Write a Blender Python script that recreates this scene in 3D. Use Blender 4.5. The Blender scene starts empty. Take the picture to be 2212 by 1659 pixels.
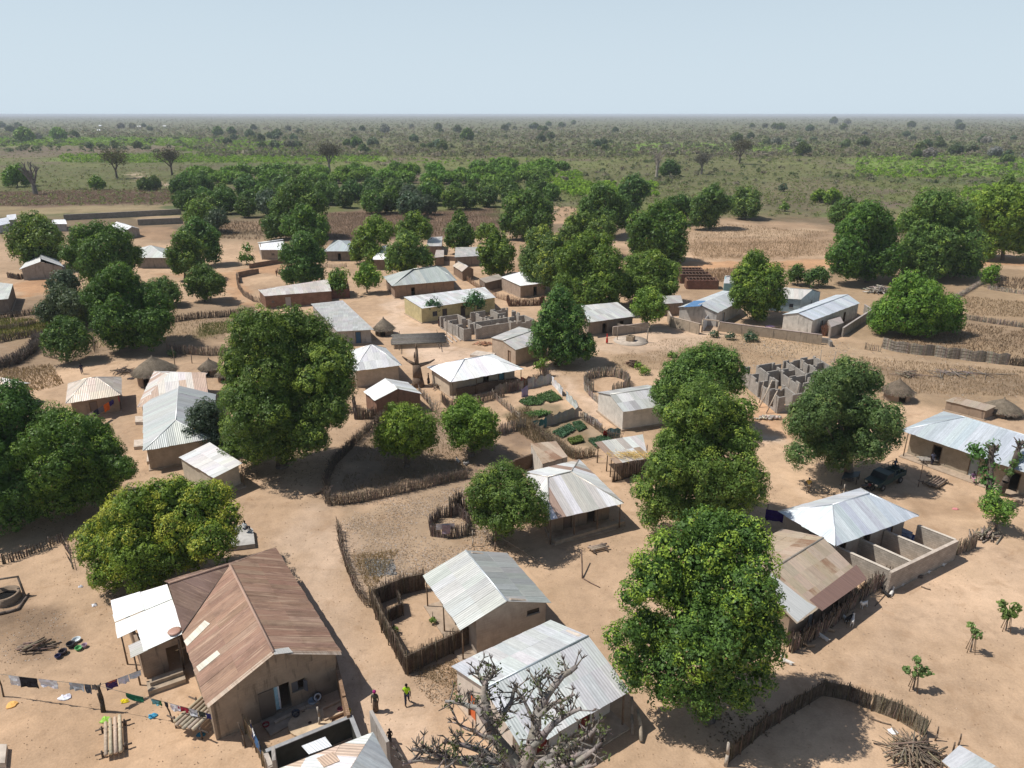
import bpy, math, random
import numpy as np
from mathutils import Vector, Matrix

# ------------------------------------------------------------------ camera, sky, sun, exposure
SC = bpy.context.scene
COL = SC.collection
F_PX, CAM_H, PW, PH = 1580.0, 36.0, 2212.0, 1659.0
PITCH = math.atan((PH/2-247.0)/F_PX)
cam_data = bpy.data.cameras.new("camera")
cam = bpy.data.objects.new("camera", cam_data); COL.objects.link(cam)
cam.location = (0, 0, CAM_H); cam.rotation_euler = (math.radians(90)-PITCH, 0, 0)
cam_data.sensor_fit = 'HORIZONTAL'; cam_data.sensor_width = 36
cam_data.lens = 36*F_PX/PW
cam_data.clip_start = 0.5; cam_data.clip_end = 60000
SC.camera = cam
SUN_EL, SUN_AZ = math.radians(58), math.radians(-85)      # azimuth clockwise from +Y: the sun stands on the left
world = bpy.data.worlds.new("World"); SC.world = world; world.use_nodes = True
wn = world.node_tree.nodes; wl = world.node_tree.links
sky = wn.new('ShaderNodeTexSky'); sky.sky_type = 'NISHITA'; sky.sun_disc = False
sky.sun_elevation = SUN_EL; sky.sun_rotation = SUN_AZ
sky.altitude = 0; sky.air_density = 1.0; sky.dust_density = 1.0; sky.ozone_density = 2.0
# dry season dust veil: the clear sky whitens towards the horizon
wg = wn.new('ShaderNodeNewGeometry'); wx = wn.new('ShaderNodeSeparateXYZ'); wl.new(wg.outputs['Incoming'], wx.inputs[0])
wr = wn.new('ShaderNodeMapRange'); wr.interpolation_type = 'SMOOTHSTEP'; wl.new(wx.outputs[2], wr.inputs['Value'])
for k_, v_ in (('From Min', -.65), ('From Max', 0.02), ('To Min', 0.0), ('To Max', .95)): wr.inputs[k_].default_value = v_
wm = wn.new('ShaderNodeMix'); wm.data_type = 'RGBA'; wl.new(wr.outputs[0], wm.inputs[0]); wl.new(sky.outputs[0], wm.inputs[6]); wm.inputs[7].default_value = (8.1, 9.6, 10.8, 1)
wl.new(wm.outputs[2], wn['Background'].inputs[0]); wn['Background'].inputs[1].default_value = 0.08
sun_d = bpy.data.lights.new("sun", 'SUN'); sun_d.energy = 4.9; sun_d.angle = math.radians(0.5); sun_d.color = (1.0, 0.955, 0.89)
sun = bpy.data.objects.new("sun", sun_d); COL.objects.link(sun)
_sd = Vector((math.sin(SUN_AZ)*math.cos(SUN_EL), math.cos(SUN_AZ)*math.cos(SUN_EL), math.sin(SUN_EL)))
sun.rotation_euler = _sd.to_track_quat('Z', 'Y').to_euler(); sun.location = (-60, 60, 90)
SC.view_settings.view_transform = 'Standard'; SC.view_settings.look = 'None'
SC.view_settings.exposure = 0.0; SC.view_settings.gamma = 1.0
SC.cycles.volume_bounces = 0; SC.cycles.max_bounces = 6; SC.cycles.transparent_max_bounces = 4

RND = random.Random(7)
NR = np.random.default_rng(11)
CP, SP = math.cos(PITCH), math.sin(PITCH)

def W(px, py, z=0.0):
    """survey point: where the sight line of a photo point meets height z"""
    x = (px-PW/2)/F_PX; y = (PH/2-py)/F_PX
    d = Vector((x, CP+y*SP, -SP+y*CP)); t = (z-CAM_H)/d.z
    return Vector((d.x*t, d.y*t, z))
def depth(p): return p[1]*CP-(p[2]-CAM_H)*SP
def at_depth(px, py, dep):
    x = (px-PW/2)/F_PX*dep; y = (PH/2-py)/F_PX*dep
    return Vector((x, CP*dep+y*SP, CAM_H-SP*dep+y*CP))
def z_above(base, py):
    """height of the point above ground point base that shows at photo row py"""
    y = (PH/2-py)/F_PX
    # (base.y*SP+(z-H)*CP) = y*(base.y*CP-(z-H)*SP)
    h = base[1]*(y*CP-SP)/(CP+y*SP)
    return CAM_H+h

# ------------------------------------------------------------------ objects
LOC = {}
def tag(o, label, cat, group=None, kind=None):
    if label: o['label'] = label
    if cat: o['category'] = cat
    if group: o['group'] = group
    if kind: o['kind'] = kind
    return o
def thing(name, label, cat, loc, group=None):
    o = bpy.data.objects.new(name, None); COL.objects.link(o); o.location = loc; o.empty_display_size = .3
    LOC[o.name] = Vector(loc)
    return tag(o, label, cat, group)
def wloc(o):
    v = Vector((0, 0, 0))
    while o is not None: v = v+Vector(o.location); o = o.parent
    return v
def mesh_object(name, verts, faces, mat, parent=None, cols=None, uvs=None, origin=None, smooth=False, sizes=None):
    """verts (n,3) world, faces list or (m,k) array, cols per face rgb(a), uvs per corner"""
    me = bpy.data.meshes.new(name)
    verts = np.asarray(verts, dtype=np.float32).reshape(-1, 3)
    off = np.array(wloc(parent) if parent is not None else (origin if origin is not None else (0, 0, 0)), dtype=np.float32)
    verts = verts-off
    if isinstance(faces, np.ndarray):
        m, k = faces.shape; idx = faces.reshape(-1).astype(np.int32)
        tot = np.full(m, k, dtype=np.int32)
    else:
        m = len(faces); tot = np.fromiter((len(f) for f in faces), dtype=np.int32, count=m)
        idx = np.fromiter((i for f in faces for i in f), dtype=np.int32, count=int(tot.sum()))
    start = np.zeros(m, dtype=np.int32); start[1:] = np.cumsum(tot)[:-1]
    me.vertices.add(len(verts)); me.vertices.foreach_set('co', verts.ravel())
    me.loops.add(len(idx)); me.loops.foreach_set('vertex_index', idx)
    me.polygons.add(m); me.polygons.foreach_set('loop_start', start); me.polygons.foreach_set('loop_total', tot)
    me.update(calc_edges=True)
    if cols is not None:
        c = np.asarray(cols, dtype=np.float32)
        if c.shape[1] == 3: c = np.hstack([c, np.zeros((len(c), 1), np.float32)])
        a = me.attributes.new('col', 'FLOAT_COLOR', 'CORNER')
        a.data.foreach_set('color', np.repeat(c, tot, axis=0).ravel())
    if uvs is not None:
        u = me.uv_layers.new(name='uv'); u.data.foreach_set('uv', np.asarray(uvs, dtype=np.float32).ravel())
    if smooth: me.polygons.foreach_set('use_smooth', np.ones(m, dtype=bool))
    if mat: me.materials.append(mat)
    o = bpy.data.objects.new(name, me); COL.objects.link(o)
    if parent is not None: o.parent = parent
    elif origin is not None: o.location = origin
    return o

class MB:
    """collects shapes for ONE mesh object"""
    def __init__(s, col=(.5, .5, .5)): s.v = []; s.f = []; s.c = []; s.u = []; s.col = col
    def poly(s, pts, col=None, uv=None):
        i = len(s.v); s.v += [tuple(p) for p in pts]; s.f.append(list(range(i, i+len(pts))))
        s.c.append(tuple(col or s.col)); s.u += uv if uv else [(p[0]+p[1], p[2]) for p in pts]
    def prism(s, ring, z0, z1, col=None):
        """vertical prism over a ground ring; z1 may be a list of heights"""
        n = len(ring); z1 = z1 if isinstance(z1, (list, tuple)) else [z1]*n
        b = [(p[0], p[1], z0) for p in ring]; t = [(p[0], p[1], z1[i]) for i, p in enumerate(ring)]
        d = 0
        for i in range(n):
            j = (i+1) % n; L = math.dist(b[i][:2], b[j][:2])
            s.poly([b[i], b[j], t[j], t[i]], col, [(d, z0), (d+L, z0), (d+L, z1[j]), (d, z1[i])]); d += L
        s.poly(t, col, [(p[0], p[1]) for p in t]); s.poly(b[::-1], col, [(p[0], p[1]) for p in b])
    def box(s, c, size, rz=0, col=None):
        cx, cy, cz = c; hx, hy, hz = size[0]/2, size[1]/2, size[2]/2; ca, sa = math.cos(rz), math.sin(rz)
        ring = [(cx+ca*x-sa*y, cy+sa*x+ca*y) for x, y in ((-hx, -hy), (hx, -hy), (hx, hy), (-hx, hy))]
        s.prism(ring, cz-hz, cz+hz, col)
    def bar(s, p, q, w, z0, z1, col=None):
        """upright slab of thickness w along p-q"""
        p = Vector((p[0], p[1])); q = Vector((q[0], q[1])); d = (q-p)
        if d.length < 1e-4: return
        n = Vector((-d.y, d.x)).normalized()*w/2
        s.prism([p+n, p-n, q-n, q+n], z0, z1, col)
    def tube(s, p, q, r0, r1=None, n=5, col=None, cap=True):
        p = Vector(p); q = Vector(q); r1 = r0 if r1 is None else r1; d = q-p
        if d.length < 1e-5: return
        a = d.orthogonal().normalized(); b = d.normalized().cross(a); i = len(s.v)
        for (c, r) in ((p, r0), (q, r1)):
            for k in range(n):
                t = 2*math.pi*k/n; s.v.append(tuple(c+a*(math.cos(t)*r)+b*(math.sin(t)*r)))
        L = d.length
        for k in range(n):
            s.f.append([i+k, i+(k+1) % n, i+n+(k+1) % n, i+n+k]); s.c.append(tuple(col or s.col))
            s.u += [(k/n, 0), ((k+1)/n, 0), ((k+1)/n, L), (k/n, L)]
        if cap:
            s.f.append([i+n+k for k in range(n)]); s.c.append(tuple(col or s.col)); s.u += [(0, 0)]*n
            s.f.append([i+k for k in range(n)][::-1]); s.c.append(tuple(col or s.col)); s.u += [(0, 0)]*n
    def path(s, pts, r0, r1, n=6, col=None):
        m = len(pts)-1
        for k in range(m): s.tube(pts[k], pts[k+1], r0+(r1-r0)*k/m, r0+(r1-r0)*(k+1)/m, n, col)
    def lathe(s, c, prof, n=16, col=None):
        i = len(s.v)
        for (r, z) in prof:
            for k in range(n):
                t = 2*math.pi*k/n; s.v.append((c[0]+math.cos(t)*r, c[1]+math.sin(t)*r, c[2]+z))
        for a in range(len(prof)-1):
            for k in range(n):
                s.f.append([i+a*n+k, i+a*n+(k+1) % n, i+(a+1)*n+(k+1) % n, i+(a+1)*n+k]); s.c.append(tuple(col or s.col))
                s.u += [(k/n*3, prof[a][1]), ((k+1)/n*3, prof[a][1]), ((k+1)/n*3, prof[a+1][1]), (k/n*3, prof[a+1][1])]
    def build(s, name, mat, parent=None, origin=None, smooth=False):
        return mesh_object(name, s.v, s.f, mat, parent, s.c, s.u, origin, smooth)

# ------------------------------------------------------------------ materials
def new_mat(name):
    m = bpy.data.materials.new(name); m.use_nodes = True
    nt = m.node_tree; return m, nt, nt.nodes['Principled BSDF']
def N(nt, t, **kw):
    n = nt.nodes.new(t)
    for k, v in kw.items():
        if k.startswith('i_'): n.inputs[k[2:].replace('_', ' ')].default_value = v
        else: setattr(n, k, v)
    return n
def math_(nt, op, a, b=None, clamp=False):
    n = nt.nodes.new('ShaderNodeMath'); n.operation = op; n.use_clamp = clamp
    for i, x in enumerate((a, b)):
        if x is None: continue
        if isinstance(x, (int, float)): n.inputs[i].default_value = x
        else: nt.links.new(x, n.inputs[i])
    return n.outputs[0]
def noise(nt, vec, scale, detail=4, rough=.55, dist=0):
    n = nt.nodes.new('ShaderNodeTexNoise'); n.inputs['Scale'].default_value = scale
    n.inputs['Detail'].default_value = detail; n.inputs['Roughness'].default_value = rough
    n.inputs['Distortion'].default_value = dist
    if vec is not None: nt.links.new(vec, n.inputs['Vector'])
    return n.outputs['Fac']
def ramp(nt, fac, lo, hi, a=0.0, b=1.0):
    n = nt.nodes.new('ShaderNodeMapRange'); n.inputs['From Min'].default_value = lo; n.inputs['From Max'].default_value = hi
    n.inputs['To Min'].default_value = a; n.inputs['To Max'].default_value = b
    nt.links.new(fac, n.inputs['Value']); return n.outputs[0]
def mixc(nt, fac, a, b, mode='MIX'):
    n = nt.nodes.new('ShaderNodeMix'); n.data_type = 'RGBA'; n.blend_type = mode
    for key, x in ((0, fac), (6, a), (7, b)):
        if isinstance(x, (int, float)): n.inputs[key].default_value = x
        elif isinstance(x, tuple): n.inputs[key].default_value = (*x[:3], 1)
        else: nt.links.new(x, n.inputs[key])
    return n.outputs[2]
def bump(nt, bsdf, h, strength=.3, dist=.05):
    n = nt.nodes.new('ShaderNodeBump'); n.inputs['Strength'].default_value = strength; n.inputs['Distance'].default_value = dist
    nt.links.new(h, n.inputs['Height']); nt.links.new(n.outputs[0], bsdf.inputs['Normal'])
def attr(nt, name='col'):
    n = nt.nodes.new('ShaderNodeAttribute'); n.attribute_name = name; return n
def scaled(nt, vec, sx, sy, sz=1):
    n = nt.nodes.new('ShaderNodeMapping'); n.inputs['Scale'].default_value = (sx, sy, sz); nt.links.new(vec, n.inputs['Vector']); return n.outputs[0]

def mat_plain(name, rough=.8, spec=.2, ns=3.0, amt=.25, metal=0, bs=.2, bd=.03):
    """colour from the mesh, mottled"""
    m, nt, b = new_mat(name); a = attr(nt); tc = N(nt, 'ShaderNodeTexCoord')
    n1 = noise(nt, tc.outputs['Object'], ns, 5); n2 = noise(nt, tc.outputs['Object'], ns*.23, 3)
    f = math_(nt, 'ADD', ramp(nt, n1, .25, .75, 1-amt, 1+amt), ramp(nt, n2, .3, .7, -amt*.6, amt*.6))
    c = mixc(nt, 1.0, a.outputs['Color'], f, 'MULTIPLY')
    nt.links.new(c, b.inputs['Base Color']); b.inputs['Roughness'].default_value = rough
    b.inputs['Specular IOR Level'].default_value = spec; b.inputs['Metallic'].default_value = metal
    bump(nt, b, n1, bs, bd); return m
def mat_roof(name, metal=.3, rough=.5, rustcol=(.2, .105, .06), pale=None):
    m, nt, b = new_mat(name); a = attr(nt); uv = N(nt, 'ShaderNodeUVMap'); u = uv.outputs[0]
    st = noise(nt, scaled(nt, u, 5, .45), 1.0, 4); sp = noise(nt, scaled(nt, u, .55, .4), 1.0, 6, .7); fine = noise(nt, scaled(nt, u, 9, 3), 1.0, 3)
    f = math_(nt, 'ADD', ramp(nt, st, .3, .7, .84, 1.12), ramp(nt, fine, .3, .7, -.07, .07))
    c = mixc(nt, 1.0, a.outputs['Color'], f, 'MULTIPLY')
    if pale:   # pale laps where the sheets overlap: thin broken lines running down the slope
        ln = noise(nt, scaled(nt, u, 4.2, .22), 1.0, 3, .7); c = mixc(nt, ramp(nt, ln, .54, .64, 0, .75), c, pale)
        l2 = noise(nt, scaled(nt, u, .9, .5), 1.0, 6, .7); c = mixc(nt, ramp(nt, l2, .5, .68, 0, .6), c, (.13, .075, .05))
    thr = math_(nt, 'SUBTRACT', .86, math_(nt, 'MULTIPLY', a.outputs['Alpha'], .62))
    mk = math_(nt, 'MULTIPLY', math_(nt, 'SUBTRACT', math_(nt, 'ADD', math_(nt, 'MULTIPLY', sp, .75), math_(nt, 'MULTIPLY', st, .35)), thr), 7.0, True)
    mk = math_(nt, 'MULTIPLY', mk, .85)
    c = mixc(nt, mk, c, rustcol); nt.links.new(c, b.inputs['Base Color'])
    nt.links.new(math_(nt, 'MULTIPLY', math_(nt, 'SUBTRACT', 1.0, mk), metal), b.inputs['Metallic'])
    nt.links.new(ramp(nt, mk, 0, 1, rough, .9), b.inputs['Roughness'])
    w = N(nt, 'ShaderNodeTexWave', wave_type='BANDS', bands_direction='X', wave_profile='SIN'); w.inputs['Scale'].default_value = 1.6
    nt.links.new(u, w.inputs['Vector'])
    h = math_(nt, 'ADD', w.outputs['Fac'], math_(nt, 'MULTIPLY', st, 1.0)); bump(nt, b, h, .35, .03); return m
def mat_block(name, bw=.42, bh=.2, mortar=.02, dark=.72, amt=.2):
    m, nt, b = new_mat(name); a = attr(nt); uv = N(nt, 'ShaderNodeUVMap'); tc = N(nt, 'ShaderNodeTexCoord')
    br = N(nt, 'ShaderNodeTexBrick'); br.inputs['Scale'].default_value = 1.0; br.inputs['Brick Width'].default_value = bw
    br.inputs['Row Height'].default_value = bh; br.inputs['Mortar Size'].default_value = mortar
    br.inputs['Color1'].default_value = (1, 1, 1, 1); br.inputs['Color2'].default_value = (.78, .78, .78, 1); br.inputs['Mortar'].default_value = (dark, dark, dark, 1)
    nt.links.new(uv.outputs[0], br.inputs['Vector'])
    c = mixc(nt, 1.0, a.outputs['Color'], br.outputs['Color'], 'MULTIPLY')
    n1 = noise(nt, tc.outputs['Object'], 1.1, 5); c = mixc(nt, 1.0, c, ramp(nt, n1, .25, .75, 1-amt, 1+amt), 'MULTIPLY')
    nt.links.new(c, b.inputs['Base Color']); b.inputs['Roughness'].default_value = .9; b.inputs['Specular IOR Level'].default_value = .1
    bump(nt, b, math_(nt, 'ADD', math_(nt, 'MULTIPLY', br.outputs['Fac'], -1.0), n1), .4, .02); return m
def mat_plaster(name, stain=.5):
    """mud or cement plaster with dark run-off stains under the eaves and soil splash; shape follows noise along the wall"""
    m, nt, b = new_mat(name); a = attr(nt); uv = N(nt, 'ShaderNodeUVMap'); tc = N(nt, 'ShaderNodeTexCoord')
    n1 = noise(nt, tc.outputs['Object'], 1.3, 6, .6); n2 = noise(nt, scaled(nt, uv.outputs[0], 1.9, .28), 1.0, 4, .6)
    c = mixc(nt, 1.0, a.outputs['Color'], ramp(nt, n1, .25, .75, .78, 1.2), 'MULTIPLY')
    br = N(nt, 'ShaderNodeTexBrick'); br.inputs['Scale'].default_value = 1.0; br.inputs['Brick Width'].default_value = .44; br.inputs['Row Height'].default_value = .21; br.inputs['Mortar Size'].default_value = .018; br.inputs['Color1'].default_value = (1, 1, 1, 1); br.inputs['Color2'].default_value = (.9, .9, .9, 1); br.inputs['Mortar'].default_value = (.8, .8, .8, 1); nt.links.new(uv.outputs[0], br.inputs['Vector'])
    n4 = noise(nt, tc.outputs['Object'], .6, 4); c = mixc(nt, ramp(nt, n4, .45, .6, 0, .8), c, mixc(nt, 1.0, c, br.outputs['Color'], 'MULTIPLY'))
    c = mixc(nt, ramp(nt, n2, .55, .68, 0, stain), c, (.05, .042, .035)); nt.links.new(c, b.inputs['Base Color'])
    b.inputs['Roughness'].default_value = .9; b.inputs['Specular IOR Level'].default_value = .1; bump(nt, b, n1, .3, .03); return m
def mat_leaf(name, trans=.16, rough=.5, glow=(1.5, 1.7, .6)):
    m, nt, b = new_mat(name); a = attr(nt); nt.links.new(a.outputs['Color'], b.inputs['Base Color'])
    b.inputs['Roughness'].default_value = rough; b.inputs['Specular IOR Level'].default_value = .22
    t = N(nt, 'ShaderNodeBsdfTranslucent'); g = mixc(nt, 1.0, a.outputs['Color'], glow, 'MULTIPLY'); nt.links.new(g, t.inputs['Color'])
    mx = N(nt, 'ShaderNodeMixShader'); mx.inputs[0].default_value = trans
    nt.links.new(b.outputs[0], mx.inputs[1]); nt.links.new(t.outputs[0], mx.inputs[2])
    nt.links.new(mx.outputs[0], nt.nodes['Material Output'].inputs['Surface']); return m
def mat_ground():
    m, nt, b = new_mat('soil'); a = attr(nt); tc = N(nt, 'ShaderNodeTexCoord'); o = tc.outputs['Object']
    n1 = noise(nt, o, .09, 6, .6, .4); n2 = noise(nt, o, .8, 6, .65); n3 = noise(nt, o, 7, 3, .6)
    f = math_(nt, 'ADD', ramp(nt, n1, .3, .7, .78, 1.14), math_(nt, 'ADD', ramp(nt, n2, .3, .7, -.14, .10), ramp(nt, n3, .25, .75, -.10, .10)))
    c = mixc(nt, 1.0, a.outputs['Color'], f, 'MULTIPLY')
    sm = noise(nt, o, .33, 5, .7, .8); c = mixc(nt, ramp(nt, sm, .54, .7, 0, .5), c, (.30, .19, .11))
    sm2 = noise(nt, o, .21, 6, .7, 1.2); c = mixc(nt, ramp(nt, sm2, .56, .7, 0, .32), c, (.16, .11, .075))
    nt.links.new(c, b.inputs['Base Color']); b.inputs['Roughness'].default_value = .95; b.inputs['Specular IOR Level'].default_value = .05
    bump(nt, b, math_(nt, 'ADD', n2, math_(nt, 'MULTIPLY', n3, .4)), .5, .12); return m

HAZE_D = 1.2e-4
M_ROOF = mat_roof('zinc_sheet'); M_ROOFB = mat_roof('bright_zinc_sheet', .25, .42); M_RUST = mat_roof('rusted_sheet', .05, .8, (.13, .07, .045), (.46, .32, .225)); M_WHITE = mat_roof('glare_zinc_sheet', .0, .4)  # M_WHITE: non-metal sheet for roofs with sun glare in their colour
M_BLOCK = mat_block('cement_block'); M_PLAST = mat_plaster('mud_plaster', .6); M_CLEAN = mat_plaster('clean_plaster', .15)
M_MUD = mat_block('mud_brick', .38, .17, .02, .6, .25)
M_WOOD = mat_plain('weathered_wood', .9, .1, 6, .3); M_STRAW = mat_plain('thatch', .95, .05, 9, .4, 0, .6, .06)
M_PAINT = mat_plain('painted_surface', .5, .4, 2, .1); M_CLOTH = mat_plain('cloth', .95, .05, 5, .15, 0, .3, .02)
M_CONC = mat_plain('concrete', .9, .15, 2.2, .22); M_DARK = mat_plain('dark_opening', .95, .02, 2, .1); M_METAL = mat_plain('dull_metal', .45, .5, 4, .15, .6)
M_BARK = mat_plain('bark', .95, .08, 5, .35, 0, .7, .08); M_LEAF = mat_leaf('leaves'); M_SCRUB = mat_leaf('scrub_leaves', .38, .8, (1.12, 1.1, .85))
M_SOIL = mat_ground(); M_STONE = mat_plain('stone', .95, .1, 4, .3); M_SKIN = mat_plain('skin', .6, .3, 8, .06)

def jit(c, a=.12, r=RND):
    k = 1+r.uniform(-a, a); return tuple(max(0, x*k*(1+r.uniform(-a*.3, a*.3))) for x in c)

# ------------------------------------------------------------------ ground
def vnoise(x, y, scale, seed):
    g = np.random.default_rng(seed).random((257, 257))
    fx = np.abs(x)/scale+seed*7.3+(x < 0)*100; fy = np.abs(y)/scale+seed*3.1
    ix = np.floor(fx).astype(int); iy = np.floor(fy).astype(int); tx = fx-ix; ty = fy-iy
    tx = tx*tx*(3-2*tx); ty = ty*ty*(3-2*ty)
    ix %= 256; iy %= 256
    return (g[ix, iy]*(1-tx)+g[ix+1, iy]*tx)*(1-ty)+(g[ix, iy+1]*(1-tx)+g[ix+1, iy+1]*tx)*ty
def inside(x, y, poly):
    r = np.zeros(x.shape, bool); n = len(poly); j = n-1
    for i in range(n):
        xi, yi = poly[i]; xj, yj = poly[j]
        with np.errstate(divide='ignore', invalid='ignore'):
            r ^= ((yi > y) != (yj > y)) & (x < (xj-xi)*(y-yi)/(yj-yi+1e-12)+xi)
        j = i
    return r
def mask(x, y, poly, soft=1.5):
    """soft-edged ground patch, edges frayed by noise"""
    px = [p[0] for p in poly]; py = [p[1] for p in poly]; out = np.zeros(x.shape, np.float32)
    s = soft*6+4; sel = (x > min(px)-s) & (x < max(px)+s) & (y > min(py)-s) & (y < max(py)+s)
    if not sel.any(): return out
    xs = x[sel]; ys = y[sel]
    nx = (vnoise(xs, ys, soft*4, 3)-.5)*soft*5+(vnoise(xs, ys, soft*1.3, 8)-.5)*soft*2; ny = (vnoise(xs, ys, soft*4, 4)-.5)*soft*5+(vnoise(xs, ys, soft*1.3, 9)-.5)*soft*2
    acc = 0
    for (dx, dy) in ((0, 0), (1, 0), (-1, 0), (0, 1), (0, -1), (.7, .7), (-.7, .7), (.7, -.7), (-.7, -.7)):
        acc = acc+inside(xs+nx+dx*soft, ys+ny+dy*soft, poly)
    out[sel] = acc/9.0; return out
def PP(*pts): return [tuple(W(*p)[:2]) for p in pts]

def axis(lo, fine0, fine1, step, hi, k):
    a = list(np.arange(fine0, fine1+step*.5, step)); s = step; v = fine1
    while v < hi: s *= k; v += s; a.append(v)
    s = step; v = fine0; b = []
    while v > lo: s *= k; v -= s; b.append(v)
    return np.array(b[::-1]+a)
def blend(c, m, new, k=1.0):
    m = (m*k)[:, None]; return c*(1-m)+np.array(new, np.float32)*m
ZONES = []
def ground():
    xs = axis(-26000, -150, 150, .7, 26000, 1.05); ys = axis(-300, 24, 240, .7, 26000, 1.03)
    X, Y = np.meshgrid(xs, ys); x = X.ravel(); y = Y.ravel(); n = len(x)
    c = np.tile(np.array((.48, .335, .22), np.float32), (n, 1))
    # open bush beyond the village: dry grass and low green growth
    c = blend(c, np.clip((y-205)/45+(vnoise(x, y, 18, 5)-.5)*1.2, 0, 1), (.19, .145, .095))
    g = np.clip((y-270)/30, 0, 1); c = blend(c, g, (.145, .16, .062))
    v = vnoise(x, y, 45, 6)*.6+vnoise(x, y, 11, 7)*.4; c = blend(c, g*np.clip((v-.5)*4, 0, 1), (.16, .13, .095))
    v = vnoise(x, y, 160, 12)*.6+vnoise(x, y, 40, 13)*.4; c = blend(c, g*np.clip((v-.55)*5, 0, 1)*.8, (.075, .10, .045))
    far = np.clip((y-700)/500, 0, 1); c = blend(c, far, (.145, .15, .085), .85)
    for (poly, colr, soft, k) in ZONES: c = blend(c, mask(x, y, poly, soft), colr, k)
    k = 1+(vnoise(x, y, 26, 21)-.5)*.22+(vnoise(x, y, 5, 22)-.5)*.14; c = c*k[:, None]
    nx, ny = len(xs), len(ys); i = np.arange(nx*ny).reshape(ny, nx)
    f = np.stack([i[:-1, :-1], i[:-1, 1:], i[1:, 1:], i[1:, :-1]], -1).reshape(-1, 4)
    me_o = mesh_object('ground', np.stack([x, y, np.zeros(n)], 1), f, M_SOIL)
    a = me_o.data.attributes.new('col', 'FLOAT_COLOR', 'POINT'); a.data.foreach_set('color', np.hstack([c, np.ones((n, 1))]).astype(np.float32).ravel())
    tag(me_o, 'sandy village ground running out to dry bush', None, None, 'structure')
# ------------------------------------------------------------------ soils and ground cover patches
SAND = (.48, .32, .20); RED = (.44, .24, .125); STRAWC = (.33, .235, .148); DRY = (.255, .185, .125); OLIVE = (.125, .125, .06)
Z = lambda pts, c, soft=1.5, k=1.0: ZONES.append((PP(*pts), c, soft, k))
Z([(-200, 640), (200, 640), (540, 660), (545, 690), (480, 765), (180, 790), (60, 830), (-300, 830)], DRY, 2.0, .85)
Z([(0, 690), (220, 672), (520, 690), (510, 735), (380, 745), (200, 735), (0, 770)], STRAWC, 2, .7)
Z([(0, 700), (120, 690), (130, 720), (0, 735)], (.2, .17, .06), 1, .7); Z([(430, 700), (540, 690), (530, 715), (430, 728)], (.17, .15, .07), 1, .6)
Z([(1690, 590), (2300, 575), (2500, 900), (1960, 880), (1880, 800), (1800, 690), (1700, 640)], STRAWC, 2.5, .95)
Z([(2080, 690), (2300, 690), (2400, 780), (2000, 740)], DRY, 2.5, .6); Z([(2050, 600), (2300, 640), (2300, 680), (2080, 670)], (.36, .26, .165), 2.5, .8)
Z([(1900, 640), (2040, 610), (2090, 640), (2000, 680)], (.34, .24, .15), 2, .8)
Z([(1330, 770), (1430, 735), (1600, 720), (1840, 745), (1960, 800), (2080, 830), (2090, 880), (1940, 870), (1620, 870), (1560, 800), (1300, 800)], STRAWC, 1.5, .8)
Z([(1840, 770), (2300, 800), (2300, 870), (2000, 850)], DRY, 1.8, .6)
Z([(1560, 745), (1850, 775), (2000, 800), (2300, 815), (2300, 790), (1950, 765), (1800, 745)], (.40, .29, .19), 1.2, .8)
Z([(740, 1000), (830, 910), (1000, 870), (1075, 950), (1130, 1000), (1010, 1045), (720, 1090)], (.27, .20, .14), 1.0, .8)
Z([(735, 1095), (1005, 1050), (1070, 1180), (930, 1255), (805, 1300), (748, 1200)], (.37, .272, .185), .9, .9)
Z([(900, 960), (1010, 960), (1130, 950), (1150, 1000), (1010, 1040), (820, 1050)], (.27, .19, .13), 1, .7)
Z([(1070, 930), (1160, 925), (1280, 980), (1200, 990), (1140, 985)], (.23, .16, .11), .8, .9)
Z([(1080, 900), (1170, 860), (1255, 890), (1330, 940), (1270, 985), (1200, 945), (1150, 925)], (.22, .17, .105), .7, .9)
Z([(760, 1200), (860, 1200), (870, 1240), (790, 1250)], (.40, .31, .2), .8, .5)
Z([(785, 1205), (850, 1205), (860, 1245), (800, 1250)], (.13, .125, .125), .5, .9)
Z([(-20, 1310), (60, 1310), (140, 1350), (110, 1410), (20, 1430), (-40, 1400)], (.2, .14, .095), .8, .75)
Z([(880, 1455), (990, 1430), (1000, 1520), (940, 1530)], (.29, .2, .13), .7, .7)
Z([(2090, 1070), (2230, 1080), (2230, 1120), (2100, 1110)], RED, 1.2, .6); Z([(1950, 1075), (2090, 1070), (2100, 1110), (2010, 1120)], (.30, .2, .125), 1, .7)
Z([(1600, 870), (1700, 870), (1690, 960), (1640, 930)], RED, .8, .5); Z([(1600, 930), (1640, 915), (1670, 940), (1640, 960)], (.42, .36, .3), .6, .6)
for q in ([(-200, 297), (560, 295), (610, 309), (300, 318), (-200, 320)], [(390, 306), (640, 306), (630, 326), (400, 327)], [(130, 335), (600, 333), (620, 352), (150, 353)], [(570, 328), (810, 330), (800, 348), (580, 350)], [(1850, 332), (2330, 340), (2330, 384), (1860, 372)], [(1270, 310), (1750, 308), (1740, 328), (1290, 330)]): Z(q, (.16, .25, .045), 7, .85)
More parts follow.
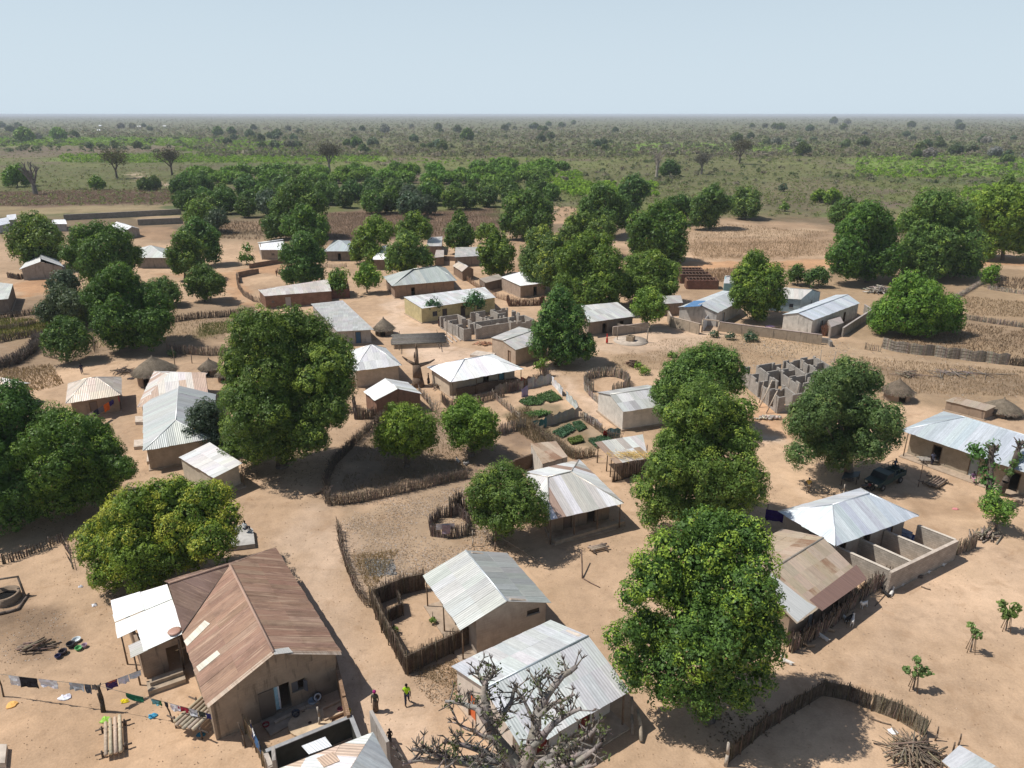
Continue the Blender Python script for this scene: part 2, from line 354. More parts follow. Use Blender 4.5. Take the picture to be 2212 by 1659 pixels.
# red earth tracks, northern edge
Z([(1470, 566), (1650, 566), (1800, 556), (2300, 556), (2300, 572), (1900, 576), (1650, 584), (1480, 580)], (.50, .29, .16), .8, .9)
Z([(1100, 580), (1200, 585), (1180, 615), (1120, 600)], RED, 1, .7); Z([(20, 612), (130, 600), (140, 612), (100, 640), (30, 635)], RED, 1, .7)
Z([(300, 590), (380, 590), (500, 590), (520, 600), (540, 660), (500, 660), (470, 600)], RED, 1, .5); Z([(480, 585), (620, 570), (620, 590), (520, 596)], RED, 1, .6)
Z([(-100, 560), (60, 560), (30, 610), (-100, 640)], (.38, .27, .18), 1.5, .6)
Z([(1480, 470), (1800, 490), (1800, 545), (1640, 565), (1490, 555), (1470, 520)], (.37, .255, .165), 3, .9)
Z([(1500, 478), (1780, 498), (1720, 515), (1500, 520)], (.44, .32, .215), 2.5, .7); Z([(1190, 445), (1250, 450), (1225, 480), (1185, 485)], (.42, .28, .18), 1.5, .9)
Z([(-300, 448), (390, 440), (390, 458), (-300, 470)], (.30, .23, .14), 3, .8); Z([(300, 466), (390, 466), (390, 476), (300, 478)], (.42, .31, .2), 1, .8)
Z([(280, 490), (380, 490), (385, 515), (300, 520)], (.33, .22, .14), 1.5, .9)
Z([(-300, 412), (390, 405), (392, 440), (-300, 452)], (.165, .115, .085), 3, 1); Z([(690, 460), (1080, 450), (1080, 500), (940, 515), (690, 520)], (.19, .13, .092), 3, 1)
Z([(470, 478), (600, 478), (580, 500), (470, 500)], (.30, .21, .14), 2, .8); Z([(1760, 440), (1830, 438), (1840, 462), (1780, 470)], (.10, .15, .045), 3, .8)
Z([(0, 310), (500, 302), (620, 318), (300, 330), (0, 345)], (.17, .13, .10), 8, .8); Z([(120, 335), (560, 320), (700, 330), (660, 365), (380, 370), (120, 350)], (.115, .12, .06), 8, .7)
Z([(0, 350), (390, 372), (390, 410), (0, 412)], (.12, .13, .058), 4, .9)
Z([(1210, 375), (1500, 330), (1800, 370), (1790, 440), (1640, 470), (1400, 420), (1230, 410)], (.13, .135, .062), 5, .8)
Z([(1560, 420), (1800, 380), (1900, 420), (1760, 470), (1650, 470)], (.15, .125, .085), 5, .6)
Z([(285, 372), (300, 372), (312, 384), (345, 394), (372, 398), (372, 404), (330, 400), (300, 390)], (.5, .38, .28), 1, .9)
Z([(1040, 520), (1200, 500), (1400, 560), (1480, 600), (1300, 660), (1120, 600)], (.34, .23, .145), 2, .7)
Z([(1460, 585), (1700, 600), (1690, 660), (1500, 640)], (.33, .225, .14), 1.5, .6)
Z([(1500, 690), (1690, 690), (1770, 720), (1560, 700)], (.42, .30, .2), 1, .5)
# paler trodden streets
Z([(690, 1080), (735, 1100), (800, 1330), (880, 1470), (960, 1560), (860, 1640), (780, 1500), (700, 1300), (620, 1160)], (.60, .445, .325), 1.2, .7)
Z([(870, 690), (990, 740), (1060, 760), (1180, 780), (1300, 880), (1330, 940), (1260, 900), (1170, 800), (930, 790), (850, 740), (830, 640), (890, 660)], (.61, .46, .345), 1.2, .7)
Z([(1280, 720), (1480, 700), (1560, 720), (1420, 760), (1290, 760)], (.54, .405, .295), 1.2, .7)
Z([(1840, 1430), (2000, 1240), (2300, 1150), (2300, 1330), (2050, 1420), (1900, 1500)], (.54, .385, .265), 1.5, .6)
Z([(0, 1480), (400, 1470), (520, 1640), (200, 1700), (0, 1700)], (.50, .335, .21), 1.5, .6)
for (pts, w) in (([(1790, 1490), (1850, 1440), (1950, 1360), (2060, 1290), (2230, 1210)], 4), ([(1800, 1500), (1870, 1450), (1970, 1372), (2080, 1302), (2240, 1225)], 4), ([(1400, 1640), (1500, 1625), (1620, 1655)], 4), ([(640, 1120), (700, 1260), (770, 1400), (830, 1520), (880, 1660)], 5), ([(660, 1110), (725, 1260), (800, 1400), (860, 1510), (915, 1660)], 5), ([(30, 1470), (200, 1460), (330, 1470), (440, 1560)], 6), ([(1010, 760), (1180, 790), (1290, 880)], 4), ([(1560, 1010), (1660, 1020), (1760, 1080), (2000, 1110)], 4)):
    for i in range(len(pts)-1): (x0, y0), (x1, y1) = pts[i], pts[i+1]; Z([(x0-w, y0), (x1-w, y1), (x1+w, y1), (x0+w, y0)], (.58, .43, .31), .35, .55)
for (x, y, r, cc) in ((300, 1560, 40, (.36, .24, .15)), (1180, 1290, 50, (.40, .28, .18)), (1980, 1180, 60, (.37, .25, .16)), (1330, 1200, 40, (.41, .29, .19)), (1900, 1400, 70, (.40, .28, .185)), (620, 1200, 30, (.43, .31, .21)), (960, 1560, 40, (.40, .28, .18)), (240, 890, 40, (.42, .3, .2)), (1250, 800, 40, (.40, .28, .18)), (2080, 1240, 60, (.42, .30, .2)), (2140, 1560, 60, (.38, .265, .175)), (180, 1640, 70, (.42, .28, .17))):
    Z([(x-r, y), (x-r*.4, y-r*.4), (x+r*.6, y-r*.5), (x+r, y+r*.1), (x+r*.3, y+r*.5), (x-r*.5, y+r*.4)], cc, 1.1, .7)
ground()
# ------------------------------------------------------------------ buildings: helpers
def clip(poly, a, b, c):
    """keep the part of a 2-D polygon with a*u+b*v<=c"""
    out = []
    for i in range(len(poly)):
        p, q = poly[i], poly[(i+1) % len(poly)]
        dp = a*p[0]+b*p[1]-c; dq = a*q[0]+b*q[1]-c
        if dp <= 0: out.append(p)
        if (dp < 0 < dq) or (dq < 0 < dp):
            t = dp/(dp-dq); out.append((p[0]+(q[0]-p[0])*t, p[1]+(q[1]-p[1])*t))
    return out
def sheets(mb, pts, palette, sw=.85, sl=2.4, jitter=.012, ragged=.09, rnd=None, thick=.02):
    """corrugated sheets covering a sloping polygon; first edge is the eave. palette: list of (weight, rgb, rust)"""
    r = rnd or RND; pts = [Vector(p) for p in pts]
    o = pts[0]; u = (pts[1]-o).normalized(); nrm = None
    for p in pts[2:]:
        nrm = u.cross(p-o)
        if nrm.length > 1e-4: break
    nrm.normalize()
    if nrm.z < 0: nrm = -nrm
    v = nrm.cross(u)
    if (sum(pts, Vector())/len(pts)-o).dot(v) < 0: v = -v
    P = [((p-o).dot(u), (p-o).dot(v)) for p in pts]
    if sum(P[i][0]*P[(i+1) % len(P)][1]-P[(i+1) % len(P)][0]*P[i][1] for i in range(len(P))) < 0: P = P[::-1]
    u0 = min(p[0] for p in P); u1 = max(p[0] for p in P); v1 = max(p[1] for p in P)
    nu = max(1, round((u1-u0)/sw)); nv = max(1, round(v1/sl)); wts = [p[0] for p in palette]; ou, ov = r.uniform(0, 50), r.uniform(0, 50)
    for i in range(nu):
        a0 = u0+(u1-u0)*i/nu; a1 = u0+(u1-u0)*(i+1)/nu; col0 = r.choices(palette, wts)[0]
        for k in range(nv):
            b0 = v1*k/nv-(r.uniform(0, ragged) if k == 0 else 0.03); b1 = v1*(k+1)/nv
            q = clip(clip(clip(P, -1, 0, -a0), 1, 0, a1), 0, 1, b1)
            q = clip(q, 0, -1, -b0) if k else [(x, y-(r.uniform(0, ragged) if y < 1e-3 and len(P) > 2 else 0)) for x, y in q]
            if len(q) < 3: continue
            colr = col0 if r.random() < .6 else r.choices(palette, wts)[0]
            h = .004+r.uniform(0, jitter*1.8)+(nv-k)*.003; cc = (*jit(colr[1], .1, r), min(1, max(0, colr[2]+r.uniform(-.12, .12))))
            top = [o+u*x+v*y+nrm*(h+thick) for x, y in q]; bot = [o+u*x+v*y+nrm*h for x, y in q]
            uv = [(x+ou, y+ov) for x, y in q]; mb.poly(top, cc, uv); mb.poly(bot[::-1], cc, uv[::-1])
            for j in range(len(q)):
                m = (j+1) % len(q); mb.poly([bot[j], bot[m], top[m], top[j]], cc, [uv[j], uv[m], uv[m], uv[j]])
def wall_run(mb, p, q, z0, h, t, opens=(), col=None):
    """upright wall p-q with real openings [(s0,s1,zb,zt)]"""
    p = Vector((p[0], p[1])); q = Vector((q[0], q[1])); d = (q-p); L = d.length; d.normalize(); s = 0
    for (a, b, zb, zt) in sorted(opens):
        a = max(.1, a); b = min(L-.1, b)
        if a > s: mb.bar(p+d*s, p+d*a, t, z0, z0+h, col)
        if zb > z0+.02: mb.bar(p+d*a, p+d*b, t, z0, zb, col)
        if zt < z0+h-.02: mb.bar(p+d*a, p+d*b, t, zt, z0+h, col)
        s = b
    mb.bar(p+d*s, q, t, z0, z0+h, col)

ZINC = [(3, (.43, .455, .46), .03), (3, (.48, .50, .50), .0), (1, (.38, .40, .405), .08)]
WHITE = [(4, (.88, .88, .87), 0), (2, (.84, .845, .84), 0)]  # sun glare on bare zinc put into a near-white base
PALE = [(3, (.54, .52, .485), .06), (2, (.49, .48, .45), .12), (1, (.57, .55, .52), .02)]
BLUEW = [(3, (.66, .71, .75), 0), (2, (.70, .74, .77), 0), (1, (.62, .66, .70), .02)]
GREYG = [(3, (.46, .49, .46), .03), (2, (.50, .52, .48), .0)]
RUSTY = [(4, (.27, .158, .107), .35), (4, (.30, .18, .122), .28), (1, (.335, .215, .15), .2)]
MIXED = [(3, (.62, .60, .56), .12), (2, (.78, .77, .75), .05), (2, (.40, .29, .21), .35), (1, (.50, .46, .40), .25)]
TAN = [(3, (.50, .39, .28), .5), (3, (.53, .42, .31), .42), (1, (.46, .34, .24), .6)]
MUDW = (.30, .225, .165); CREAM = (.52, .43, .33); REDMUD = (.26, .15, .105); WHITEW = (.66, .64, .60); GREYW = (.36, .33, .30); BLUEWALL = (.36, .47, .52)

def dup4(pts, z):
    P = [W(x, y, z) for x, y in pts]
    if len(P) == 3: P.append(P[0]+P[2]-P[1])
    return P
def house(label, pts, ez=2.6, rr=1.3, style='gable', ins=(0, 0), over=(.5, .4, .5, .4), pal=ZINC, roofmat=None, wall=MUDW, wmat=None, doors=(), windows=(),
          posts=None, plinth=.12, cap=(.60, .62, .62), cat='house', name='village_house', z0=0, group=None, ragged=.09, world=None, sl=2.4, walls=True, caps=True):
    """pts: eave corners A,B,C,D (survey points at eave height), ridge runs along A-B. over: wall set-back on AB,BC,CD,DA"""
    A, B, C, D = world or dup4(pts, ez)
    ctr = (A+B+C+D)/4; root = thing(name, label, cat, (ctr.x, ctr.y, z0), group)
    m0 = (A+D)/2; m1 = (B+C)/2; ax = (m1-m0).normalized(); up = Vector((0, 0, rr))
    rb = MB(); r = random.Random(label)
    rm = roofmat or M_ROOF
    if style == 'shed':   # high edge is C-D
        Ch, Dh = C+up, D+up; sheets(rb, [A, B, Ch, Dh], pal, rnd=r, ragged=ragged, sl=sl); R0, R1 = Dh, Ch
    else:
        R0 = m0+up+ax*ins[0]; R1 = m1+up-ax*ins[1]
        sheets(rb, [A, B, R1, R0], pal, rnd=r, ragged=ragged, sl=sl); sheets(rb, [C, D, R0, R1], pal, rnd=r, ragged=ragged, sl=sl)
        if ins[0] > .3: sheets(rb, [D, A, R0], pal, rnd=r, ragged=ragged, sl=sl)
        if ins[1] > .3: sheets(rb, [B, C, R1], pal, rnd=r, ragged=ragged, sl=sl)
    roof = rb.build('roof', rm, root)
    if style != 'shed' and caps:
        cb = MB(cap); up2 = Vector((0, 0, .035)); cb.path([R0+up2, R1+up2], .07, .07, 6)
        for e, (P, Q, R) in ((0, (D, A, R0)), (1, (B, C, R1))):
            if ins[e] > .3: cb.tube(P+up2, R+up2, .06, .06, 6); cb.tube(Q+up2, R+up2, .06, .06, 6)
        cb.build('ridge_cap', M_METAL, roof)
    # walls
    e0 = (B-A).normalized(); e1 = (D-A); depth_ = e1.length; e1.normalize(); Lab = (B-A).length
    oAB, oBC, oCD, oDA = over
    a = A+e0*oDA+e1*oAB; b = B-e0*oBC+(C-B).normalized()*oAB; c = C-(C-D).normalized()*oBC-(C-B).normalized()*oCD; d = D+(C-D).normalized()*oDA-e1*oCD
    half = depth_/2
    if style == 'shed': hA = ez+rr*oAB/depth_-.08; hD = ez+rr*(depth_-oCD)/depth_-.08
    else:
        hA = ez+rr*min(1, oAB/half)-.07; hD = ez+rr*min(1, oCD/half)-.07
        for e in (0, 1):
            if ins[e] > .3:
                o = (oDA, oBC)[e]; hh = ez+rr*min(1, o/ins[e])-.07; hA = min(hA, hh); hD = min(hD, hh)
    sides = {'AB': (a, b, hA), 'BC': (b, c, min(hA, hD)), 'CD': (c, d, hD), 'DA': (d, a, min(hA, hD))}
    op = {k: [] for k in sides}; leafs = []
    for (sd, fr, w, h, colr) in doors:
        p, q, hh = sides[sd]; L = (q-p).length; s = fr*L; h = min(h, hh-z0-.15); op[sd].append((s-w/2, s+w/2, z0, z0+plinth+h)); leafs.append(('door', sd, s, w, z0+plinth, z0+plinth+h, colr))
    for (sd, fr, w, zb, zt, colr) in windows:
        p, q, hh = sides[sd]; L = (q-p).length; s = fr*L; op[sd].append((s-w/2, s+w/2, z0+zb, z0+zt)); leafs.append(('window', sd, s, w, z0+zb, z0+zt, colr))
    if not walls: return root, dict(A=A, B=B, C=C, D=D, R0=R0, R1=R1, roof=roof)
    t = .22; wm = wmat or M_PLAST; wb = MB(wall)
    for k, (p, q, hh) in sides.items():
        dd = (q-p).normalized()*t/2
        if k in ('AB', 'CD'): wall_run(wb, p-dd, q+dd, z0, hh-z0, t, [(x+t/2, y+t/2, zb, zt) for x, y, zb, zt in op[k]])
        else:
            wall_run(wb, p+dd, q-dd, z0, hh-z0, t, [(x-t/2, y-t/2, zb, zt) for x, y, zb, zt in op[k]])
            e = 0 if k == 'DA' else 1
            if style == 'gable' and ins[e] <= .3:      # gable triangle
                m = (p+q)/2; lo, hi = (hD, hA) if k == 'DA' else (hA, hD)
                n = Vector((-(q-p).y, (q-p).x)).normalized()*t/2; pk = ez+rr-.06
                tri = [(p, lo), (q, hi), (m, pk)]; z_ = min(hA, hD)
                f = [Vector((v.x+n.x, v.y+n.y, h)) for v, h in tri]; g = [Vector((v.x-n.x, v.y-n.y, h)) for v, h in tri]
                f0 = [Vector((p.x+n.x, p.y+n.y, z_)), Vector((q.x+n.x, q.y+n.y, z_))]; g0 = [Vector((p.x-n.x, p.y-n.y, z_)), Vector((q.x-n.x, q.y-n.y, z_))]
                L = (q-p).length
                for S, S0 in ((f, f0), (g, g0)): wb.poly([S0[0], S0[1], S[1], S[2], S[0]], None, [(0, z_), (L, z_), (L, S[1].z), (L/2, pk), (0, S[0].z)])
                wb.poly([f[0], f[2], g[2], g[0]]); wb.poly([f[2], f[1], g[1], g[2]])
            elif style == 'shed':
                n = Vector((-(q-p).y, (q-p).x)).normalized()*t/2; lo, hi = (hD, hA) if k == 'DA' else (hA, hD); z_ = min(hA, hD); L = (q-p).length
                for sg in (1, -1):
                    wb.poly([(p.x+n.x*sg, p.y+n.y*sg, z_), (q.x+n.x*sg, q.y+n.y*sg, z_), (q.x+n.x*sg, q.y+n.y*sg, hi), (p.x+n.x*sg, p.y+n.y*sg, lo)], None, [(0, z_), (L, z_), (L, hi), (0, lo)])
    wb.build('wall', wm, root)
    for (kind, sd, s, w, zb, zt, colr) in leafs:
        p, q, hh = sides[sd]; dd = (q-p).normalized(); x0 = p+dd*(s-w/2); x1 = p+dd*(s+w/2)
        if kind == 'door':
            fb = MB((.16, .11, .07)); fb.bar(x0, x0+dd*.07, t+.05, zb, zt); fb.bar(x1-dd*.07, x1, t+.05, zb, zt); fb.bar(x0+dd*.07, x1-dd*.07, t+.05, zt-.07, zt)
            fr = None
            if colr:
                db = MB(colr); db.bar(x0+dd*.075, x1-dd*.075, .05, zb, zt-.075); fr = db.build('door', M_PAINT, root); fb.build('door_frame', M_WOOD, fr)
            else: fb.build('door_frame', M_WOOD, root)
        else:
            sb = MB(colr or (.12, .10, .09)); sb.bar(x0, x1, .05, zb, zt); so = sb.build('window_panel', M_PAINT, root)  # dark panels put the shade inside an open window into colour
            fb = MB((.30, .26, .21)); fb.bar(x0-dd*.05, x1+dd*.05, t+.1, zb-.06, zb-.004); fb.build('sill', M_CONC, so)
    if plinth:
        pb = MB(tuple(x*.95 for x in (.40, .31, .23))); g = .28
        ring = [a-e0*g-e1*g, b+e0*g-e1*g, c+e0*g+e1*g, d-e0*g+e1*g]
        if posts and posts.get('slab', True):
            sd = posts['side']; ex = posts.get('ext', .1)
            if sd == 'AB': ring[0] = ring[0]-e1*(oAB-g+ex); ring[1] = ring[1]-e1*(oAB-g+ex)
            if sd == 'CD': ring[2] = ring[2]+e1*(oCD-g+ex); ring[3] = ring[3]+e1*(oCD-g+ex)
            if sd == 'BC': ring[1] = ring[1]+e0*(oBC-g+ex); ring[2] = ring[2]+e0*(oBC-g+ex)
        pb.prism(ring, z0-.05, z0+plinth); pb.build('plinth', M_CONC, root)
    if posts:
        sd = posts['side']; n = posts['n']
        P, Q = {'AB': (A, B), 'CD': (C, D), 'BC': (B, C), 'DA': (D, A)}[sd]; ninw = {'AB': e1, 'CD': -e1, 'BC': -e0, 'DA': e0}[sd]
        for i in range(n):
            f = (i+.5)/n if n > 1 else .5
            f = .03+.94*i/(n-1) if n > 1 else .5
            x = P.lerp(Q, f)+ninw*.18; qb = MB((.17, .12, .08)); qb.tube((x.x, x.y, z0), (x.x+RND.uniform(-.05, .05), x.y, ez+.03), .06, .05, 6); qb.build('post', M_WOOD, root)
    return root, dict(A=A, B=B, C=C, D=D, R0=R0, R1=R1, a=a, b=b, c=c, d=d, e0=e0, e1=e1, roof=roof, hA=hA, hD=hD)
def on_slope(px, py, P, Q, R):
    """survey point lying on the roof plane P,Q,R"""
    n = (Q-P).cross(R-P).normalized(); o = Vector((0, 0, CAM_H)); d = W(px, py, 0)-o; t = (P-o).dot(n)/d.dot(n); return o+d*t, (n if n.z > 0 else -n)
def roof_patch(root, plane, px, col, rust=.1, lift=.05, name='roof_patch', mat=None):
    mb = MB(); q = []
    for x, y in px:
        p, n = on_slope(x, y, *plane); q.append(p+n*lift)
    mb.poly(q, (*col, rust)); mb.poly([p-n*.02 for p in q][::-1], (*col, rust))
    for i in range(len(q)): j = (i+1) % len(q); mb.poly([q[i]-n*.02, q[j]-n*.02, q[j], q[i]], (*col, rust))
    return mb.build(name, mat or M_ROOF, root)
def yard_wall(label, path, h=1.7, t=.22, col=(.34, .30, .26), mat=None, ztop=False, name='yard_wall', cat='wall', closed=False, ragged=0, group=None, coping=True, opens=None):
    P = [W(x, y, h if ztop else 0) for x, y in path]
    if closed: P.append(P[0])
    r = random.Random(label); root = thing(name, label, cat, (P[0].x, P[0].y, 0), group); mb = MB(col)
    for i in range(len(P)-1):
        p, q = P[i], P[i+1]; d = (q-p); d.z = 0; L = d.length; d.normalize()
        p2 = Vector((p.x, p.y, 0))-d*(t/2 if i % 2 == 0 else -t/2); q2 = Vector((q.x, q.y, 0))+d*(t/2 if i % 2 == 0 else -t/2); hh = h+(.003 if i % 2 else 0); L = (q2-p2).length
        if ragged:
            s = 0; lvl = 0
            while s < L:
                w = min(L-s, r.choice((.42, .84, 1.26))); lvl = max(-3, min(0, lvl+r.choice((-1, 0, 0, 1)))) if r.random() < .8 else 0
                mb.bar(p2+d*s, p2+d*(s+w), t, 0, max(.4, hh+lvl*.2*ragged), col); s += w
        else: wall_run(mb, p2, q2, 0, hh, t, (opens or {}).get(i, ()), col)
    o = mb.build('wall', mat or M_BLOCK, root)
    if coping and not ragged:
        cb = MB(tuple(max(.3, min(1, x*1.2)) for x in col))
        for i in range(len(P)-1):
            p, q = P[i], P[i+1]; cb.bar(p, q, t+.06, h+.006+.004*(i % 2), h+.05+.004*(i % 2))
        cb.build('coping', M_CONC, root)
    return root

def fence(label, path, h=1.3, step=.11, r=.022, lean=.12, col=(.17, .125, .09), name='stick_fence', cat='fence', rails=2, gap=.0, hj=.25, group=None, closed=False, world=None, postcol=None, thorn=0, mat=None, posts=True, rows=1):
    """a line of driven sticks with rails and stouter posts"""
    P = world or [W(x, y, 0) for x, y in path]
    if closed: P.append(P[0])
    h *= .8; hj = max(.05, hj*.8); col = tuple(x*1.25 for x in col)
    rn = random.Random(label); root = thing(name, label, cat, P[0], group); mb = MB(col); pb = MB(postcol or tuple(x*.9 for x in col))
    for i in range(len(P)-1):
        p, q = P[i], P[i+1]; d = q-p; L = d.length
        if L < .05: continue
        d.normalize(); n = Vector((-d.y, d.x, 0)); s = 0
        while s < L:
            if rn.random() >= gap:
                for row in range(rows):
                    hh = h*(1+rn.uniform(-hj, hj)); b = p+d*(s+rn.uniform(-.03, .03))+n*(rn.uniform(-.05, .05)+(row-(rows-1)/2)*.16)
                    t = b+d*rn.uniform(-lean, lean)*hh+n*rn.uniform(-lean, lean)*hh+Vector((0, 0, hh)); rr_ = r*rn.uniform(.7, 1.3)
                    mb.tube(b, t, rr_, rr_*.6, 4, jit(col, .35, rn), False)
                    if thorn and rn.random() < thorn:
                        for _ in range(3):
                            m = b.lerp(t, rn.uniform(.3, 1)); mb.tube(m, m+Vector((rn.uniform(-.5, .5), rn.uniform(-.5, .5), rn.uniform(-.1, .5))), r*.5, r*.3, 3, jit(col, .3, rn), False)
            s += step*rn.uniform(.7, 1.3)
        for k in range(rails):
            z = h*(.35+.45*k/max(1, rails-1)) if rails > 1 else h*.7; m = p.lerp(q, .5)+Vector((0, 0, rn.uniform(-.06, .06)))
            mb.tube(p+Vector((0, 0, z)), m+Vector((0, 0, z)), .025, .022, 4, jit(col, .2, rn)); mb.tube(m+Vector((0, 0, z)), q+Vector((0, 0, z)), .022, .025, 4, jit(col, .2, rn))
        if posts:
            k = max(1, round(L/2.2))
            for j in range(k):
                b = p+d*(L*j/k); pb = MB(postcol or tuple(x*.9 for x in col)); pb.tube(b, b+Vector((rn.uniform(-.06, .06), rn.uniform(-.06, .06), h*rn.uniform(1.0, 1.25))), .05, .04, 5, jit(col, .25, rn)); pb.build('post', mat or M_WOOD, root)
    mb.build('sticks', mat or M_WOOD, root); return root
def woven(label, path, h=1.6, t=.14, col=(.13, .095, .07), name='wattle_fence', world=None, group=None, hj=.12, post=(.16, .12, .085), dens=26):
    """wattle wall: a dense upright mat of twigs both sides of a thin core, shaggy top"""
    P = world or [W(x, y, 0) for x, y in path]; h *= .88; rn = random.Random(label); root = thing(name, label, 'fence', P[0], group); mb = MB(col); pb = MB(post)
    for i in range(len(P)-1):
        p, q = P[i], P[i+1]; d = q-p; L = d.length; d.normalize(); n = Vector((-d.y, d.x, 0))
        mb.bar(p, q, t*.5, 0, h*.86, col)
        for k in range(int(L*dens)):
            s = rn.uniform(0, L); sd = rn.choice((-1, 1)); b = p+d*s+n*sd*t*rn.uniform(.25, .55); hh = h*rn.uniform(1-hj*1.6, 1+hj)
            mb.tube(b+Vector((0, 0, rn.uniform(0, .3))), b+d*rn.uniform(-.18, .18)+n*rn.uniform(-.09, .09)+Vector((0, 0, hh)), .022, .012, 3, jit(col, .4, rn), False)
        for k in range(max(1, round(L/1.5))):
            b = p+d*(L*k/max(1, round(L/1.5)))+n*(-t*.7); pb = MB(post); pb.tube(b, b+Vector((0, 0, h*rn.uniform(1.05, 1.25))), .045, .03, 5, jit(post, .2, rn)); pb.build('post', M_WOOD, root)
    mb.build('wattle', M_STRAW, root); return root
def thatch_hut(label, base, r=1.6, wh=1.4, rh=1.5, ov=.5, col=(.17, .14, .105), wall=MUDW, name='thatched_hut', cat='hut', door=True, group=None, tilt=None):
    c = W(*base, 0) if len(base) == 2 else Vector(base); rn = random.Random(label); root = thing(name, label, cat, c, group)
    wb = MB(wall); n = 20; da = -1.57
    for k in range(n):
        t0 = 2*math.pi*k/n; t1 = 2*math.pi*(k+1)/n
        if door and k in (14, 15): 
            wb.bar(c+Vector((math.cos(t0)*r, math.sin(t0)*r, 0)), c+Vector((math.cos(t1)*r, math.sin(t1)*r, 0)), .16, wh*.85, wh+.05, wall); continue
        wb.bar(c+Vector((math.cos(t0)*r, math.sin(t0)*r, 0)), c+Vector((math.cos(t1)*r, math.sin(t1)*r, 0)), .16, 0, wh+.05, wall)
    wb.build('wall', M_PLAST, root)
    tb = MB(col); R = r+ov; H = wh+rh
    prof = [(R, wh-.25), (R*.98, wh-.12), (R*.62, wh+rh*.42), (R*.3, wh+rh*.74), (.12, H), (0.05, H+.25)]; tb.lathe(c, prof, 28, col)
    for k in range(int(900*R)):
        t = rn.uniform(0, 6.283); f = rn.random()**.6; rad = R*f; z = wh-.15+(1-f)*rh; o = c+Vector((math.cos(t)*rad, math.sin(t)*rad, z+.03)); dr = Vector((math.cos(t), math.sin(t), 0))
        e = o+dr*rn.uniform(.2, .4)+Vector((0, 0, -rn.uniform(.05, .28))); w = Vector((-dr.y, dr.x, 0))*.03
        tb.poly([o-w, o+w, e+w*.4+Vector((0, 0, .01)), e-w*.4], jit(col, .4, rn))
    tb.build('thatch_roof', M_STRAW, root); return root
# ------------------------------------------------------------------ the houses of the village
# 1 large rusted house, front
A = W(736, 1410, 3); B = W(594, 1183, 3); D = W(448, 1527, 3); e = (B-A).normalized(); s = Vector((-e.y, e.x, 0)); w_ = (D-A).dot(s)
def RL(ee, ss, z): p = A+e*ee+s*ss; return Vector((p.x, p.y, z))
root = thing('village_house', 'big house under a brown rusted iron roof with a stained mud gable wall', 'house', (RL(7, 4, 0)))
rb = MB(); rn = random.Random(5); zr = 5.0; J = RL(11, w_/2, zr)
sheets(rb, [RL(0, 0, 3), RL(14.7, 0, 3), J, RL(-.1, w_/2, zr)], RUSTY, rnd=rn, sw=.62, sl=2.0); sheets(rb, [RL(0, w_, 3), RL(7.6, w_, 3), J, RL(-.1, w_/2, zr)], RUSTY, rnd=rn, sw=.62, sl=2.0)
sheets(rb, [RL(7.6, w_, 3), J, RL(11, w_, zr)], [(1, (.21, .135, .105), .35)], rnd=rn); sheets(rb, [RL(14.7, w_, 3), RL(14.7, 0, 3), J, RL(11, w_, zr)], [(1, (.21, .135, .105), .4)], rnd=rn)
R1o = rb.build('roof', M_RUST, root)
cb = MB((.38, .25, .19)); cb.path([RL(-.1, w_/2, zr+.05), J+Vector((0, 0, .05))], .1, .1, 6); cb.path([J+Vector((0, 0, .05)), RL(11, w_, zr+.05)], .08, .08, 6); cb.build('ridge_cap', M_RUST, R1o)
vb = MB((.07, .05, .04)); vb.tube(RL(7.6, w_, 3.07), J+Vector((0, 0, .02)), .06, .05, 5); vb.build('valley_gutter', M_RUST, R1o)
bb = MB((.50, .40, .31)); bb.poly([RL(-.22, w_, 2.98), RL(-.22, w_/2, zr), RL(.06, w_/2, zr+.06), RL(.06, w_, 3.06)], (.5, .4, .31, .2)); bb.poly([RL(-.22, 0, 2.98), RL(-.22, w_/2, zr), RL(.06, w_/2, zr+.06), RL(.06, 0, 3.06)], (.44, .36, .29, .3)); bb.build('verge_board', M_RUST, R1o)
for q in ([(443, 1341), (455, 1348), (405, 1397), (398, 1386)], [(470, 1406), (477, 1414), (431, 1452), (425, 1441)]):
    roof_patch(root, (RL(0, w_, 3), RL(7, w_, 3), J), q, (.60, .57, .48), 0, .06, 'roof_patch')
roof_patch(root, (RL(0, 0, 3), RL(14, 0, 3), J), [(590, 1405), (622, 1400), (632, 1411), (592, 1416)], (.66, .63, .58), .05, .07)
wb = MB((.31, .24, .175)); i_ = .35
cs = {'g': (RL(i_, w_-i_, 0), RL(i_, i_, 0)), 'r': (RL(i_, i_, 0), RL(14.4, i_, 0)), 'f': (RL(14.4, i_, 0), RL(14.4, w_-i_, 0)), 'l': (RL(14.4, w_-i_, 0), RL(i_, w_-i_, 0))}
gw = w_-2*i_
dpx = [W(600, 1503, .15), W(640, 1478, 1.2), W(512, 1530, 0)]
gs = lambda P: (cs['g'][1]-cs['g'][0]).normalized().dot(P-cs['g'][0])
ds = gs(dpx[0]); ws = gs(dpx[1])
wall_run(wb, *cs['g'], 0, 3.05, .3, [(ds-.5, ds+.5, .2, 2.2), (ws-.45, ws+.45, 1.15, 2.0)])
p, q = cs['g']; n = (q-p).normalized(); o = Vector((-n.y, n.x, 0))*.15; m = (p+q)/2
for sg in (1, -1): wb.poly([p+o*sg+Vector((0, 0, 3.05)), q+o*sg+Vector((0, 0, 3.05)), m+o*sg+Vector((0, 0, 4.88))])
n1 = (cs['r'][1]-cs['r'][0]).normalized()*.15
wall_run(wb, cs['r'][0]+n1, cs['r'][1]+n1, 0, 3.08, .3); wall_run(wb, cs['f'][0]+n*0, cs['f'][1], 0, 3.05, .294); wall_run(wb, cs['l'][0], cs['l'][1]-n1, 0, 3.08, .3, [(5.2, 6.1, 0, 2.0)])
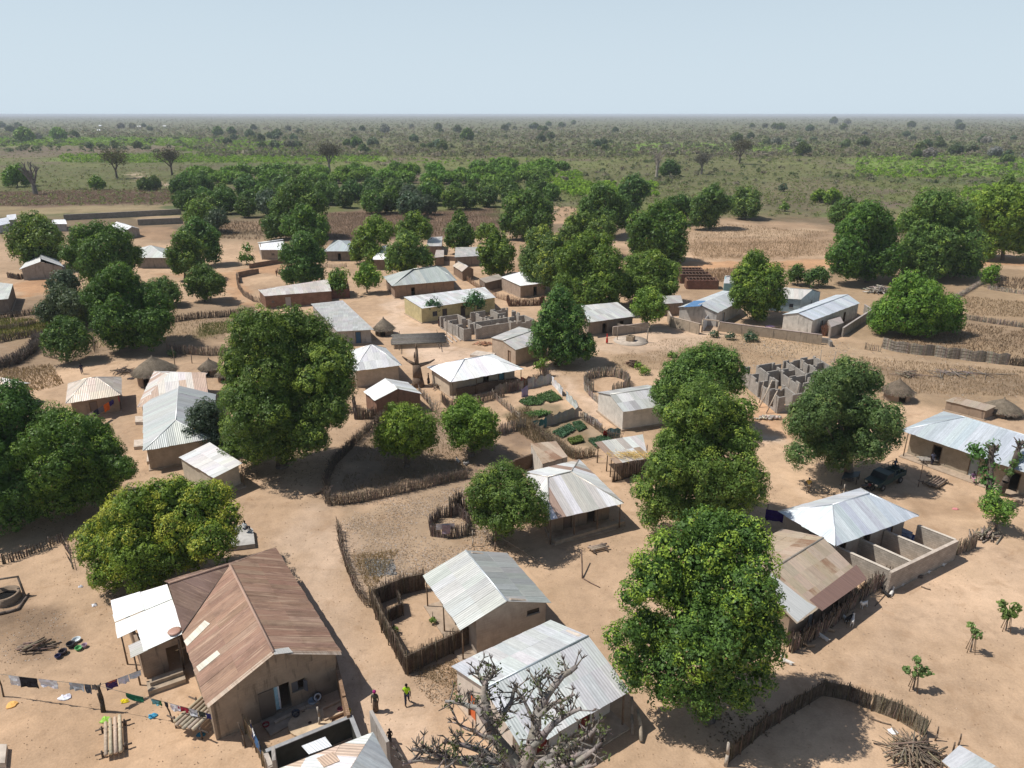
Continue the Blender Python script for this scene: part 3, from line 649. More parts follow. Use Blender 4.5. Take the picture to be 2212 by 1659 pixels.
wb.build('wall', M_PLAST, root)
db = MB((.13, .105, .085)); x0 = p+n*(ds-1.45); db.bar(x0-o*1.35, x0+n*.92-o*1.35, .05, .2, 2.2); db.build('door', M_PAINT, root)
kb = MB((.30, .50, .58)); x0 = p+n*(ds-.48)-o*.9
for k in range(6):
    a0 = x0+n*(.055*k); a1 = x0+n*(.055*(k+1)); off = o*(.25 if k % 2 else .05); off2 = o*(.05 if k % 2 else .25); kb.poly([a0+off+Vector((0, 0, .35)), a1+off2+Vector((0, 0, .35)), a1+off2+Vector((0, 0, 2.15)), a0+off+Vector((0, 0, 2.15))], (.34, .52, .60) if k < 4 else (.62, .6, .6))
kb.build('door_curtain', M_CLOTH, root)
sb = MB((.10, .10, .11)); sb.bar(p+n*(ws-.44), p+n*(ws-.02), .05, 1.16, 1.99); sb.bar(p+n*(ws+.3)-o*1.6, p+n*(ws+.46)-o*3.2, .05, 1.16, 1.99); sb.build('window_panel', M_PAINT, root)

TYRE = (p+n*(ws+1.0)-o*3.2, n.copy(), o.normalized())
# 2 white lean-to beside it
lt = thing('lean_to', 'shining white tin lean-to patched from sheets against the rusted house', 'lean-to', RL(10, 10, 0))
rb = MB(); rn = random.Random(3)
sheets(rb, [RL(7.75, 10.7, 2.55), RL(10.6, 10.75, 2.6), RL(10.6, 8.15, 2.95), RL(7.75, 8.15, 2.9)], WHITE, rnd=rn); sheets(rb, [RL(10.35, 12.0, 2.35), RL(15, 11.9, 2.5), RL(14.2, 8.2, 2.98), RL(10.55, 8.2, 2.95)], WHITE, rnd=rn, jitter=.06)
lo = rb.build('roof', M_WHITE, lt)
pb = MB(); sheets(pb, [RL(7.7, 11.5, 2.42), RL(9.1, 11.5, 2.44), RL(9.1, 10.5, 2.58), RL(7.7, 10.5, 2.56)], [(1, (.46, .45, .42), .1)], rnd=rn); pb.build('roof_patch', M_ROOF, lo)
wb = MB(MUDW); wall_run(wb, RL(8.3, 8.45, 0), RL(8.3, 10.9, 0), 0, 2.4, .2, [(.2, 1.0, 0, 1.9)]); wb.build('wall', M_PLAST, lt); wb = MB(MUDW); wall_run(wb, RL(8.5, 10.9, 0), RL(14, 11.2, 0), 0, 2.3, .2); wb.build('wall', M_PLAST, lt)
for (ee, ss) in ((7.85, 11.35), (10.5, 11.8), (7.85, 8.6)):
    qb = MB((.14, .1, .07)); qb.tube(RL(ee, ss, 0), RL(ee, ss, 2.45), .06, .05, 6); qb.build('post', M_WOOD, lt)
tb = MB((.42, .25, .19)); tb.lathe(RL(8.25, 8.7, 2.93), [(.42, 0), (.46, .06), (.3, .1), (0, .1)], 14); tag(tb.build('round_tray', M_PAINT, None, RL(8.25, 8.7, 2.93)), 'round reddish tray lying on the white lean-to roof', 'tray')
st = MB((.34, .27, .2)); st.bar(RL(6.9, 8.7, 0), RL(7.0, 11.0, 0), 1.1, 0, .35); st.bar(RL(7.05, 8.75, 0), RL(7.1, 10.8, 0), .45, .352, .62); tag(st.build('mud_bench', M_CONC, None, RL(7, 10, 0)), 'grey earth bench in front of the white lean-to', 'bench')

# 3 yard in front of the rusted house
yard_wall('brown mud brick wall along the street beside the rusted house yard', [(728, 1466), (757, 1590)], 1.75, .22, (.30, .19, .12), M_MUD, name='mud_wall', coping=False, ragged=.6)
woven('leaning wicker fence of pale canes hung with washing beside the yard', [(533, 1585), (556, 1624), (584, 1684)], 1.7, .1, (.26, .2, .13), 'cane_fence', dens=18)
yard_wall('blackened cement wall across the low end of the small yard', [(574, 1623), (758, 1548), (776, 1594)], 1.5, .2, (.04, .042, .037), M_CONC, True, 'cement_wall', coping=True)  # near-black colour holds both mould and the shade on this face
yard_wall('short cement wall at the street corner of the bottom pen', [(585, 1654), (574, 1628)], 1.45, .2, (.34, .3, .26), M_CONC, True, 'cement_wall')
tag_ = MB((.33, .27, .21)); g = [W(562, 1560), W(585, 1592), W(688, 1533), W(660, 1502)]; tag_.prism(g, 0, .12); tag(tag_.build('yard_paving', M_CONC, None, g[0]), 'grey cement paving before the door of the rusted house', 'paving')
kb_ = MB((.50, .40, .30)); kb_.bar(W(594, 1566), W(660, 1533), .22, 0, .24); kb_.bar(W(662, 1532), W(690, 1520), .2, 0, .22); tag(kb_.build('kerb', M_CONC, None, W(594, 1566)), 'pale cement kerb edging the yard paving', 'kerb')
rr_ = MB((.52, .40, .27)); c0 = W(670, 1565); ring = [c0+Vector((math.cos(t)*1.35*min(1, 1.08/max(abs(math.cos(t)), abs(math.sin(t)))**.5), math.sin(t)*1.15, 0)) for t in [k*math.pi/12 for k in range(24)]]
rr_.prism(ring, 0, .16); ro = tag(rr_.build('wash_slab', M_CONC, None, c0), 'rounded pale cement wash slab in the small yard', 'slab'); hb = MB((.07, .05, .04)); hb.lathe(c0+Vector((0, 0, .165)), [(.12, 0), (.1, .012), (0, .012)], 10); hb.build('drain', M_DARK, ro)
rr_ = MB((.50, .38, .27)); g = [W(700, 1561), W(747, 1541), W(738, 1517), W(696, 1537)]; rr_.prism(g, 0, .1)
for i in range(4): rr_.bar(g[i].lerp(g[(i+1) % 4], .02), g[i].lerp(g[(i+1) % 4], .98), .14, .1, .26+.003*i)
tag(rr_.build('wash_basin', M_CONC, None, g[0]), 'square kerbed wash place in the corner by the mud brick wall', 'basin')
# bottom house (cut by the frame)
hr = thing('tin_roofed_store', 'tin store at the bottom edge with a pale patched slope and a grey ribbed slope', 'store', W(740, 1700, 0))
e1_ = W(806, 1582, 2.9); e2_ = W(848, 1662, 2.2); e3_ = W(752, 1668, 2.9); rb = MB(); rn = random.Random(8); axv = e3_-e1_; apex = e1_+axv*1.3
sheets(rb, [e2_, e2_+axv*1.3, apex, e1_], [(1, (.43, .45, .45), .05)], rnd=rn, sw=.5)
lowp = W(586, 1676, 2.15); SL = (e1_, e3_, lowp)
sheets(rb, [on_slope(566, 1700, *SL)[0], on_slope(587, 1668, *SL)[0], on_slope(714, 1618, *SL)[0], e1_, apex, on_slope(640, 1790, *SL)[0]], [(3, (.66, .64, .60), .06), (1, (.56, .43, .33), .2), (2, (.70, .70, .68), .02)], rnd=rn, sw=.9, sl=1.6)
ro = rb.build('roof', M_ROOF, hr)
roof_patch(hr, SL, [(668, 1632), (718, 1614), (703, 1594), (652, 1614)], (.68, .70, .71), 0, .09); roof_patch(hr, SL, [(684, 1640), (722, 1626), (735, 1646), (700, 1660)], (.52, .38, .28), .1, .09)
wb = MB(GREYW); wall_run(wb, W(842, 1662), W(806, 1592), 0, 2.1, .2); wb.build('wall', M_PLAST, hr); wb = MB(GREYW); wall_run(wb, W(598, 1668), W(600, 1700), 0, 2.0, .2); wb.build('wall', M_PLAST, hr)

# 4 grey gable house, middle foreground
house('grey zinc gable house with pale plaster wall beside the twig walled yard', [(1190, 1303), (1094, 1195), (914, 1244), (996, 1361)], 2.8, 1.25, 'gable', (0, 0), (.45, .35, 1.3, .25), [(3, (.40, .41, .395), .03), (2, (.43, .44, .42), .05)], wall=(.40, .335, .275), wmat=M_CLEAN,
      windows=(('DA', .83, 1.0, 2.2, 2.62, (.03, .025, .02)),), doors=(('CD', .5, .9, 1.95, (.2, .13, .08)),), posts=dict(side='CD', n=3), cap=(.68, .72, .74))  # near-black panel: shade inside the window opening painted as colour
# 6 white house with red doors
house('long white zinc roofed house with an orange door behind the bare baobab', [(1130, 1625), (1360, 1492), (1190, 1340), (975, 1441)], 2.8, 1.35, 'gable', (0, 0), (1.5, .35, .4, .35), [(3, (.63, .645, .64), .01), (2, (.67, .68, .67), .03)], wall=(.60, .52, .44), wmat=M_CLEAN,
      doors=(('DA', .28, .95, 2.0, (.62, .13, .035)), ('AB', .72, .95, 2.0, (.22, .035, .025)), ('AB', .28, .95, 2.0, (.22, .035, .025))), posts=dict(side='AB', n=4, ext=.3), cap=(.52, .58, .60))
# 7 patched hip house with veranda
r7, g7 = house('hipped house with striped white and rusty sheets and an open veranda', [(1186, 1124), (1347, 1087), (1251, 993), (1134, 1021)], 2.6, 1.6, 'hip', (1.2, 3.3), (1.9, .6, .6, .6), [(4, (.80, .79, .78), .05), (2, (.60, .57, .52), .12), (1, (.42, .29, .22), .3)], wall=MUDW, sl=9,
      doors=(('AB', .3, .9, 1.9, (.17, .12, .09)), ('AB', .7, .9, 1.9, None)), posts=dict(side='AB', n=4), cap=(.60, .56, .50))
mb = MB((.38, .30, .22)); mb.bar(W(1196, 1176), W(1347, 1131), .5, 0, .42); tag(mb.build('earth_ledge', M_CONC, None, W(1196, 1176)), 'long low earth ledge before the veranda of the striped house', 'ledge')
house('tiny pale plastered hut with a flat rusted sheet roof behind the striped house', [(1171, 1003), (1226, 987), (1201, 956), (1146, 962)], 2.3, .15, 'shed', over=(.15, .15, .15, .15), pal=TAN, wall=(.52, .47, .41), name='flat_roofed_hut', cat='hut')
r7c, _ = house('open shelter of poles with patchwork rusty sheets and yellow straw', [(1329, 1002), (1400, 990), (1388, 945), (1284, 962)], 2.2, .35, 'shed', pal=MIXED, walls=False, name='pole_shelter', cat='shelter')
for k, (x, y) in enumerate(((1290, 1000), (1310, 1018), (1318, 1030), (1326, 1040), (1345, 1036), (1365, 1030), (1385, 1024), (1395, 1000))):
    qb = MB((.12, .09, .065)); b = W(x, y); qb.tube(b, b+Vector((.05, .1, 2.15)), .07, .05, 5); qb.build('post', M_WOOD, r7c)
qb = MB((.1, .075, .055))
for k in range(60):
    b = W(1322, 1042).lerp(W(1395, 1022), k/60); qb.tube(b, b+Vector((RND.uniform(-.1, .1), RND.uniform(-.1, .1), RND.uniform(1.2, 1.9))), .035, .025, 4, jit((.1, .075, .055), .3))
qb.build('stick_wall', M_WOOD, r7c)
sb = MB((.62, .42, .14)); c0 = W(1365, 985, 2.35)
for k in range(420):
    x, y = RND.gauss(0, 1.1), RND.gauss(0, .5); o = c0+Vector((x, y, .12+max(0, .18-.1*(x*x*.3+y*y*2))*RND.random()+.02*y)); d = Vector((RND.uniform(-.3, .3), RND.uniform(-.3, .3), RND.uniform(-.05, .1))); t = Vector((.03, .03, 0)); sb.poly([o-d, o-d+t, o+d+t, o+d], jit((.58, .40, .13), .25))
tag(sb.build('straw_heap', M_STRAW, None, c0), 'heap of yellow straw lying on the patchwork pole shelter', 'straw')
# 8 light blue white hip house with block bays
r8, g8 = house('pale blue hipped zinc house with open cement block bays in front', [(1805, 1179), (1984, 1114), (1859, 1055), (1681, 1105)], 2.8, 1.5, 'hip', (2.9, 2.9), (.9, .6, .6, .6), BLUEW, M_ROOFB, wall=(.34, .30, .26), wmat=M_PLAST, sl=9, doors=(('AB', .15, .9, 1.95, None), ('AB', .48, .9, 1.95, None), ('AB', .8, .9, 1.95, (.12, .13, .2))), cap=(.72, .75, .77))
# 9 patched rusty house by the goats
C9 = W(1690, 1143, 2.6)
r9, g9 = house('long low house with squared rusty and grey sheets above the goats', [(1719, 1347), (1866, 1249), (1690, 1143), (1540, 1232)], 2.5, 1.35, 'gable', (0, 0), (.8, .4, .5, .4), TAN, wall=MUDW, doors=(('AB', .35, .9, 1.9, (.35, .37, .38)), ('AB', .75, .9, 1.9, None)), cap=(.55, .47, .38), sl=1.3)
P9 = (g9['A'], g9['B'], g9['R1'])
roof_patch(r9, P9, [(1722, 1345), (1763, 1312), (1742, 1300), (1664, 1238), (1640, 1262)], (.62, .62, .59), .02, .055)
roof_patch(r9, P9, [(1775, 1321), (1872, 1252), (1849, 1221), (1748, 1297)], (.27, .165, .13), .1, .075)
# 10 long roof at right
A = W(1946, 930, 3); B = W(2290, 1046, 3); ax = (B-A).normalized(); n = Vector((-ax.y, ax.x, 0)); dpt = 9.5
B = A+ax*24
house('very long grey zinc hipped house with doors onto a shaded veranda, cut by the frame', None, 3.0, 1.9, 'hip', (4.2, 4.2), (1.3, .7, .7, .7), [(3, (.47, .52, .56), 0), (2, (.50, .55, .58), .01)], wall=(.36, .30, .225), wmat=M_CLEAN, sl=9, world=[A, B, B+n*dpt, A+n*dpt],
      doors=(('AB', .13, 1.0, 2.1, None), ('AB', .3, 1.0, 2.1, (.28, .32, .33)), ('AB', .47, 1.0, 2.1, None), ('AB', .64, 1.0, 2.1, (.28, .32, .33))), posts=dict(side='AB', n=2, ext=.25), cap=(.66, .70, .72))
# 11
house('white walled gable house beside the round stick pen', [(1346, 890), (1440, 876), (1400, 832), (1289, 848)], 2.6, .95, 'gable', (0, 0), (.35, .3, .35, .25), [(3, (.58, .575, .55), .03), (1, (.70, .70, .68), 0), (1, (.48, .47, .44), .08)], M_ROOFB, wall=(.60, .555, .49), wmat=M_CLEAN, cap=(.45, .44, .4), plinth=.2)
# 13 white hip
house('dazzling white hipped house with a dark veranda and stick yard', [(974, 826), (1131, 797), (1065, 765), (923, 793)], 2.6, 1.5, 'hip', (4, 4), (1.6, .6, .5, .6), WHITE, M_WHITE, wall=CREAM, wmat=M_CLEAN, sl=9, doors=(('AB', .55, .9, 1.9, None), ('AB', .8, .9, 1.9, (.1, .25, .3))), posts=dict(side='AB', n=4), cap=(.7, .7, .7))
# 14
house('low house with flat pale roof and stones, beside the unfinished block rooms', [(1113, 756), (1185, 737), (1122, 706), (1061, 730)], 2.7, .5, 'gable', (0, 0), (.3, .3, .3, .3), PALE, wall=(.40, .31, .235), wmat=M_CLEAN, doors=(('DA', .75, .9, 1.9, (.25, .17, .12)),), cap=(.5, .48, .44))
# 15
house('pale zinc house with long dark front wall beside the well', [(1271, 697), (1373, 683), (1333, 661), (1255, 669)], 2.7, .7, 'shed', over=(.9, .3, .3, .3), pal=[(3, (.68, .68, .66), .02), (1, (.60, .59, .57), .05)], wall=(.22, .175, .14), doors=(('AB', .35, .9, 1.9, None), ('AB', .75, .9, 1.9, None)))
# 17 yellow
house('yellow walled house with a white tin roof behind two papaya trees', [(912, 667), (1071, 643), (1047, 624), (872, 646)], 2.9, .35, 'shed', over=(.7, .2, .2, .2), pal=[(3, (.74, .74, .72), .02), (1, (.62, .61, .58), .08)], wall=(.50, .43, .24), wmat=M_CLEAN, doors=(('AB', .3, 1, 2, (.05, .04, .04)), ('AB', .55, 1, 2, (.05, .04, .04))), windows=(('AB', .17, 1.0, 1.0, 1.9, (.04, .04, .05)), ('AB', .78, 1.0, 1.0, 1.9, (.04, .04, .05))))
house('big grey green hipped roof house with mud outbuildings before it', [(847, 618), (987, 606), (962, 578), (828, 598)], 2.8, 2.0, 'hip', (6, 3.5), (.8, .7, .7, .7), GREYG, wall=(.27, .19, .14), sl=9, doors=(('AB', .3, .9, 1.9, None),), cap=(.52, .54, .5))
house('long low red mud building with pinkish sheet roof beside the curved street', [(571, 640), (716, 629), (709, 607), (558, 628)], 2.6, .35, 'shed', over=(.2, .2, .2, .3), pal=[(3, (.62, .56, .51), .08), (1, (.68, .64, .6), .02)], wall=REDMUD, wmat=M_MUD, doors=(('AB', .33, 1.2, 2, (.35, .31, .29)),), windows=(('AB', .1, .5, 1.2, 1.6, None),))
yard_wall('dark red mud brick wall joined to the long low red building', [(717, 646), (755, 643), (752, 628)], 1.9, .25, (.20, .10, .075), M_MUD, name='mud_wall', coping=False)
house('wide single pitch zinc roof with a blue door behind the great mango', [(728, 717), (808, 713), (741, 657), (672, 664)], 2.5, .7, 'shed', over=(1.0, .4, .4, .4), pal=[(3, (.50, .49, .46), .05), (2, (.54, .53, .5), .08)], wall=GREYW, doors=(('AB', .62, .95, 2, (.03, .10, .19)),), sl=1.2)
house('white pyramid roofed house with brown plank yard fence', [(763, 802), (868, 789), (833, 752), (742, 762)], 2.7, 2.1, 'hip', (3.4, 3.0), (.6, .5, .5, .5), [(4, (.74, .74, .73), .02), (1, (.64, .64, .62), .05)], M_ROOFB, wall=CREAM, wmat=M_CLEAN, sl=1.5, cap=(.7, .69, .67))
house('small red mud gable house with striped tin and rust roof', [(911, 851), (880, 826), (786, 846), (810, 866)], 2.4, 1.15, 'gable', (0, 0), (.3, .2, .3, .2), [(3, (.74, .74, .72), .05), (2, (.48, .34, .25), .3), (1, (.6, .58, .54), .1)], wall=REDMUD, wmat=M_PLAST, cap=(.6, .58, .55))
# left compound
house('square hut with pale tan hipped sheets and washing line in front', [(142, 872), (262, 853), (262, 815), (148, 829)], 2.5, 1.6, 'hip', (2.6, 2.6), (.7, .6, .5, .6), [(3, (.54, .465, .385), .1), (2, (.60, .53, .45), .06)], wall=MUDW, doors=(('AB', .45, .9, 1.9, (.16, .12, .1)),), sl=1.2, cap=(.66, .6, .54))
house('house with streaked rusty hipped roof beside the thatched cone hut', [(297, 880), (450, 858), (449, 806), (333, 802)], 2.5, 1.7, 'hip', (3.2, .1), (.5, .5, .5, .5), [(2, (.50, .37, .29), .25), (2, (.62, .56, .5), .15), (1, (.66, .63, .59), .05)], wall=MUDW, cap=(.62, .58, .53))
house('long pale grey zinc house with cement steps in the left compound', [(310, 974), (310, 869), (466, 852), (452, 948)], 2.6, 1.4, 'gable', (3.6, 0), (.4, .5, .4, .6), [(4, (.47, .485, .47), .02), (1, (.43, .44, .43), .06)], wall=(.40, .32, .25), wmat=M_CLEAN, sl=3, cap=(.68, .69, .68))
house('small white single pitch shop with cream wall at the street edge', [(387, 988), (462, 1033), (525, 1006), (454, 961)], 2.4, .25, 'shed', over=(.25, .9, .25, .25), pal=[(4, (.74, .73, .71), .04)], wall=(.50, .44, .35), wmat=M_CLEAN, name='village_shop', cat='shop', posts=dict(side='BC', n=2))
house('house with grey and brown streaked roof cut by the left frame', [(-60, 870), (24, 856), (66, 828), (-20, 815)], 2.5, 1.2, 'gable', (0, 0), (.4, .4, .4, .4), [(2, (.54, .53, .5), .08), (1, (.45, .36, .29), .2)], wall=MUDW)
# far left
house('grey walled gable house under tall mangoes at the far left', [(138, 577), (118, 556), (60, 562), (42, 582)], 2.6, 1.5, 'gable', (0, 0), (.5, .4, .5, .4), [(3, (.64, .64, .62), .02)], wall=(.33, .29, .25), sl=9)
house('pale hipped house between two dark mangoes on the left', [(290, 557), (364, 557), (362, 538), (298, 537)], 2.7, 1.9, 'hip', (4, 4), (.7, .7, .6, .6), [(3, (.56, .57, .52), .02)], wall=(.30, .26, .22), sl=9)
house('pale green grey roof cut by the left edge beside a stick pen', [(-30, 650), (18, 646), (29, 617), (-20, 612)], 2.8, .3, 'shed', over=(.4, .3, .3, .3), pal=[(1, (.56, .57, .52), .02)], wall=(.2, .16, .13))
house('small far gable house with white roof before the long field wall', [(302, 494), (268, 483), (238, 489), (270, 500)], 2.4, 1.0, 'gable', (0, 0), (.4, .3, .4, .3), [(1, (.70, .70, .70), 0)], wall=(.36, .32, .28), sl=9)
house('tiny white roof peeping over the tree at the far left wall', [(112, 484), (145, 484), (140, 474), (114, 475)], 2.4, .5, 'gable', (0, 0), pal=WHITE, roofmat=M_WHITE, wall=GREYW)
house('far whitish shed roof at the left edge', [(-12, 490), (22, 482), (16, 472), (-14, 478)], 2.4, .4, 'shed', pal=[(1, (.62, .63, .66), 0)], wall=(.5, .47, .43))
house('small pale grey roof near the left edge before the far wall', [(14, 476), (36, 474), (35, 465), (15, 467)], 2.4, .4, 'shed', pal=[(1, (.66, .67, .68), 0)], wall=(.4, .37, .33))
house('white gable house at the north edge of the village', [(562, 540), (616, 540), (611, 517), (556, 524)], 2.6, .9, 'gable', (0, 0), (.5, .4, .4, .4), WHITE, M_WHITE, wall=(.34, .28, .23), sl=9, windows=(('AB', .5, .8, 1.1, 1.7, None),))
house('grey hipped house half hidden by mangoes at the north edge', [(700, 543), (765, 543), (756, 520), (722, 519)], 2.6, 1.4, 'hip', (3, 3), (.6, .6, .5, .5), [(1, (.48, .52, .52), .01)], wall=(.24, .2, .165), sl=9, doors=(('AB', .5, .9, 1.9, None),))
house('steep white roofed house showing its bright end between mangoes', [(806, 561), (840, 561), (838, 530), (808, 534)], 2.6, 1.6, 'hip', (2, 2), (.3, .3, .3, .3), WHITE, M_WHITE, wall=(.22, .16, .12), sl=9)
house('little pale roofed hut beside the slender mango, north side', [(921, 532), (954, 532), (956, 514), (925, 516)], 2.4, .4, 'shed', over=(.2, .2, .2, .2), pal=PALE, wall=(.25, .19, .15))
house('pale flat roofed house right of the slender mango', [(982, 556), (1036, 553), (1034, 536), (984, 537)], 2.5, .3, 'shed', over=(.3, .2, .2, .2), pal=PALE, wall=(.24, .19, .155))
house('low brown roofed store with long mud wall, north side', [(938, 557), (959, 555), (959, 542), (942, 542)], 2.2, .2, 'shed', over=(.2, .2, .2, .2), pal=[(1, (.52, .44, .38), .1)], wall=(.25, .18, .13), name='mud_store', cat='store')
house('tan gable hut in the red earth street before the pole fence', [(1024, 582), (1000, 571), (978, 574), (998, 587)], 2.2, .9, 'gable', (0, 0), (.3, .2, .3, .2), [(1, (.56, .47, .39), .12)], wall=(.26, .18, .13), name='tan_hut', cat='hut')
house('brown open fronted shed facing the pole fence', [(1049, 611), (1087, 602), (1077, 594), (1035, 604)], 2.2, .2, 'shed', over=(.8, .2, .2, .2), pal=[(1, (.44, .38, .31), .15)], wall=(.2, .16, .13), name='open_shed', cat='shed')
house('white roofed house half covered by the big round mango beside the pole fence', [(1124, 618), (1180, 611), (1132, 588), (1082, 601)], 2.6, .3, 'shed', over=(.4, .3, .3, .3), pal=WHITE, roofmat=M_WHITE, wall=(.36, .28, .22), doors=(('AB', .6, .9, 1.9, None),))
# right compound
r38, g38 = house('long house with two stepped zinc slopes beside the courtyard gate', [(1550, 676), (1600, 650), (1562, 628), (1465, 664)], 2.7, .9, 'gable', (0, 0), (.3, .3, .3, .3), [(2, (.66, .69, .70), .02), (2, (.60, .62, .62), .05)], M_ROOFB, wall=(.50, .47, .43), doors=(('AB', .3, .9, 1.9, (.3, .32, .34)),), cap=(.4, .42, .43))
mb = MB((.06, .16, .30)); 
roof_patch(r38, (g38['C'], g38['D'], g38['R0']), [(1476, 664), (1499, 650), (1525, 650), (1512, 662)], (.10, .20, .36), 0, .06, 'blue_tarpaulin', M_CLOTH)
house('pale blue gable house with cream zinc roof behind the round mango', [(1655, 642), (1730, 647), (1775, 631), (1708, 628)], 2.7, 1.2, 'gable', (0, 0), (.3, .25, .3, .25), [(1, (.70, .66, .61), .02)], wall=BLUEWALL, wmat=M_CLEAN, windows=(('AB', .75, .7, 1.0, 1.7, (.05, .06, .08)), ('BC', .6, .6, 1.0, 1.7, (.08, .1, .12))), sl=9)
house('white washed house with long pale blue roof inside the courtyard', [(1757, 692), (1857, 655), (1806, 637), (1690, 680)], 2.8, .8, 'gable', (0, 0), (.3, .3, .3, .25), BLUEW, M_ROOFB, wall=(.56, .52, .46), doors=(('AB', .2, .9, 1.9, (.25, .3, .32)), ('AB', .7, .9, 1.9, None)), cap=(.35, .38, .4))
house('little turquoise house peeping out left of the round mango', [(1563, 612), (1592, 612), (1590, 600), (1566, 602)], 2.4, 1.0, 'gable', (0, 0), (.2, .2, .2, .2), [(1, (.62, .62, .6), .02)], wall=(.25, .42, .44), wmat=M_CLEAN)
house('small tin roofed cookhouse against the courtyard side wall', [(1795, 707), (1822, 697), (1815, 686), (1788, 694)], 2.0, .15, 'shed', over=(.1, .1, .1, .1), pal=[(1, (.42, .36, .33), .15)], wall=(.3, .26, .225), name='cookhouse', cat='hut')
house('grey mud hut with small pale roof under the mango left of the stepped house', [(1430, 657), (1475, 654), (1470, 640), (1428, 642)], 2.4, .2, 'shed', over=(.2, .2, .2, .2), pal=PALE, wall=(.25, .19, .15), name='mud_hut', cat='hut')
house('flat brown sheet roofed shed behind the very long house', [(2042, 866), (2130, 888), (2152, 880), (2064, 859)], 1.3, .15, 'shed', over=(.2, .2, .2, .2), pal=TAN, wall=MUDW, name='sheet_shed', cat='shed')
# bottom right tin roof
rb = MB(); rn = random.Random(2); ht = thing('tin_shelter', 'pale tin sheet shelter at the bottom right corner', 'shelter', W(2110, 1690))
a, b, c, d = W(2036, 1644, 1.5), W(2130, 1720, 1.5), W(2185, 1675, 1.7), W(2073, 1609, 1.7); sheets(rb, [a, b, c, d], [(3, (.62, .64, .64), .05), (1, (.5, .4, .32), .2)], rnd=rn); rb.build('roof', M_ROOF, ht)
for k, p in enumerate((a, b, c, d)):
    qb = MB((.14, .1, .07)); qb.tube((p.x, p.y, 0), (p.x, p.y, p.z), .05, .04, 5); qb.build('post', M_WOOD, ht)

# thatched huts
thatch_hut('round hut with dark cone thatch behind the rusty hipped house', (338, 826), 2.3, 1.9, 2.0, .75)
thatch_hut('small round thatched granary between two poles in the left compound', (455, 808), 1.2, 1.2, 1.1, .4, wall=(.2, .16, .12), name='granary', cat='granary')
thatch_hut('little thatched granary half hidden by the great mango', (487, 822), .9, 1.1, .9, .35, name='granary', cat='granary')
thatch_hut('round thatched granary with beehive top on the main street', (830, 722), 1.45, 1.2, 1.7, .45, (.2, .165, .125), (.2, .16, .12), 'granary', 'granary')
thatch_hut('thatched hut with stone foot peeping out right of the round dark mango', (1936, 862), 1.55, 1.3, 1.5, .5, (.15, .12, .09), (.28, .22, .17))
thatch_hut('low grey thatched cone behind the very long zinc house', (2162, 893), 1.7, .8, 1.2, .6, (.17, .14, .105))

# unfinished block buildings
def ruin(label, A, B, D, na, nb, h, seed, col=(.30, .265, .235), doors=.5):
    r = random.Random(seed); A, B, D = (Vector((*W(*q, 2.1)[:2], 0)) for q in (A, B, D)); root = thing('unfinished_house', label, 'building shell', A); mb = MB(col)
    def seg(p, q):
        d = q-p; L = d.length; d.normalize(); s = 0; gapc = r.random() < doors; g0 = r.uniform(.3, .7)*L
        while s < L-1e-3:
            w = min(L-s, r.choice((.42, .42, .84, 1.26)))
            if gapc and g0 < s+w/2 < g0+.9: mb.bar(p+d*s, p+d*(s+w), .2, 0, r.choice((.05, .2, .9)), col)
            else: mb.bar(p+d*s, p+d*(s+w), .2, 0, h-r.choice((0, 0, 0, 0, 0, 0, 0, 0, .2, .4)), col)
            s += w
    u = (B-A)/na; v = (D-A)/nb; un = u.normalized(); vn = v.normalized()
    for j in range(nb+1):
        for i in range(na):
            if j in (0, nb) or r.random() < .8: seg(A+u*i+v*j+un*.1, A+u*(i+1)+v*j-un*.1)
    for i in range(na+1):
        for j in range(nb):
            seg(A+u*i+v*j-vn*.1, A+u*i+v*(j+1)+vn*.1)
    mb.build('block_wall', M_BLOCK, root); return A, u, v, root
Ar, ur, vr, rr1 = ruin('roofless cement block rooms with ragged tops in the village centre', (1002, 711), (1152, 689), (951, 684), 4, 3, 2.1, 4, (.40, .36, .315))
Ar2, ur2, vr2, rr2 = ruin('roofless cement block house with timber props among the right hand mangoes', (1683, 860), (1850, 828), (1604, 796), 5, 4, 2.2, 9, (.35, .32, .285))
for (x, y, hh) in ((1715, 880, 3.4), (1700, 865, 3.2), (1640, 870, 3.0), (1768, 815, 4.2), (1730, 830, 3.6), (1795, 822, 4.4)):
    qb = MB((.36, .3, .24)); b = W(x, y); qb.tube(b, b+Vector((RND.uniform(-.3, .3), 0, hh)), .07, .06, 5); qb.build('prop', M_WOOD, rr2)
for (p, q) in (((1645, 868), (1668, 820)), ((1655, 893), (1678, 850)), ((1640, 880), (1650, 840))):
    qb = MB((.46, .38, .3)); b = W(*p); t = W(*q)+Vector((0, 0, 2.0)); t = b+Vector((1.3, .6, 2.9)); qb.tube(b, t, .09, .08, 5); qb.build('prop', M_WOOD, rr2)
for (x, y, hh) in ((978, 735, 3.3), (965, 728, 3), (1015, 720, 3.4)):
    qb = MB((.2, .16, .12)); b = W(x, y); qb.tube(b, b+Vector((.1, 0, hh)), .05, .04, 5); qb.build('prop', M_WOOD, rr1)
# block bays before the pale blue house
def bay(label, p, q, h=1.5, col=(.44, .39, .33)): return yard_wall(label, [p, q], h, .2, col, M_BLOCK, True, 'block_wall', coping=True)
yard_wall('long outer cement block wall of the three bays with goats in its shade', [(1925, 1236), (2067, 1168)], 1.9, .22, (.40, .34, .285), M_BLOCK, True, 'block_wall')
bay('end block wall of the bays nearest the stick fence', (1810, 1182), (1922, 1232), 1.85); bay('block partition between first and second bay', (1858, 1164), (1968, 1213), 1.8)
bay('block partition between second and third bay', (1913, 1147), (2018, 1190), 1.8); bay('far end block wall of the bays', (1985, 1135), (2064, 1166), 1.85)
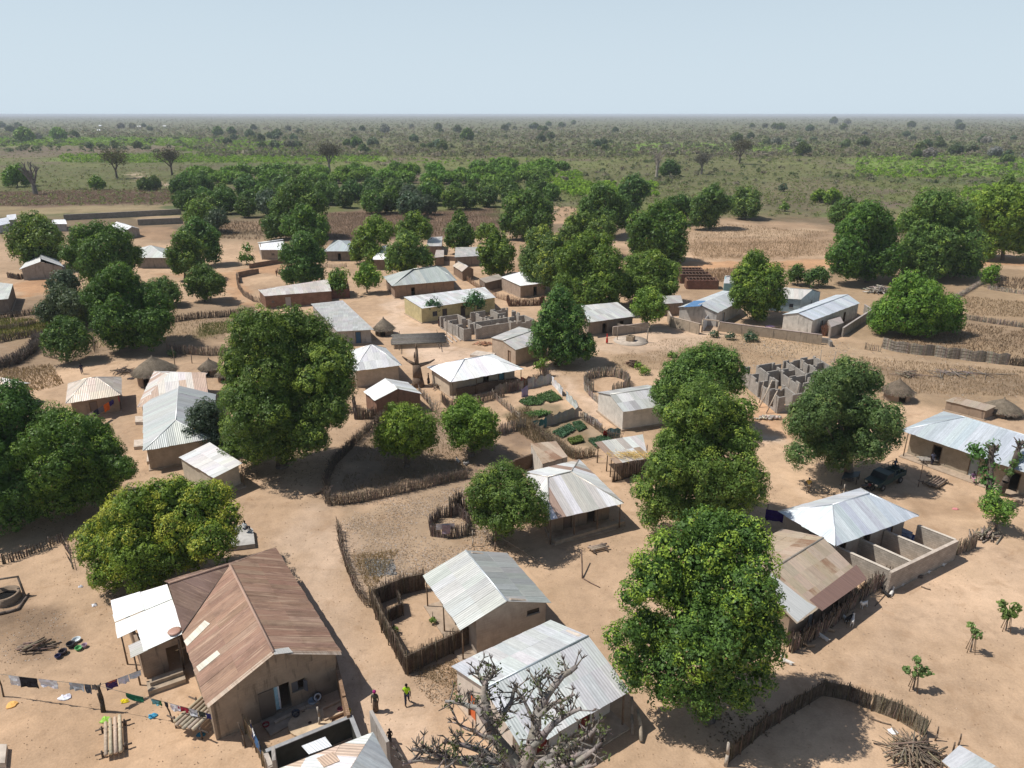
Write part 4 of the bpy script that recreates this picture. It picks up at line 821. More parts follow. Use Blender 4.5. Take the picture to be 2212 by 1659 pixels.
# courtyard walls of the right hand compound
yard_wall('brown stained courtyard wall in front of the white washed house', [(1553, 695), (1775, 723)], 1.7, .25, (.34, .275, .205), M_PLAST, True)
yard_wall('courtyard wall left of the open gate', [(1444, 672), (1450, 684), (1513, 700)], 1.9, .25, (.38, .31, .235), M_PLAST, True)
gt = thing('courtyard_gate', 'open courtyard gateway with white leaf between the brown walls', 'gate', W(1535, 715)); gb = MB((.4, .33, .25)); gb.tube(W(1516, 718), W(1516, 718)+Vector((0, 0, 2.3)), .16, .16, 4); gb.tube(W(1551, 722), W(1551, 722)+Vector((0, 0, 2.3)), .16, .16, 4); gb.build('gate_post', M_CONC, gt)
gb = MB((.45, .36, .28)); gb.bar(W(1516, 718), W(1551, 722), .25, 2.302, 2.48); gb.build('lintel', M_WOOD, gt); gb = MB((.62, .64, .66)); gb.bar(W(1518, 716), W(1530, 700), .05, .05, 2.0); gb.build('gate_leaf', M_PAINT, gt)
yard_wall('side wall of the courtyard beside the white washed house', [(1822, 708), (1884, 668), (1868, 658)], 1.6, .25, (.30, .27, .235), M_PLAST, True)
yard_wall('low grey wall behind the well', [(1325, 706), (1400, 697)], 1.6, .22, (.34, .28, .225), M_PLAST, True)
yard_wall('ruined low grey stone wall in the dry grass before the courtyard', [(1665, 728), (1790, 742), (1795, 750)], .9, .35, (.3, .275, .245), M_BLOCK, name='ruined_wall', ragged=.8)
yard_wall('mud wall of the compound behind the curved street', [(540, 580), (600, 570), (690, 566)], 1.2, .25, (.25, .17, .12), M_MUD, name='mud_wall', ragged=.5)
yard_wall('square red mud yard wall beside the long low red building', [(517, 612), (515, 600), (560, 590)], 1.3, .25, (.27, .18, .125), M_MUD, name='mud_wall', ragged=.4)
yard_wall('long grey field wall nearest the grove, far left', [(140, 476), (262, 470), (393, 463)], 2.0, .3, (.27, .24, .205), M_BLOCK, name='field_wall')
yard_wall('second grey field wall behind the small far gable house', [(300, 487), (395, 483)], 2.0, .3, (.27, .24, .205), M_BLOCK, name='field_wall')
yard_wall('low mud wall by the brown roofed store, north side', [(938, 562), (985, 564), (1036, 560)], 1.2, .25, (.29, .22, .165), M_PLAST, name='mud_wall', coping=False)
yard_wall('dark mud wall right of the tiny pale hut', [(1100, 997), (1160, 977)], 1.6, .25, (.15, .105, .075), M_MUD, True, name='mud_wall', ragged=.4)
yard_wall('mud yard walls in front of the grey green hipped house', [(868, 628), (925, 632), (930, 618)], 1.7, .25, (.17, .10, .07), M_MUD, name='mud_wall', ragged=.3)
yard_wall('brown mud yard walls in front of the dazzling white house', [(988, 862), (1060, 845), (1120, 838)], 1.5, .25, (.17, .12, .085), M_MUD, name='mud_wall', ragged=.4)
# ------------------------------------------------------------------ trees
DARKG = ((.05, .095, .02), (.105, .17, .03), (.2, .28, .045)); MIDG = ((.058, .108, .02), (.14, .21, .034), (.26, .34, .045)); BRIG = ((.08, .145, .022), (.18, .265, .036), (.29, .38, .05))
YELL = ((.052, .095, .022), (.12, .18, .036), (.29, .34, .04)); RUSTL = ((.065, .115, .018), (.17, .25, .03), (.33, .32, .045)); GREYT = ((.06, .09, .045), (.09, .12, .06), (.12, .15, .07)); OLIV = ((.065, .10, .026), (.13, .165, .04), (.22, .24, .06))
def leaf_quads(P, Nn, size, rn, ratio=.5):
    """one small lozenge leaf per point, normal Nn"""
    n = len(P); t = rn.normal(size=(n, 3)); t -= Nn*(t*Nn).sum(1)[:, None]; t /= np.linalg.norm(t, axis=1)[:, None]+1e-9
    b = np.cross(Nn, t); s = (size*rn.uniform(.65, 1.35, n))[:, None]
    v = np.stack([P-t*s*.5, P+b*s*ratio*.5, P+t*s*.5-Nn*s*.12, P-b*s*ratio*.5], 1); return v.reshape(-1, 3)
def crown_arrays(lobes, leaf, tint, rn, clump=None, dens=1.0, new=.12, zmin=.5):
    """leaves in three scales: crown lobes break into billows, billows carry rosettes of leaves; an inner leaf shell closes the crown"""
    V = []; K = []; hue = np.array((rn.uniform(.84, 1.06), 1, rn.uniform(.85, 1.3)))*rn.uniform(.88, 1.14); c0, c1, c2 = (np.array(t)*1.2*hue for t in tint); L = [(np.array(c, float), r) for c, r in lobes]
    zlo = min(c[2]-r for c, r in L); zhi = max(c[2]+r for c, r in L); B = []; core = []
    for c, r in L:
        if r > 1.5 and clump is None:
            core.append((c, r*.56)); m = 10; k = np.arange(m)+.5; ph = np.arccos(1-1.75*k/m); th = math.pi*(1+5**.5)*k+rn.uniform(0, 6); d = np.stack([np.cos(th)*np.sin(ph), np.sin(th)*np.sin(ph), np.cos(ph)], 1)+rn.normal(scale=.14, size=(m, 3)); d /= np.linalg.norm(d, axis=1)[:, None]
            for j in range(m): q = rn.uniform(.40, .56); B.append((c+d[j]*r*(1.03-q)*rn.uniform(.84, 1.16), r*q))
        else: B.append((c, r))
    C = np.array([x[0] for x in B]); R = np.array([x[1] for x in B])
    CC = np.array([x[0] for x in core]).reshape(-1, 3); CR = np.array([x[1] for x in core])
    def shell(c, r, rad, i=None):
        ls = max(leaf*1.7, r*.2); nf = int(min(1500, 26*(r*rad)**2/ls**2)); qf = rn.normal(size=(nf, 3)); qf /= np.linalg.norm(qf, axis=1)[:, None]; Pf = c+qf*r*rad*rn.uniform(.88, 1.05, (nf, 1))
        k = Pf[:, 2] > zmin+.25; Pf = Pf[k]; qf = qf[k]; nf = len(Pf)
        if nf: nn = qf+rn.normal(scale=.35, size=qf.shape); nn /= np.linalg.norm(nn, axis=1)[:, None]; V.append(leaf_quads(Pf, nn, ls, rn, .85)); K.append((c0+(c1-c0)*.25)*rn.uniform(.8, 1.2, (nf, 1)))
    for c, r in core: shell(c, r, .95)
    for i in range(len(R)):
        r = R[i]
        D2 = np.linalg.norm(C-C[i], axis=1); D2[i] = 1e9; near = np.nonzero(D2 < R+r)[0]
        if (D2+r*.55 < R).any() or C[i][2] < zmin: continue
        rc = clump or max(.34, min(.8, r*.34)); rc = min(max(rc, 1.9*leaf), r*.6); nc = max(6, int(3.3*(r/rc)**2))
        k = np.arange(nc)+.5; ph = np.arccos(1-2*k/nc); th = math.pi*(1+5**.5)*k+rn.uniform(0, 6)
        d = np.stack([np.cos(th)*np.sin(ph), np.sin(th)*np.sin(ph), np.cos(ph)], 1)+rn.normal(scale=.2, size=(nc, 3)); d /= np.linalg.norm(d, axis=1)[:, None]
        cc = C[i]+d*(r*rn.uniform(.8, 1.05, nc)-rc*.3)[:, None]; keep = cc[:, 2] > zmin+rc*.4
        if len(near): keep &= (np.linalg.norm(cc[:, None]-C[near][None], axis=2)/R[near][None]).min(1) > .74
        if len(CR): keep &= (np.linalg.norm(cc[:, None]-CC[None], axis=2)/CR[None]).min(1) > .92
        shell(C[i], r, .68); cc = cc[keep]; d = d[keep]; nc = len(cc)
        if nc == 0: continue
        nl = max(6, int(dens*6.5*(rc/leaf)**2)); rcs = rc*rn.uniform(.7, 1.3, nc); q = rn.normal(size=(nc, nl, 3)); q /= np.linalg.norm(q, axis=2)[:, :, None]
        flip = (q*(d[:, None]+np.array((0, 0, .25)))).sum(2) < -.1; q[flip] *= -1
        P = cc[:, None]+q*(rcs[:, None]*rn.uniform(.72, 1.08, (nc, nl)))[:, :, None]
        Nn = q*.95+d[:, None]*.3+rn.normal(scale=.33, size=q.shape)+np.array((0, 0, .12)); Nn /= np.linalg.norm(Nn, axis=2)[:, :, None]
        V.append(leaf_quads(P.reshape(-1, 3), Nn.reshape(-1, 3), leaf, rn))
        t = (rn.random(nc)**1.3)[:, None, None]; col = c0+(c1-c0)*t; hf = (cc[:, 2]-zlo)/(zhi-zlo+.01); flush = .4 if rn.random() > new*1.6 else 3.2
        isn = (rn.random(nc) < new*flush*(.25+1.5*hf))[:, None, None]; col = np.where(isn, c1*.45+c2*.55, col)
        col = np.broadcast_to(col, (nc, nl, 3))*rn.uniform(.85, 1.18, (nc, nl, 1)); tips = rn.random((nc, nl, 1)) < new*.1; col = np.where(tips, c2, col); col = np.where(rn.random((nc, nl, 1)) < .012, np.array((.17, .11, .05)), col); K.append(col.reshape(-1, 3))
    return np.concatenate(V), np.concatenate(K)
def bark_tree(mb, base, top, r, limbs, rn, col):
    base = Vector(base); top = Vector(top); m = base.lerp(top, .5)+Vector((rn.uniform(-.3, .3), rn.uniform(-.3, .3), 0))*r*1.5
    mb.tube(base-Vector((0, 0, .1)), base+Vector((0, 0, .35)), r*1.3, r*1.05, 8, col); mb.tube(base+Vector((0, 0, .35)), m, r*1.05, r*.8, 8, col); mb.tube(m, top, r*.8, r*.5, 7, col)
    for L in limbs:
        L = Vector(L); st = base.lerp(top, rn.uniform(.35, .8)); k = st.lerp(L, .5)+Vector((0, 0, -.1*(L-st).length)); mb.tube(st, k, r*.42, r*.26, 5, col); mb.tube(k, L, r*.26, r*.08, 5, col)
SEED = [100]
def tree(label, base, lobes, tint=MIDG, trunk=.32, new=.12, name='mango_tree', cat='tree', group=None, leaf=None, dens=1.0, clump=None, bark=(.17, .14, .115), back=.55, zmin=.6):
    """base: survey point of the trunk foot; lobes: measured crown masses (photo x, y, radius) set at the trunk's distance"""
    SEED[0] += 1; rn = np.random.default_rng(SEED[0]); rr = random.Random(SEED[0]); b = W(*base)
    my = sum(l[1]*l[2] for l in lobes)/sum(l[2] for l in lobes); zc = max(1.2, z_above(b, my)); dep = depth((b.x, b.y, zc)); S = dep/F_PX; L3 = []
    fw = Vector((0, CP, -SP)); hor = Vector((0, 1, 0))
    big = max(l[2] for l in lobes)
    for (x, y, r) in lobes:
        p = at_depth(x, y, dep); R = r*S*(1.08 if dep < 110 else 1.18); R *= rr.uniform(.9, 1.12); p = p+(Vector((0, 0, CAM_H))-p).normalized()*R*rr.uniform(-.7, .9)
        p.z = max(p.z, R*.75+zmin); L3.append((p, R))
        if dep > 105 and R > 1.3 and y > my and clump is None:
            L3.append((Vector((p.x, p.y, max(R*.62+.3, p.z-R*.7)))+hor*rr.uniform(-.2, .2)*R, R*.8))
        if back and R > 1.1:
            p2 = p+hor*R*rr.uniform(.6, 1.0); p2.z = max(p2.z-R*.3, R*.8+zmin); L3.append((p2, R*.8))
    lf = leaf or max(.17, 1.75*dep/731.0)
    V, K = crown_arrays([((p.x, p.y, p.z), R) for p, R in L3], lf, tint, rn, clump, dens, new, zmin)
    root = thing(name, label, cat, b, group); tb = MB(bark)
    ctr = sum((p for p, R in L3), Vector())/len(L3); top = Vector((b.x*.6+ctr.x*.4, b.y*.6+ctr.y*.4, max(1.0, ctr.z)))
    bark_tree(tb, b, top, trunk, [p for p, R in sorted(L3, key=lambda q: -q[1])[:9]], rr, bark); tb.build('trunk', M_BARK, root, smooth=True)
    f = np.arange(len(V)).reshape(-1, 4); mesh_object('crown', V, f, M_LEAF, root, K); return root

T = tree
T('spreading mango with reddish new leaves over the rusted house', (335, 1262), [(220, 1170, 52), (290, 1115, 60), (370, 1085, 55), (440, 1085, 48), (485, 1130, 36), (400, 1140, 64), (300, 1190, 72), (235, 1232, 45), (315, 1245, 42), (455, 1170, 44), (385, 1195, 52), (385, 1052, 24), (340, 1060, 26), (190, 1195, 26), (498, 1105, 20)], RUSTL, .4, .2)
T('huge dark mango cut by the left frame edge', (0, 1120), [(-30, 900, 70), (15, 885, 48), (-10, 980, 75), (35, 1060, 62), (-30, 1080, 80), (55, 960, 55), (20, 840, 24), (60, 1100, 36), (10, 1120, 30)], DARKG, .5, .06)
T('broad mango with a side bough over the left street', (156, 1108), [(110, 925, 46), (140, 905, 24), (175, 950, 55), (120, 985, 70), (185, 1000, 66), (225, 1020, 52), (262, 1010, 26), (280, 1018, 16), (150, 1050, 62), (90, 1060, 48), (200, 1055, 44), (95, 960, 40), (225, 965, 26)], MIDG, .45, .1)
T('giant mango at the street corner in the middle left', (610, 1008), [(560, 725, 55), (630, 700, 40), (665, 725, 48), (715, 755, 44), (735, 790, 34), (520, 785, 44), (590, 790, 75), (680, 820, 75), (515, 860, 40), (560, 890, 74), (645, 900, 72), (705, 885, 45), (525, 945, 45), (590, 950, 54), (665, 945, 40), (540, 975, 28), (620, 985, 20), (735, 840, 28), (600, 845, 60), (505, 815, 24)], MIDG, .6, .16)
T('grey green thorn tree beside the white shop', (455, 985), [(442, 902, 36), (418, 935, 28), (455, 940, 40), (430, 962, 24), (476, 970, 28), (405, 925, 16)], GREYT, .2, .02, 'thorn_tree')
T('round mango inside the thorn fence, left of the pair', (880, 1008), [(872, 925, 44), (838, 942, 30), (905, 925, 38), (860, 900, 28), (880, 962, 34), (922, 950, 25), (835, 962, 22), (895, 895, 20)], BRIG, .25, .1)
T('round mango inside the thorn fence, right of the pair', (1020, 985), [(1008, 895, 40), (982, 910, 32), (1043, 912, 34), (1005, 875, 24), (1050, 938, 26), (1000, 940, 34), (965, 925, 18), (1030, 955, 22)], BRIG, .25, .06)
T('mango with bluish leaves leaning on the striped house', (1070, 1166), [(1048, 1055, 38), (1085, 1025, 32), (1112, 1045, 38), (1055, 1105, 36), (1110, 1095, 50), (1153, 1095, 34), (1090, 1130, 28), (1165, 1118, 22), (1028, 1072, 22), (1140, 1060, 26)], MIDG, .25, .1)
T('mango behind the tall tree in front of the unfinished block house', (1512, 935), [(1510, 785, 42), (1560, 785, 42), (1470, 815, 40), (1440, 850, 34), (1520, 840, 50), (1582, 825, 30), (1440, 885, 26), (1535, 760, 20), (1600, 800, 14), (1480, 780, 22)], MIDG, .4, .08)
T('very tall mango in two storeys, right of the centre', (1525, 1150), [(1520, 885, 56), (1470, 900, 36), (1575, 905, 50), (1605, 880, 28), (1510, 955, 64), (1600, 955, 40), (1450, 960, 34), (1440, 1018, 44), (1520, 1030, 70), (1606, 1030, 44), (1398, 1060, 34), (1448, 1090, 42), (1560, 1090, 50), (1630, 1060, 28), (1405, 1118, 26), (1500, 1105, 40), (1415, 1020, 22), (1600, 1080, 28)], MIDG, .5, .1)
T('huge foreground mango with yellow green tips', (1528, 1552), [(1545, 1140, 40), (1490, 1140, 36), (1610, 1160, 50), (1450, 1195, 50), (1540, 1200, 72), (1640, 1220, 40), (1415, 1255, 52), (1500, 1285, 82), (1610, 1285, 72), (1365, 1285, 36), (1330, 1375, 28), (1365, 1360, 30), (1415, 1375, 60), (1520, 1385, 76), (1622, 1375, 70), (1675, 1370, 26), (1450, 1445, 50), (1560, 1460, 56), (1520, 1505, 34), (1590, 1490, 32), (1400, 1430, 40), (1645, 1445, 24), (1655, 1300, 36), (1470, 1490, 26), (1390, 1215, 26), (1372, 1455, 34), (1640, 1468, 30), (1440, 1492, 36), (1600, 1508, 32), (1520, 1522, 30), (1345, 1420, 24)], YELL, .45, .2)
T('round dark mango shading the pickup', (1832, 1035), [(1840, 812, 38), (1795, 835, 38), (1878, 825, 32), (1765, 885, 44), (1840, 885, 58), (1898, 905, 44), (1738, 918, 36), (1790, 955, 50), (1868, 960, 50), (1728, 982, 26), (1810, 995, 26), (1925, 912, 26), (1825, 785, 16), (1930, 945, 22)], OLIV, .5, .08)
T('low spreading bright mango in the right hand field', (2020, 722), [(1965, 617, 30), (1945, 630, 22), (1990, 655, 40), (1930, 680, 36), (2030, 678, 36), (1906, 700, 24), (1980, 705, 32), (2058, 692, 24), (2010, 630, 24), (2045, 665, 26)], BRIG, .3, .1)
T('tall egg shaped mango between the courtyard houses', (1637, 690), [(1632, 570, 27), (1608, 598, 26), (1665, 602, 28), (1637, 625, 38), (1600, 635, 22), (1676, 640, 22), (1630, 555, 14), (1640, 655, 22)], MIDG, .3, .15)
T('small bright mango by the well wall', (1397, 712), [(1400, 643, 21), (1380, 660, 16), (1420, 660, 20), (1400, 668, 18), (1412, 632, 10)], BRIG, .16, .15)
T('leaning tall mango beside the low flat roofed house', (1205, 788), [(1210, 645, 22), (1192, 675, 30), (1230, 688, 36), (1175, 715, 26), (1215, 730, 42), (1260, 742, 25), (1162, 742, 18), (1222, 765, 24), (1198, 630, 11), (1275, 755, 14)], DARKG, .35, .12)
T('tallest mango of the central clump', (1268, 672), [(1268, 535, 34), (1230, 556, 30), (1310, 566, 34), (1260, 596, 46), (1222, 618, 30), (1310, 615, 33), (1270, 638, 35), (1300, 525, 20), (1330, 590, 14)], MIDG, .45, .08)
T('wide mango right of the central clump', (1400, 655), [(1375, 573, 25), (1410, 568, 25), (1442, 588, 24), (1358, 608, 24), (1400, 612, 31), (1447, 612, 20), (1425, 630, 20)], BRIG, .3, .08)
T('mango with yellow edge on the left of the central clump', (1172, 630), [(1165, 518, 26), (1195, 533, 26), (1150, 556, 28), (1190, 572, 31), (1160, 596, 22), (1140, 575, 16), (1205, 600, 18)], YELL, .35, .12)
T('round mango by the pole fence corner', (1078, 600), [(1073, 523, 23), (1050, 548, 18), (1096, 546, 20), (1075, 563, 24), (1055, 572, 14), (1098, 570, 12)], MIDG, .25, .12)
T('dark cube shaped mango standing before the grove', (1140, 516), [(1110, 442, 25), (1145, 437, 26), (1175, 452, 20), (1130, 472, 31), (1170, 478, 23), (1093, 478, 14), (1150, 492, 20)], DARKG, .35, .1)
T('slender pointed mango beside the flat roofed house', (995, 548), [(993, 477, 16), (985, 500, 21), (1008, 507, 18), (970, 518, 12), (996, 525, 18), (992, 465, 10)], DARKG, .25, .1)
T('mango behind the grey green hipped house, upper of two', (893, 540), [(895, 478, 22), (870, 494, 18), (918, 493, 16), (893, 500, 20)], MIDG, .25, .14)
T('mango touching the grey green hipped house, lower of two', (880, 600), [(880, 528, 24), (858, 553, 24), (905, 553, 26), (880, 572, 22), (925, 560, 14), (842, 570, 12)], MIDG, .25, .14)
T('pair crowned bright mango left of the white steep roof', (800, 570), [(812, 488, 20), (835, 498, 17), (790, 513, 22), (772, 538, 17), (805, 543, 19), (830, 515, 14), (782, 525, 16)], BRIG, .22, .12)
T('broad based mango behind the long low red building', (655, 620), [(655, 527, 23), (630, 548, 23), (680, 552, 23), (655, 577, 28), (625, 588, 16), (685, 588, 15), (660, 510, 12)], MIDG, .3, .1)
T('round topped mango next to the white north edge house', (655, 545), [(655, 462, 22), (628, 487, 22), (685, 488, 23), (660, 503, 26), (690, 510, 14)], MIDG, .3, .1)
T('tall dark mango at the corner of the grove', (640, 516), [(640, 416, 30), (610, 448, 28), (675, 438, 27), (588, 484, 20), (615, 488, 22), (650, 455, 28)], DARKG, .35, .08)
T('little round bright tree before the grey green hipped house', (793, 632), [(793, 588, 17), (778, 598, 12), (810, 598, 13), (793, 604, 13)], BRIG, .14, .2)
T('small shaggy tree behind the red mud yard', (728, 640), [(727, 600, 18), (740, 594, 12), (720, 615, 14), (735, 618, 13)], MIDG, .14, .12)
T('mango before the pale hipped house, left', (400, 606), [(395, 522, 22), (420, 533, 17), (374, 548, 17), (410, 557, 22), (385, 568, 16), (428, 570, 12)], MIDG, .28, .1)
T('dark mango behind the pale hipped house', (442, 574), [(425, 490, 20), (448, 508, 19), (408, 508, 17), (455, 538, 17), (430, 520, 18)], DARKG, .28, .06)
T('solitary dark round tree in the bare field', (443, 652), [(440, 598, 24), (418, 608, 18), (463, 610, 18), (440, 615, 20), (405, 602, 10)], DARKG, .18, .05, 'shade_tree')
T('big mango at far left above the grey gable house', (76, 582), [(70, 487, 27), (40, 507, 21), (105, 512, 26), (70, 537, 31), (110, 543, 19), (30, 533, 13), (90, 492, 20)], MIDG, .4, .1)
T('wide dark mango left of the pale hipped house', (220, 622), [(215, 505, 27), (178, 517, 28), (250, 517, 28), (158, 547, 23), (215, 552, 36), (270, 552, 27), (210, 585, 22), (290, 545, 14), (185, 575, 20)], DARKG, .4, .08)
T('dark mango with tall dome in the left thicket', (265, 752), [(255, 600, 30), (215, 640, 32), (290, 640, 36), (335, 660, 30), (250, 690, 38), (320, 700, 30), (285, 715, 22), (225, 700, 26), (235, 610, 22), (350, 690, 18)], DARKG, .45, .08)
T('grey leaved tree on the far side of the left thicket', (130, 705), [(130, 648, 32), (103, 672, 24), (160, 658, 24), (140, 676, 24)], GREYT, .3, .04, 'shade_tree')
T('broad tree with visible trunk at the edge of the left thicket', (145, 782), [(140, 712, 28), (110, 732, 21), (170, 732, 21), (140, 748, 19), (160, 708, 16)], DARKG, .22, .12)
T('small dark tree beside the grey gable house', (137, 645), [(137, 603, 23), (118, 618, 14), (152, 612, 14)], GREYT, .2, .04, 'shade_tree')
T('dark tree on the right shoulder of the left thicket', (355, 665), [(350, 622, 23), (374, 634, 14), (335, 632, 14)], DARKG, .2, .05, 'shade_tree')
T('bush like tree in the middle of the left thicket', (192, 700), [(195, 650, 24), (180, 672, 22), (205, 680, 20)], MIDG, .25, .08)
T('leftmost mango of the big row on the right', (1872, 610), [(1880, 465, 30), (1850, 497, 34), (1900, 516, 40), (1830, 547, 33), (1880, 567, 36), (1922, 558, 26), (1845, 575, 18), (1905, 478, 24)], DARKG, .5, .1)
T('biggest dome of the mango row on the right', (2030, 597), [(2020, 450, 38), (1980, 477, 33), (2070, 475, 40), (2010, 526, 45), (2075, 537, 40), (1965, 548, 26), (2098, 570, 22), (2045, 440, 24), (2030, 565, 26)], MIDG, .55, .14)
T('bright mango at the right frame edge', (2165, 562), [(2150, 437, 32), (2200, 437, 36), (2120, 457, 24), (2160, 487, 40), (2205, 497, 32), (2135, 530, 20), (2180, 460, 30)], BRIG, .45, .14)
T('lower dark mango behind the row on the right', (1830, 502), [(1825, 453, 22), (1850, 458, 17), (1810, 465, 14)], DARKG, .3, .06)
T('pointed tree above the mango row at the right edge', (2178, 452), [(2180, 393, 15), (2195, 408, 13), (2168, 408, 12)], MIDG, .25, .06)
T('round dark tree at the right end of the north row', (1611, 474), [(1612, 430, 25), (1600, 445, 16), (1625, 445, 15)], DARKG, .3, .1)
T('two humped dark mango in the north row', (1533, 496), [(1540, 418, 21), (1515, 438, 21), (1560, 443, 24), (1535, 463, 22), (1505, 465, 14)], DARKG, .35, .08)
T('low dark mango in the middle of the north row', (1478, 486), [(1475, 438, 20), (1452, 442, 18), (1500, 448, 17), (1470, 460, 16)], DARKG, .3, .06)
T('yellow topped mango on the hump of the north row', (1368, 466), [(1370, 398, 18), (1350, 413, 17), (1390, 408, 15), (1365, 430, 20)], YELL, .3, .12)
T('dark mango at the left end of the north row', (1300, 512), [(1300, 423, 24), (1330, 443, 24), (1275, 453, 22), (1310, 472, 26), (1345, 470, 16), (1265, 440, 14)], DARKG, .35, .08)
T('large domed mango in front of the north row', (1420, 566), [(1430, 467, 28), (1385, 487, 25), (1455, 493, 28), (1410, 516, 33), (1460, 528, 22), (1375, 523, 18), (1440, 540, 20)], MIDG, .4, .1)
T('mango at the back of the central clump', (1260, 552), [(1255, 487, 26), (1300, 497, 24), (1230, 507, 21), (1275, 515, 22), (1235, 480, 12)], MIDG, .35, .1)
T('little round tree, left of two by the pale blue house', (1722, 615), [(1722, 585, 15), (1713, 592, 10), (1732, 592, 10)], DARKG, .12, .05, 'shade_tree')
T('little umbrella tree, right of two by the pale blue house', (1768, 620), [(1768, 592, 15), (1752, 598, 11), (1783, 597, 11)], DARKG, .13, .05, 'shade_tree')
T('feathery green bush tree at the field fence corner', (2140, 618), [(2140, 590, 14), (2150, 580, 10), (2132, 598, 10)], BRIG, .1, .05, 'thorn_tree')
T('thin green tree in the dry field, north of the village', (533, 572), [(533, 535, 9), (525, 555, 10), (540, 560, 9)], BRIG, .08, .05, 'young_tree', dens=.6)
T('low round green tree behind the pole fence mango', (1055, 525), [(1045, 500, 15), (1060, 497, 14), (1035, 508, 10)], BRIG, .15, .08)
T('pale green tree at the left corner of the grove', (428, 500), [(428, 455, 25), (455, 468, 18), (410, 470, 14), (445, 488, 14)], BRIG, .25, .06, 'shade_tree', dens=.8)
T('second pale green tree by the grove corner', (468, 505), [(470, 470, 20), (455, 485, 14)], GREYT, .2, .04, 'shade_tree', dens=.8)
for (x, y, lb) in ((935, 692, 'papaya tree standing left before the yellow house'), (1025, 686, 'papaya tree with wide top standing right before the yellow house')):
    wdt = 20 if x == 935 else 28
    T(lb, (x, y), [(x, y-38, wdt*.6), (x-wdt*.5, y-32, wdt*.42), (x+wdt*.5, y-33, wdt*.42), (x+2, y-46, wdt*.4)], ((.05, .1, .04), (.07, .14, .055), (.10, .17, .06)), .13, .05, 'papaya_tree', dens=.55, back=0, clump=.4)
T('tufted papaya beside the dazzling white house yard', (1168, 812), [(1166, 786, 10), (1175, 782, 9), (1160, 790, 7)], BRIG, .08, .1, 'papaya_tree', dens=.6, back=0)

# the grove behind the village
GR = random.Random(31); used = []
kinds = [('dense dark mango crowded into the grove behind the village', DARKG, 'mango_tree'), ('grey green tree crowded into the grove behind the village', GREYT, 'shade_tree'), ('mid green tree crowded into the grove behind the village', MIDG, 'shade_tree')]
rows = [(y, [x for x in range(400, 1210, 44)]) for y in (428, 446, 464)]
for ry, xs_ in rows:
    for x in xs_:
        x += GR.uniform(-12, 12); y = ry+GR.uniform(-6, 6)
        lo = 398 if x < 1080 else 402
        if ry == 464 and (x > 700 and x < 1000 and GR.random() < .55): continue
        if ry == 464 and x > 1000: continue
        if ry == 446 and x > 1120: continue
        k = GR.choices((0, 1, 2), (4, 2 if ry > 430 else .6, 4))[0]; r = GR.uniform(14.5, 22)*(.9+.2*(ry-428)/60)
        lb, tn, nm = kinds[k]
        T(lb, (x, y+2), [(x, y-r*1.75, r*.8), (x-r*.6, y-r*1.35, r*.68), (x+r*.6, y-r*1.3, r*.7), (x, y-r, r*.75)], tn, .25, .08 if k != 1 else .03, nm, group='trees of the grove behind the village', back=.5, dens=.8)
for i in range(92):
    x = GR.uniform(385, 1215); y = (378+GR.uniform(0, 20)) if x < 850 else (364+GR.uniform(0, 36)); r = GR.uniform(12, 18)
    T('bright green low tree on the far side of the grove', (x, y), [(x, y-r*.9, r*.7), (x-r*.8, y-r*.7, r*.6), (x+r*.8, y-r*.7, r*.6)], ((.085, .15, .018), (.14, .24, .026), (.19, .30, .035)), .15, .1, 'low_tree', group='bright low trees beyond the grove', back=.5, dens=.8)
# single trees on the plain
def bare_tree(label, base, hpx, wpx, name='bare_tree', col=(.2, .175, .155), fat=.06, seed=1, leaf=None, top=.45, levels=4, parent=None, group=None):
    r = random.Random(seed); b = W(*base); S = depth(b)/F_PX; H = hpx*S/.93; Wd = wpx*S/2; root = thing(name, label, 'tree', b, group); mb = MB(col); tips = []
    def grow(p, d, L, rad, lv):
        q = p+d*L; mb.tube(p, q, rad, rad*.68, 6 if lv > 2 else 4, jit(col, .15, r), False)
        if lv == 0: tips.append(q); return
        nb = 4 if lv == levels else r.choice((2, 3)); a0 = r.uniform(0, 6.28)
        for k in range(nb):
            an = a0+6.283*k/nb+r.uniform(-.4, .4); tl = r.uniform(.45, .95)*min(1.5, Wd/H*1.5); nd = (d+Vector((math.cos(an)*tl, math.sin(an)*tl, r.uniform(-.15, .4)))).normalized(); grow(q, nd, L*r.uniform(.6, .85), rad*.62, lv-1)
    grow(b, Vector((0, 0, 1)), H*top*.75, H*fat, levels); mb.build('trunk', M_BARK, root)
    if leaf:
        rn = np.random.default_rng(seed); C = np.array([tuple(t) for t in tips]); n = 34; P = (C[:, None]+rn.normal(scale=H*.1, size=(len(C), n, 3))).reshape(-1, 3); Nn = rn.normal(size=P.shape); Nn /= np.linalg.norm(Nn, axis=1)[:, None]
        V = leaf_quads(P, Nn, H*.05, rn, .7); mesh_object('crown', V, np.arange(len(V)).reshape(-1, 4), M_SCRUB, root, np.array(leaf)*rn.uniform(.6, 1.4, (len(P), 1)))
    return root
bare_tree('grey baobab with bare crown beside a green tree, far left', (77, 420), 58, 50, 'baobab_tree', fat=.09, seed=4)
T('green tree hugging the bare grey baobab, far left', (38, 403), [(35, 372, 17), (20, 382, 13), (52, 380, 13)], BRIG, .3, .05, 'shade_tree')
bare_tree('pale trunked baobab rising in the plain, right of the middle', (1418, 388), 52, 34, 'baobab_tree', (.34, .29, .25), .07, 7)
T('dark mango beside the pale trunked baobab', (1447, 382), [(1447, 358, 14), (1436, 366, 11), (1460, 366, 11)], DARKG, .3, .05)
bare_tree('thin grey tree with hazy crown beyond the grove', (712, 372), 50, 44, 'bare_tree', seed=9, leaf=(.12, .115, .085))
bare_tree('flat crowned acacia with olive leaves, left plain', (253, 386), 48, 60, 'acacia_tree', (.12, .09, .075), .05, 11, (.10, .10, .045))
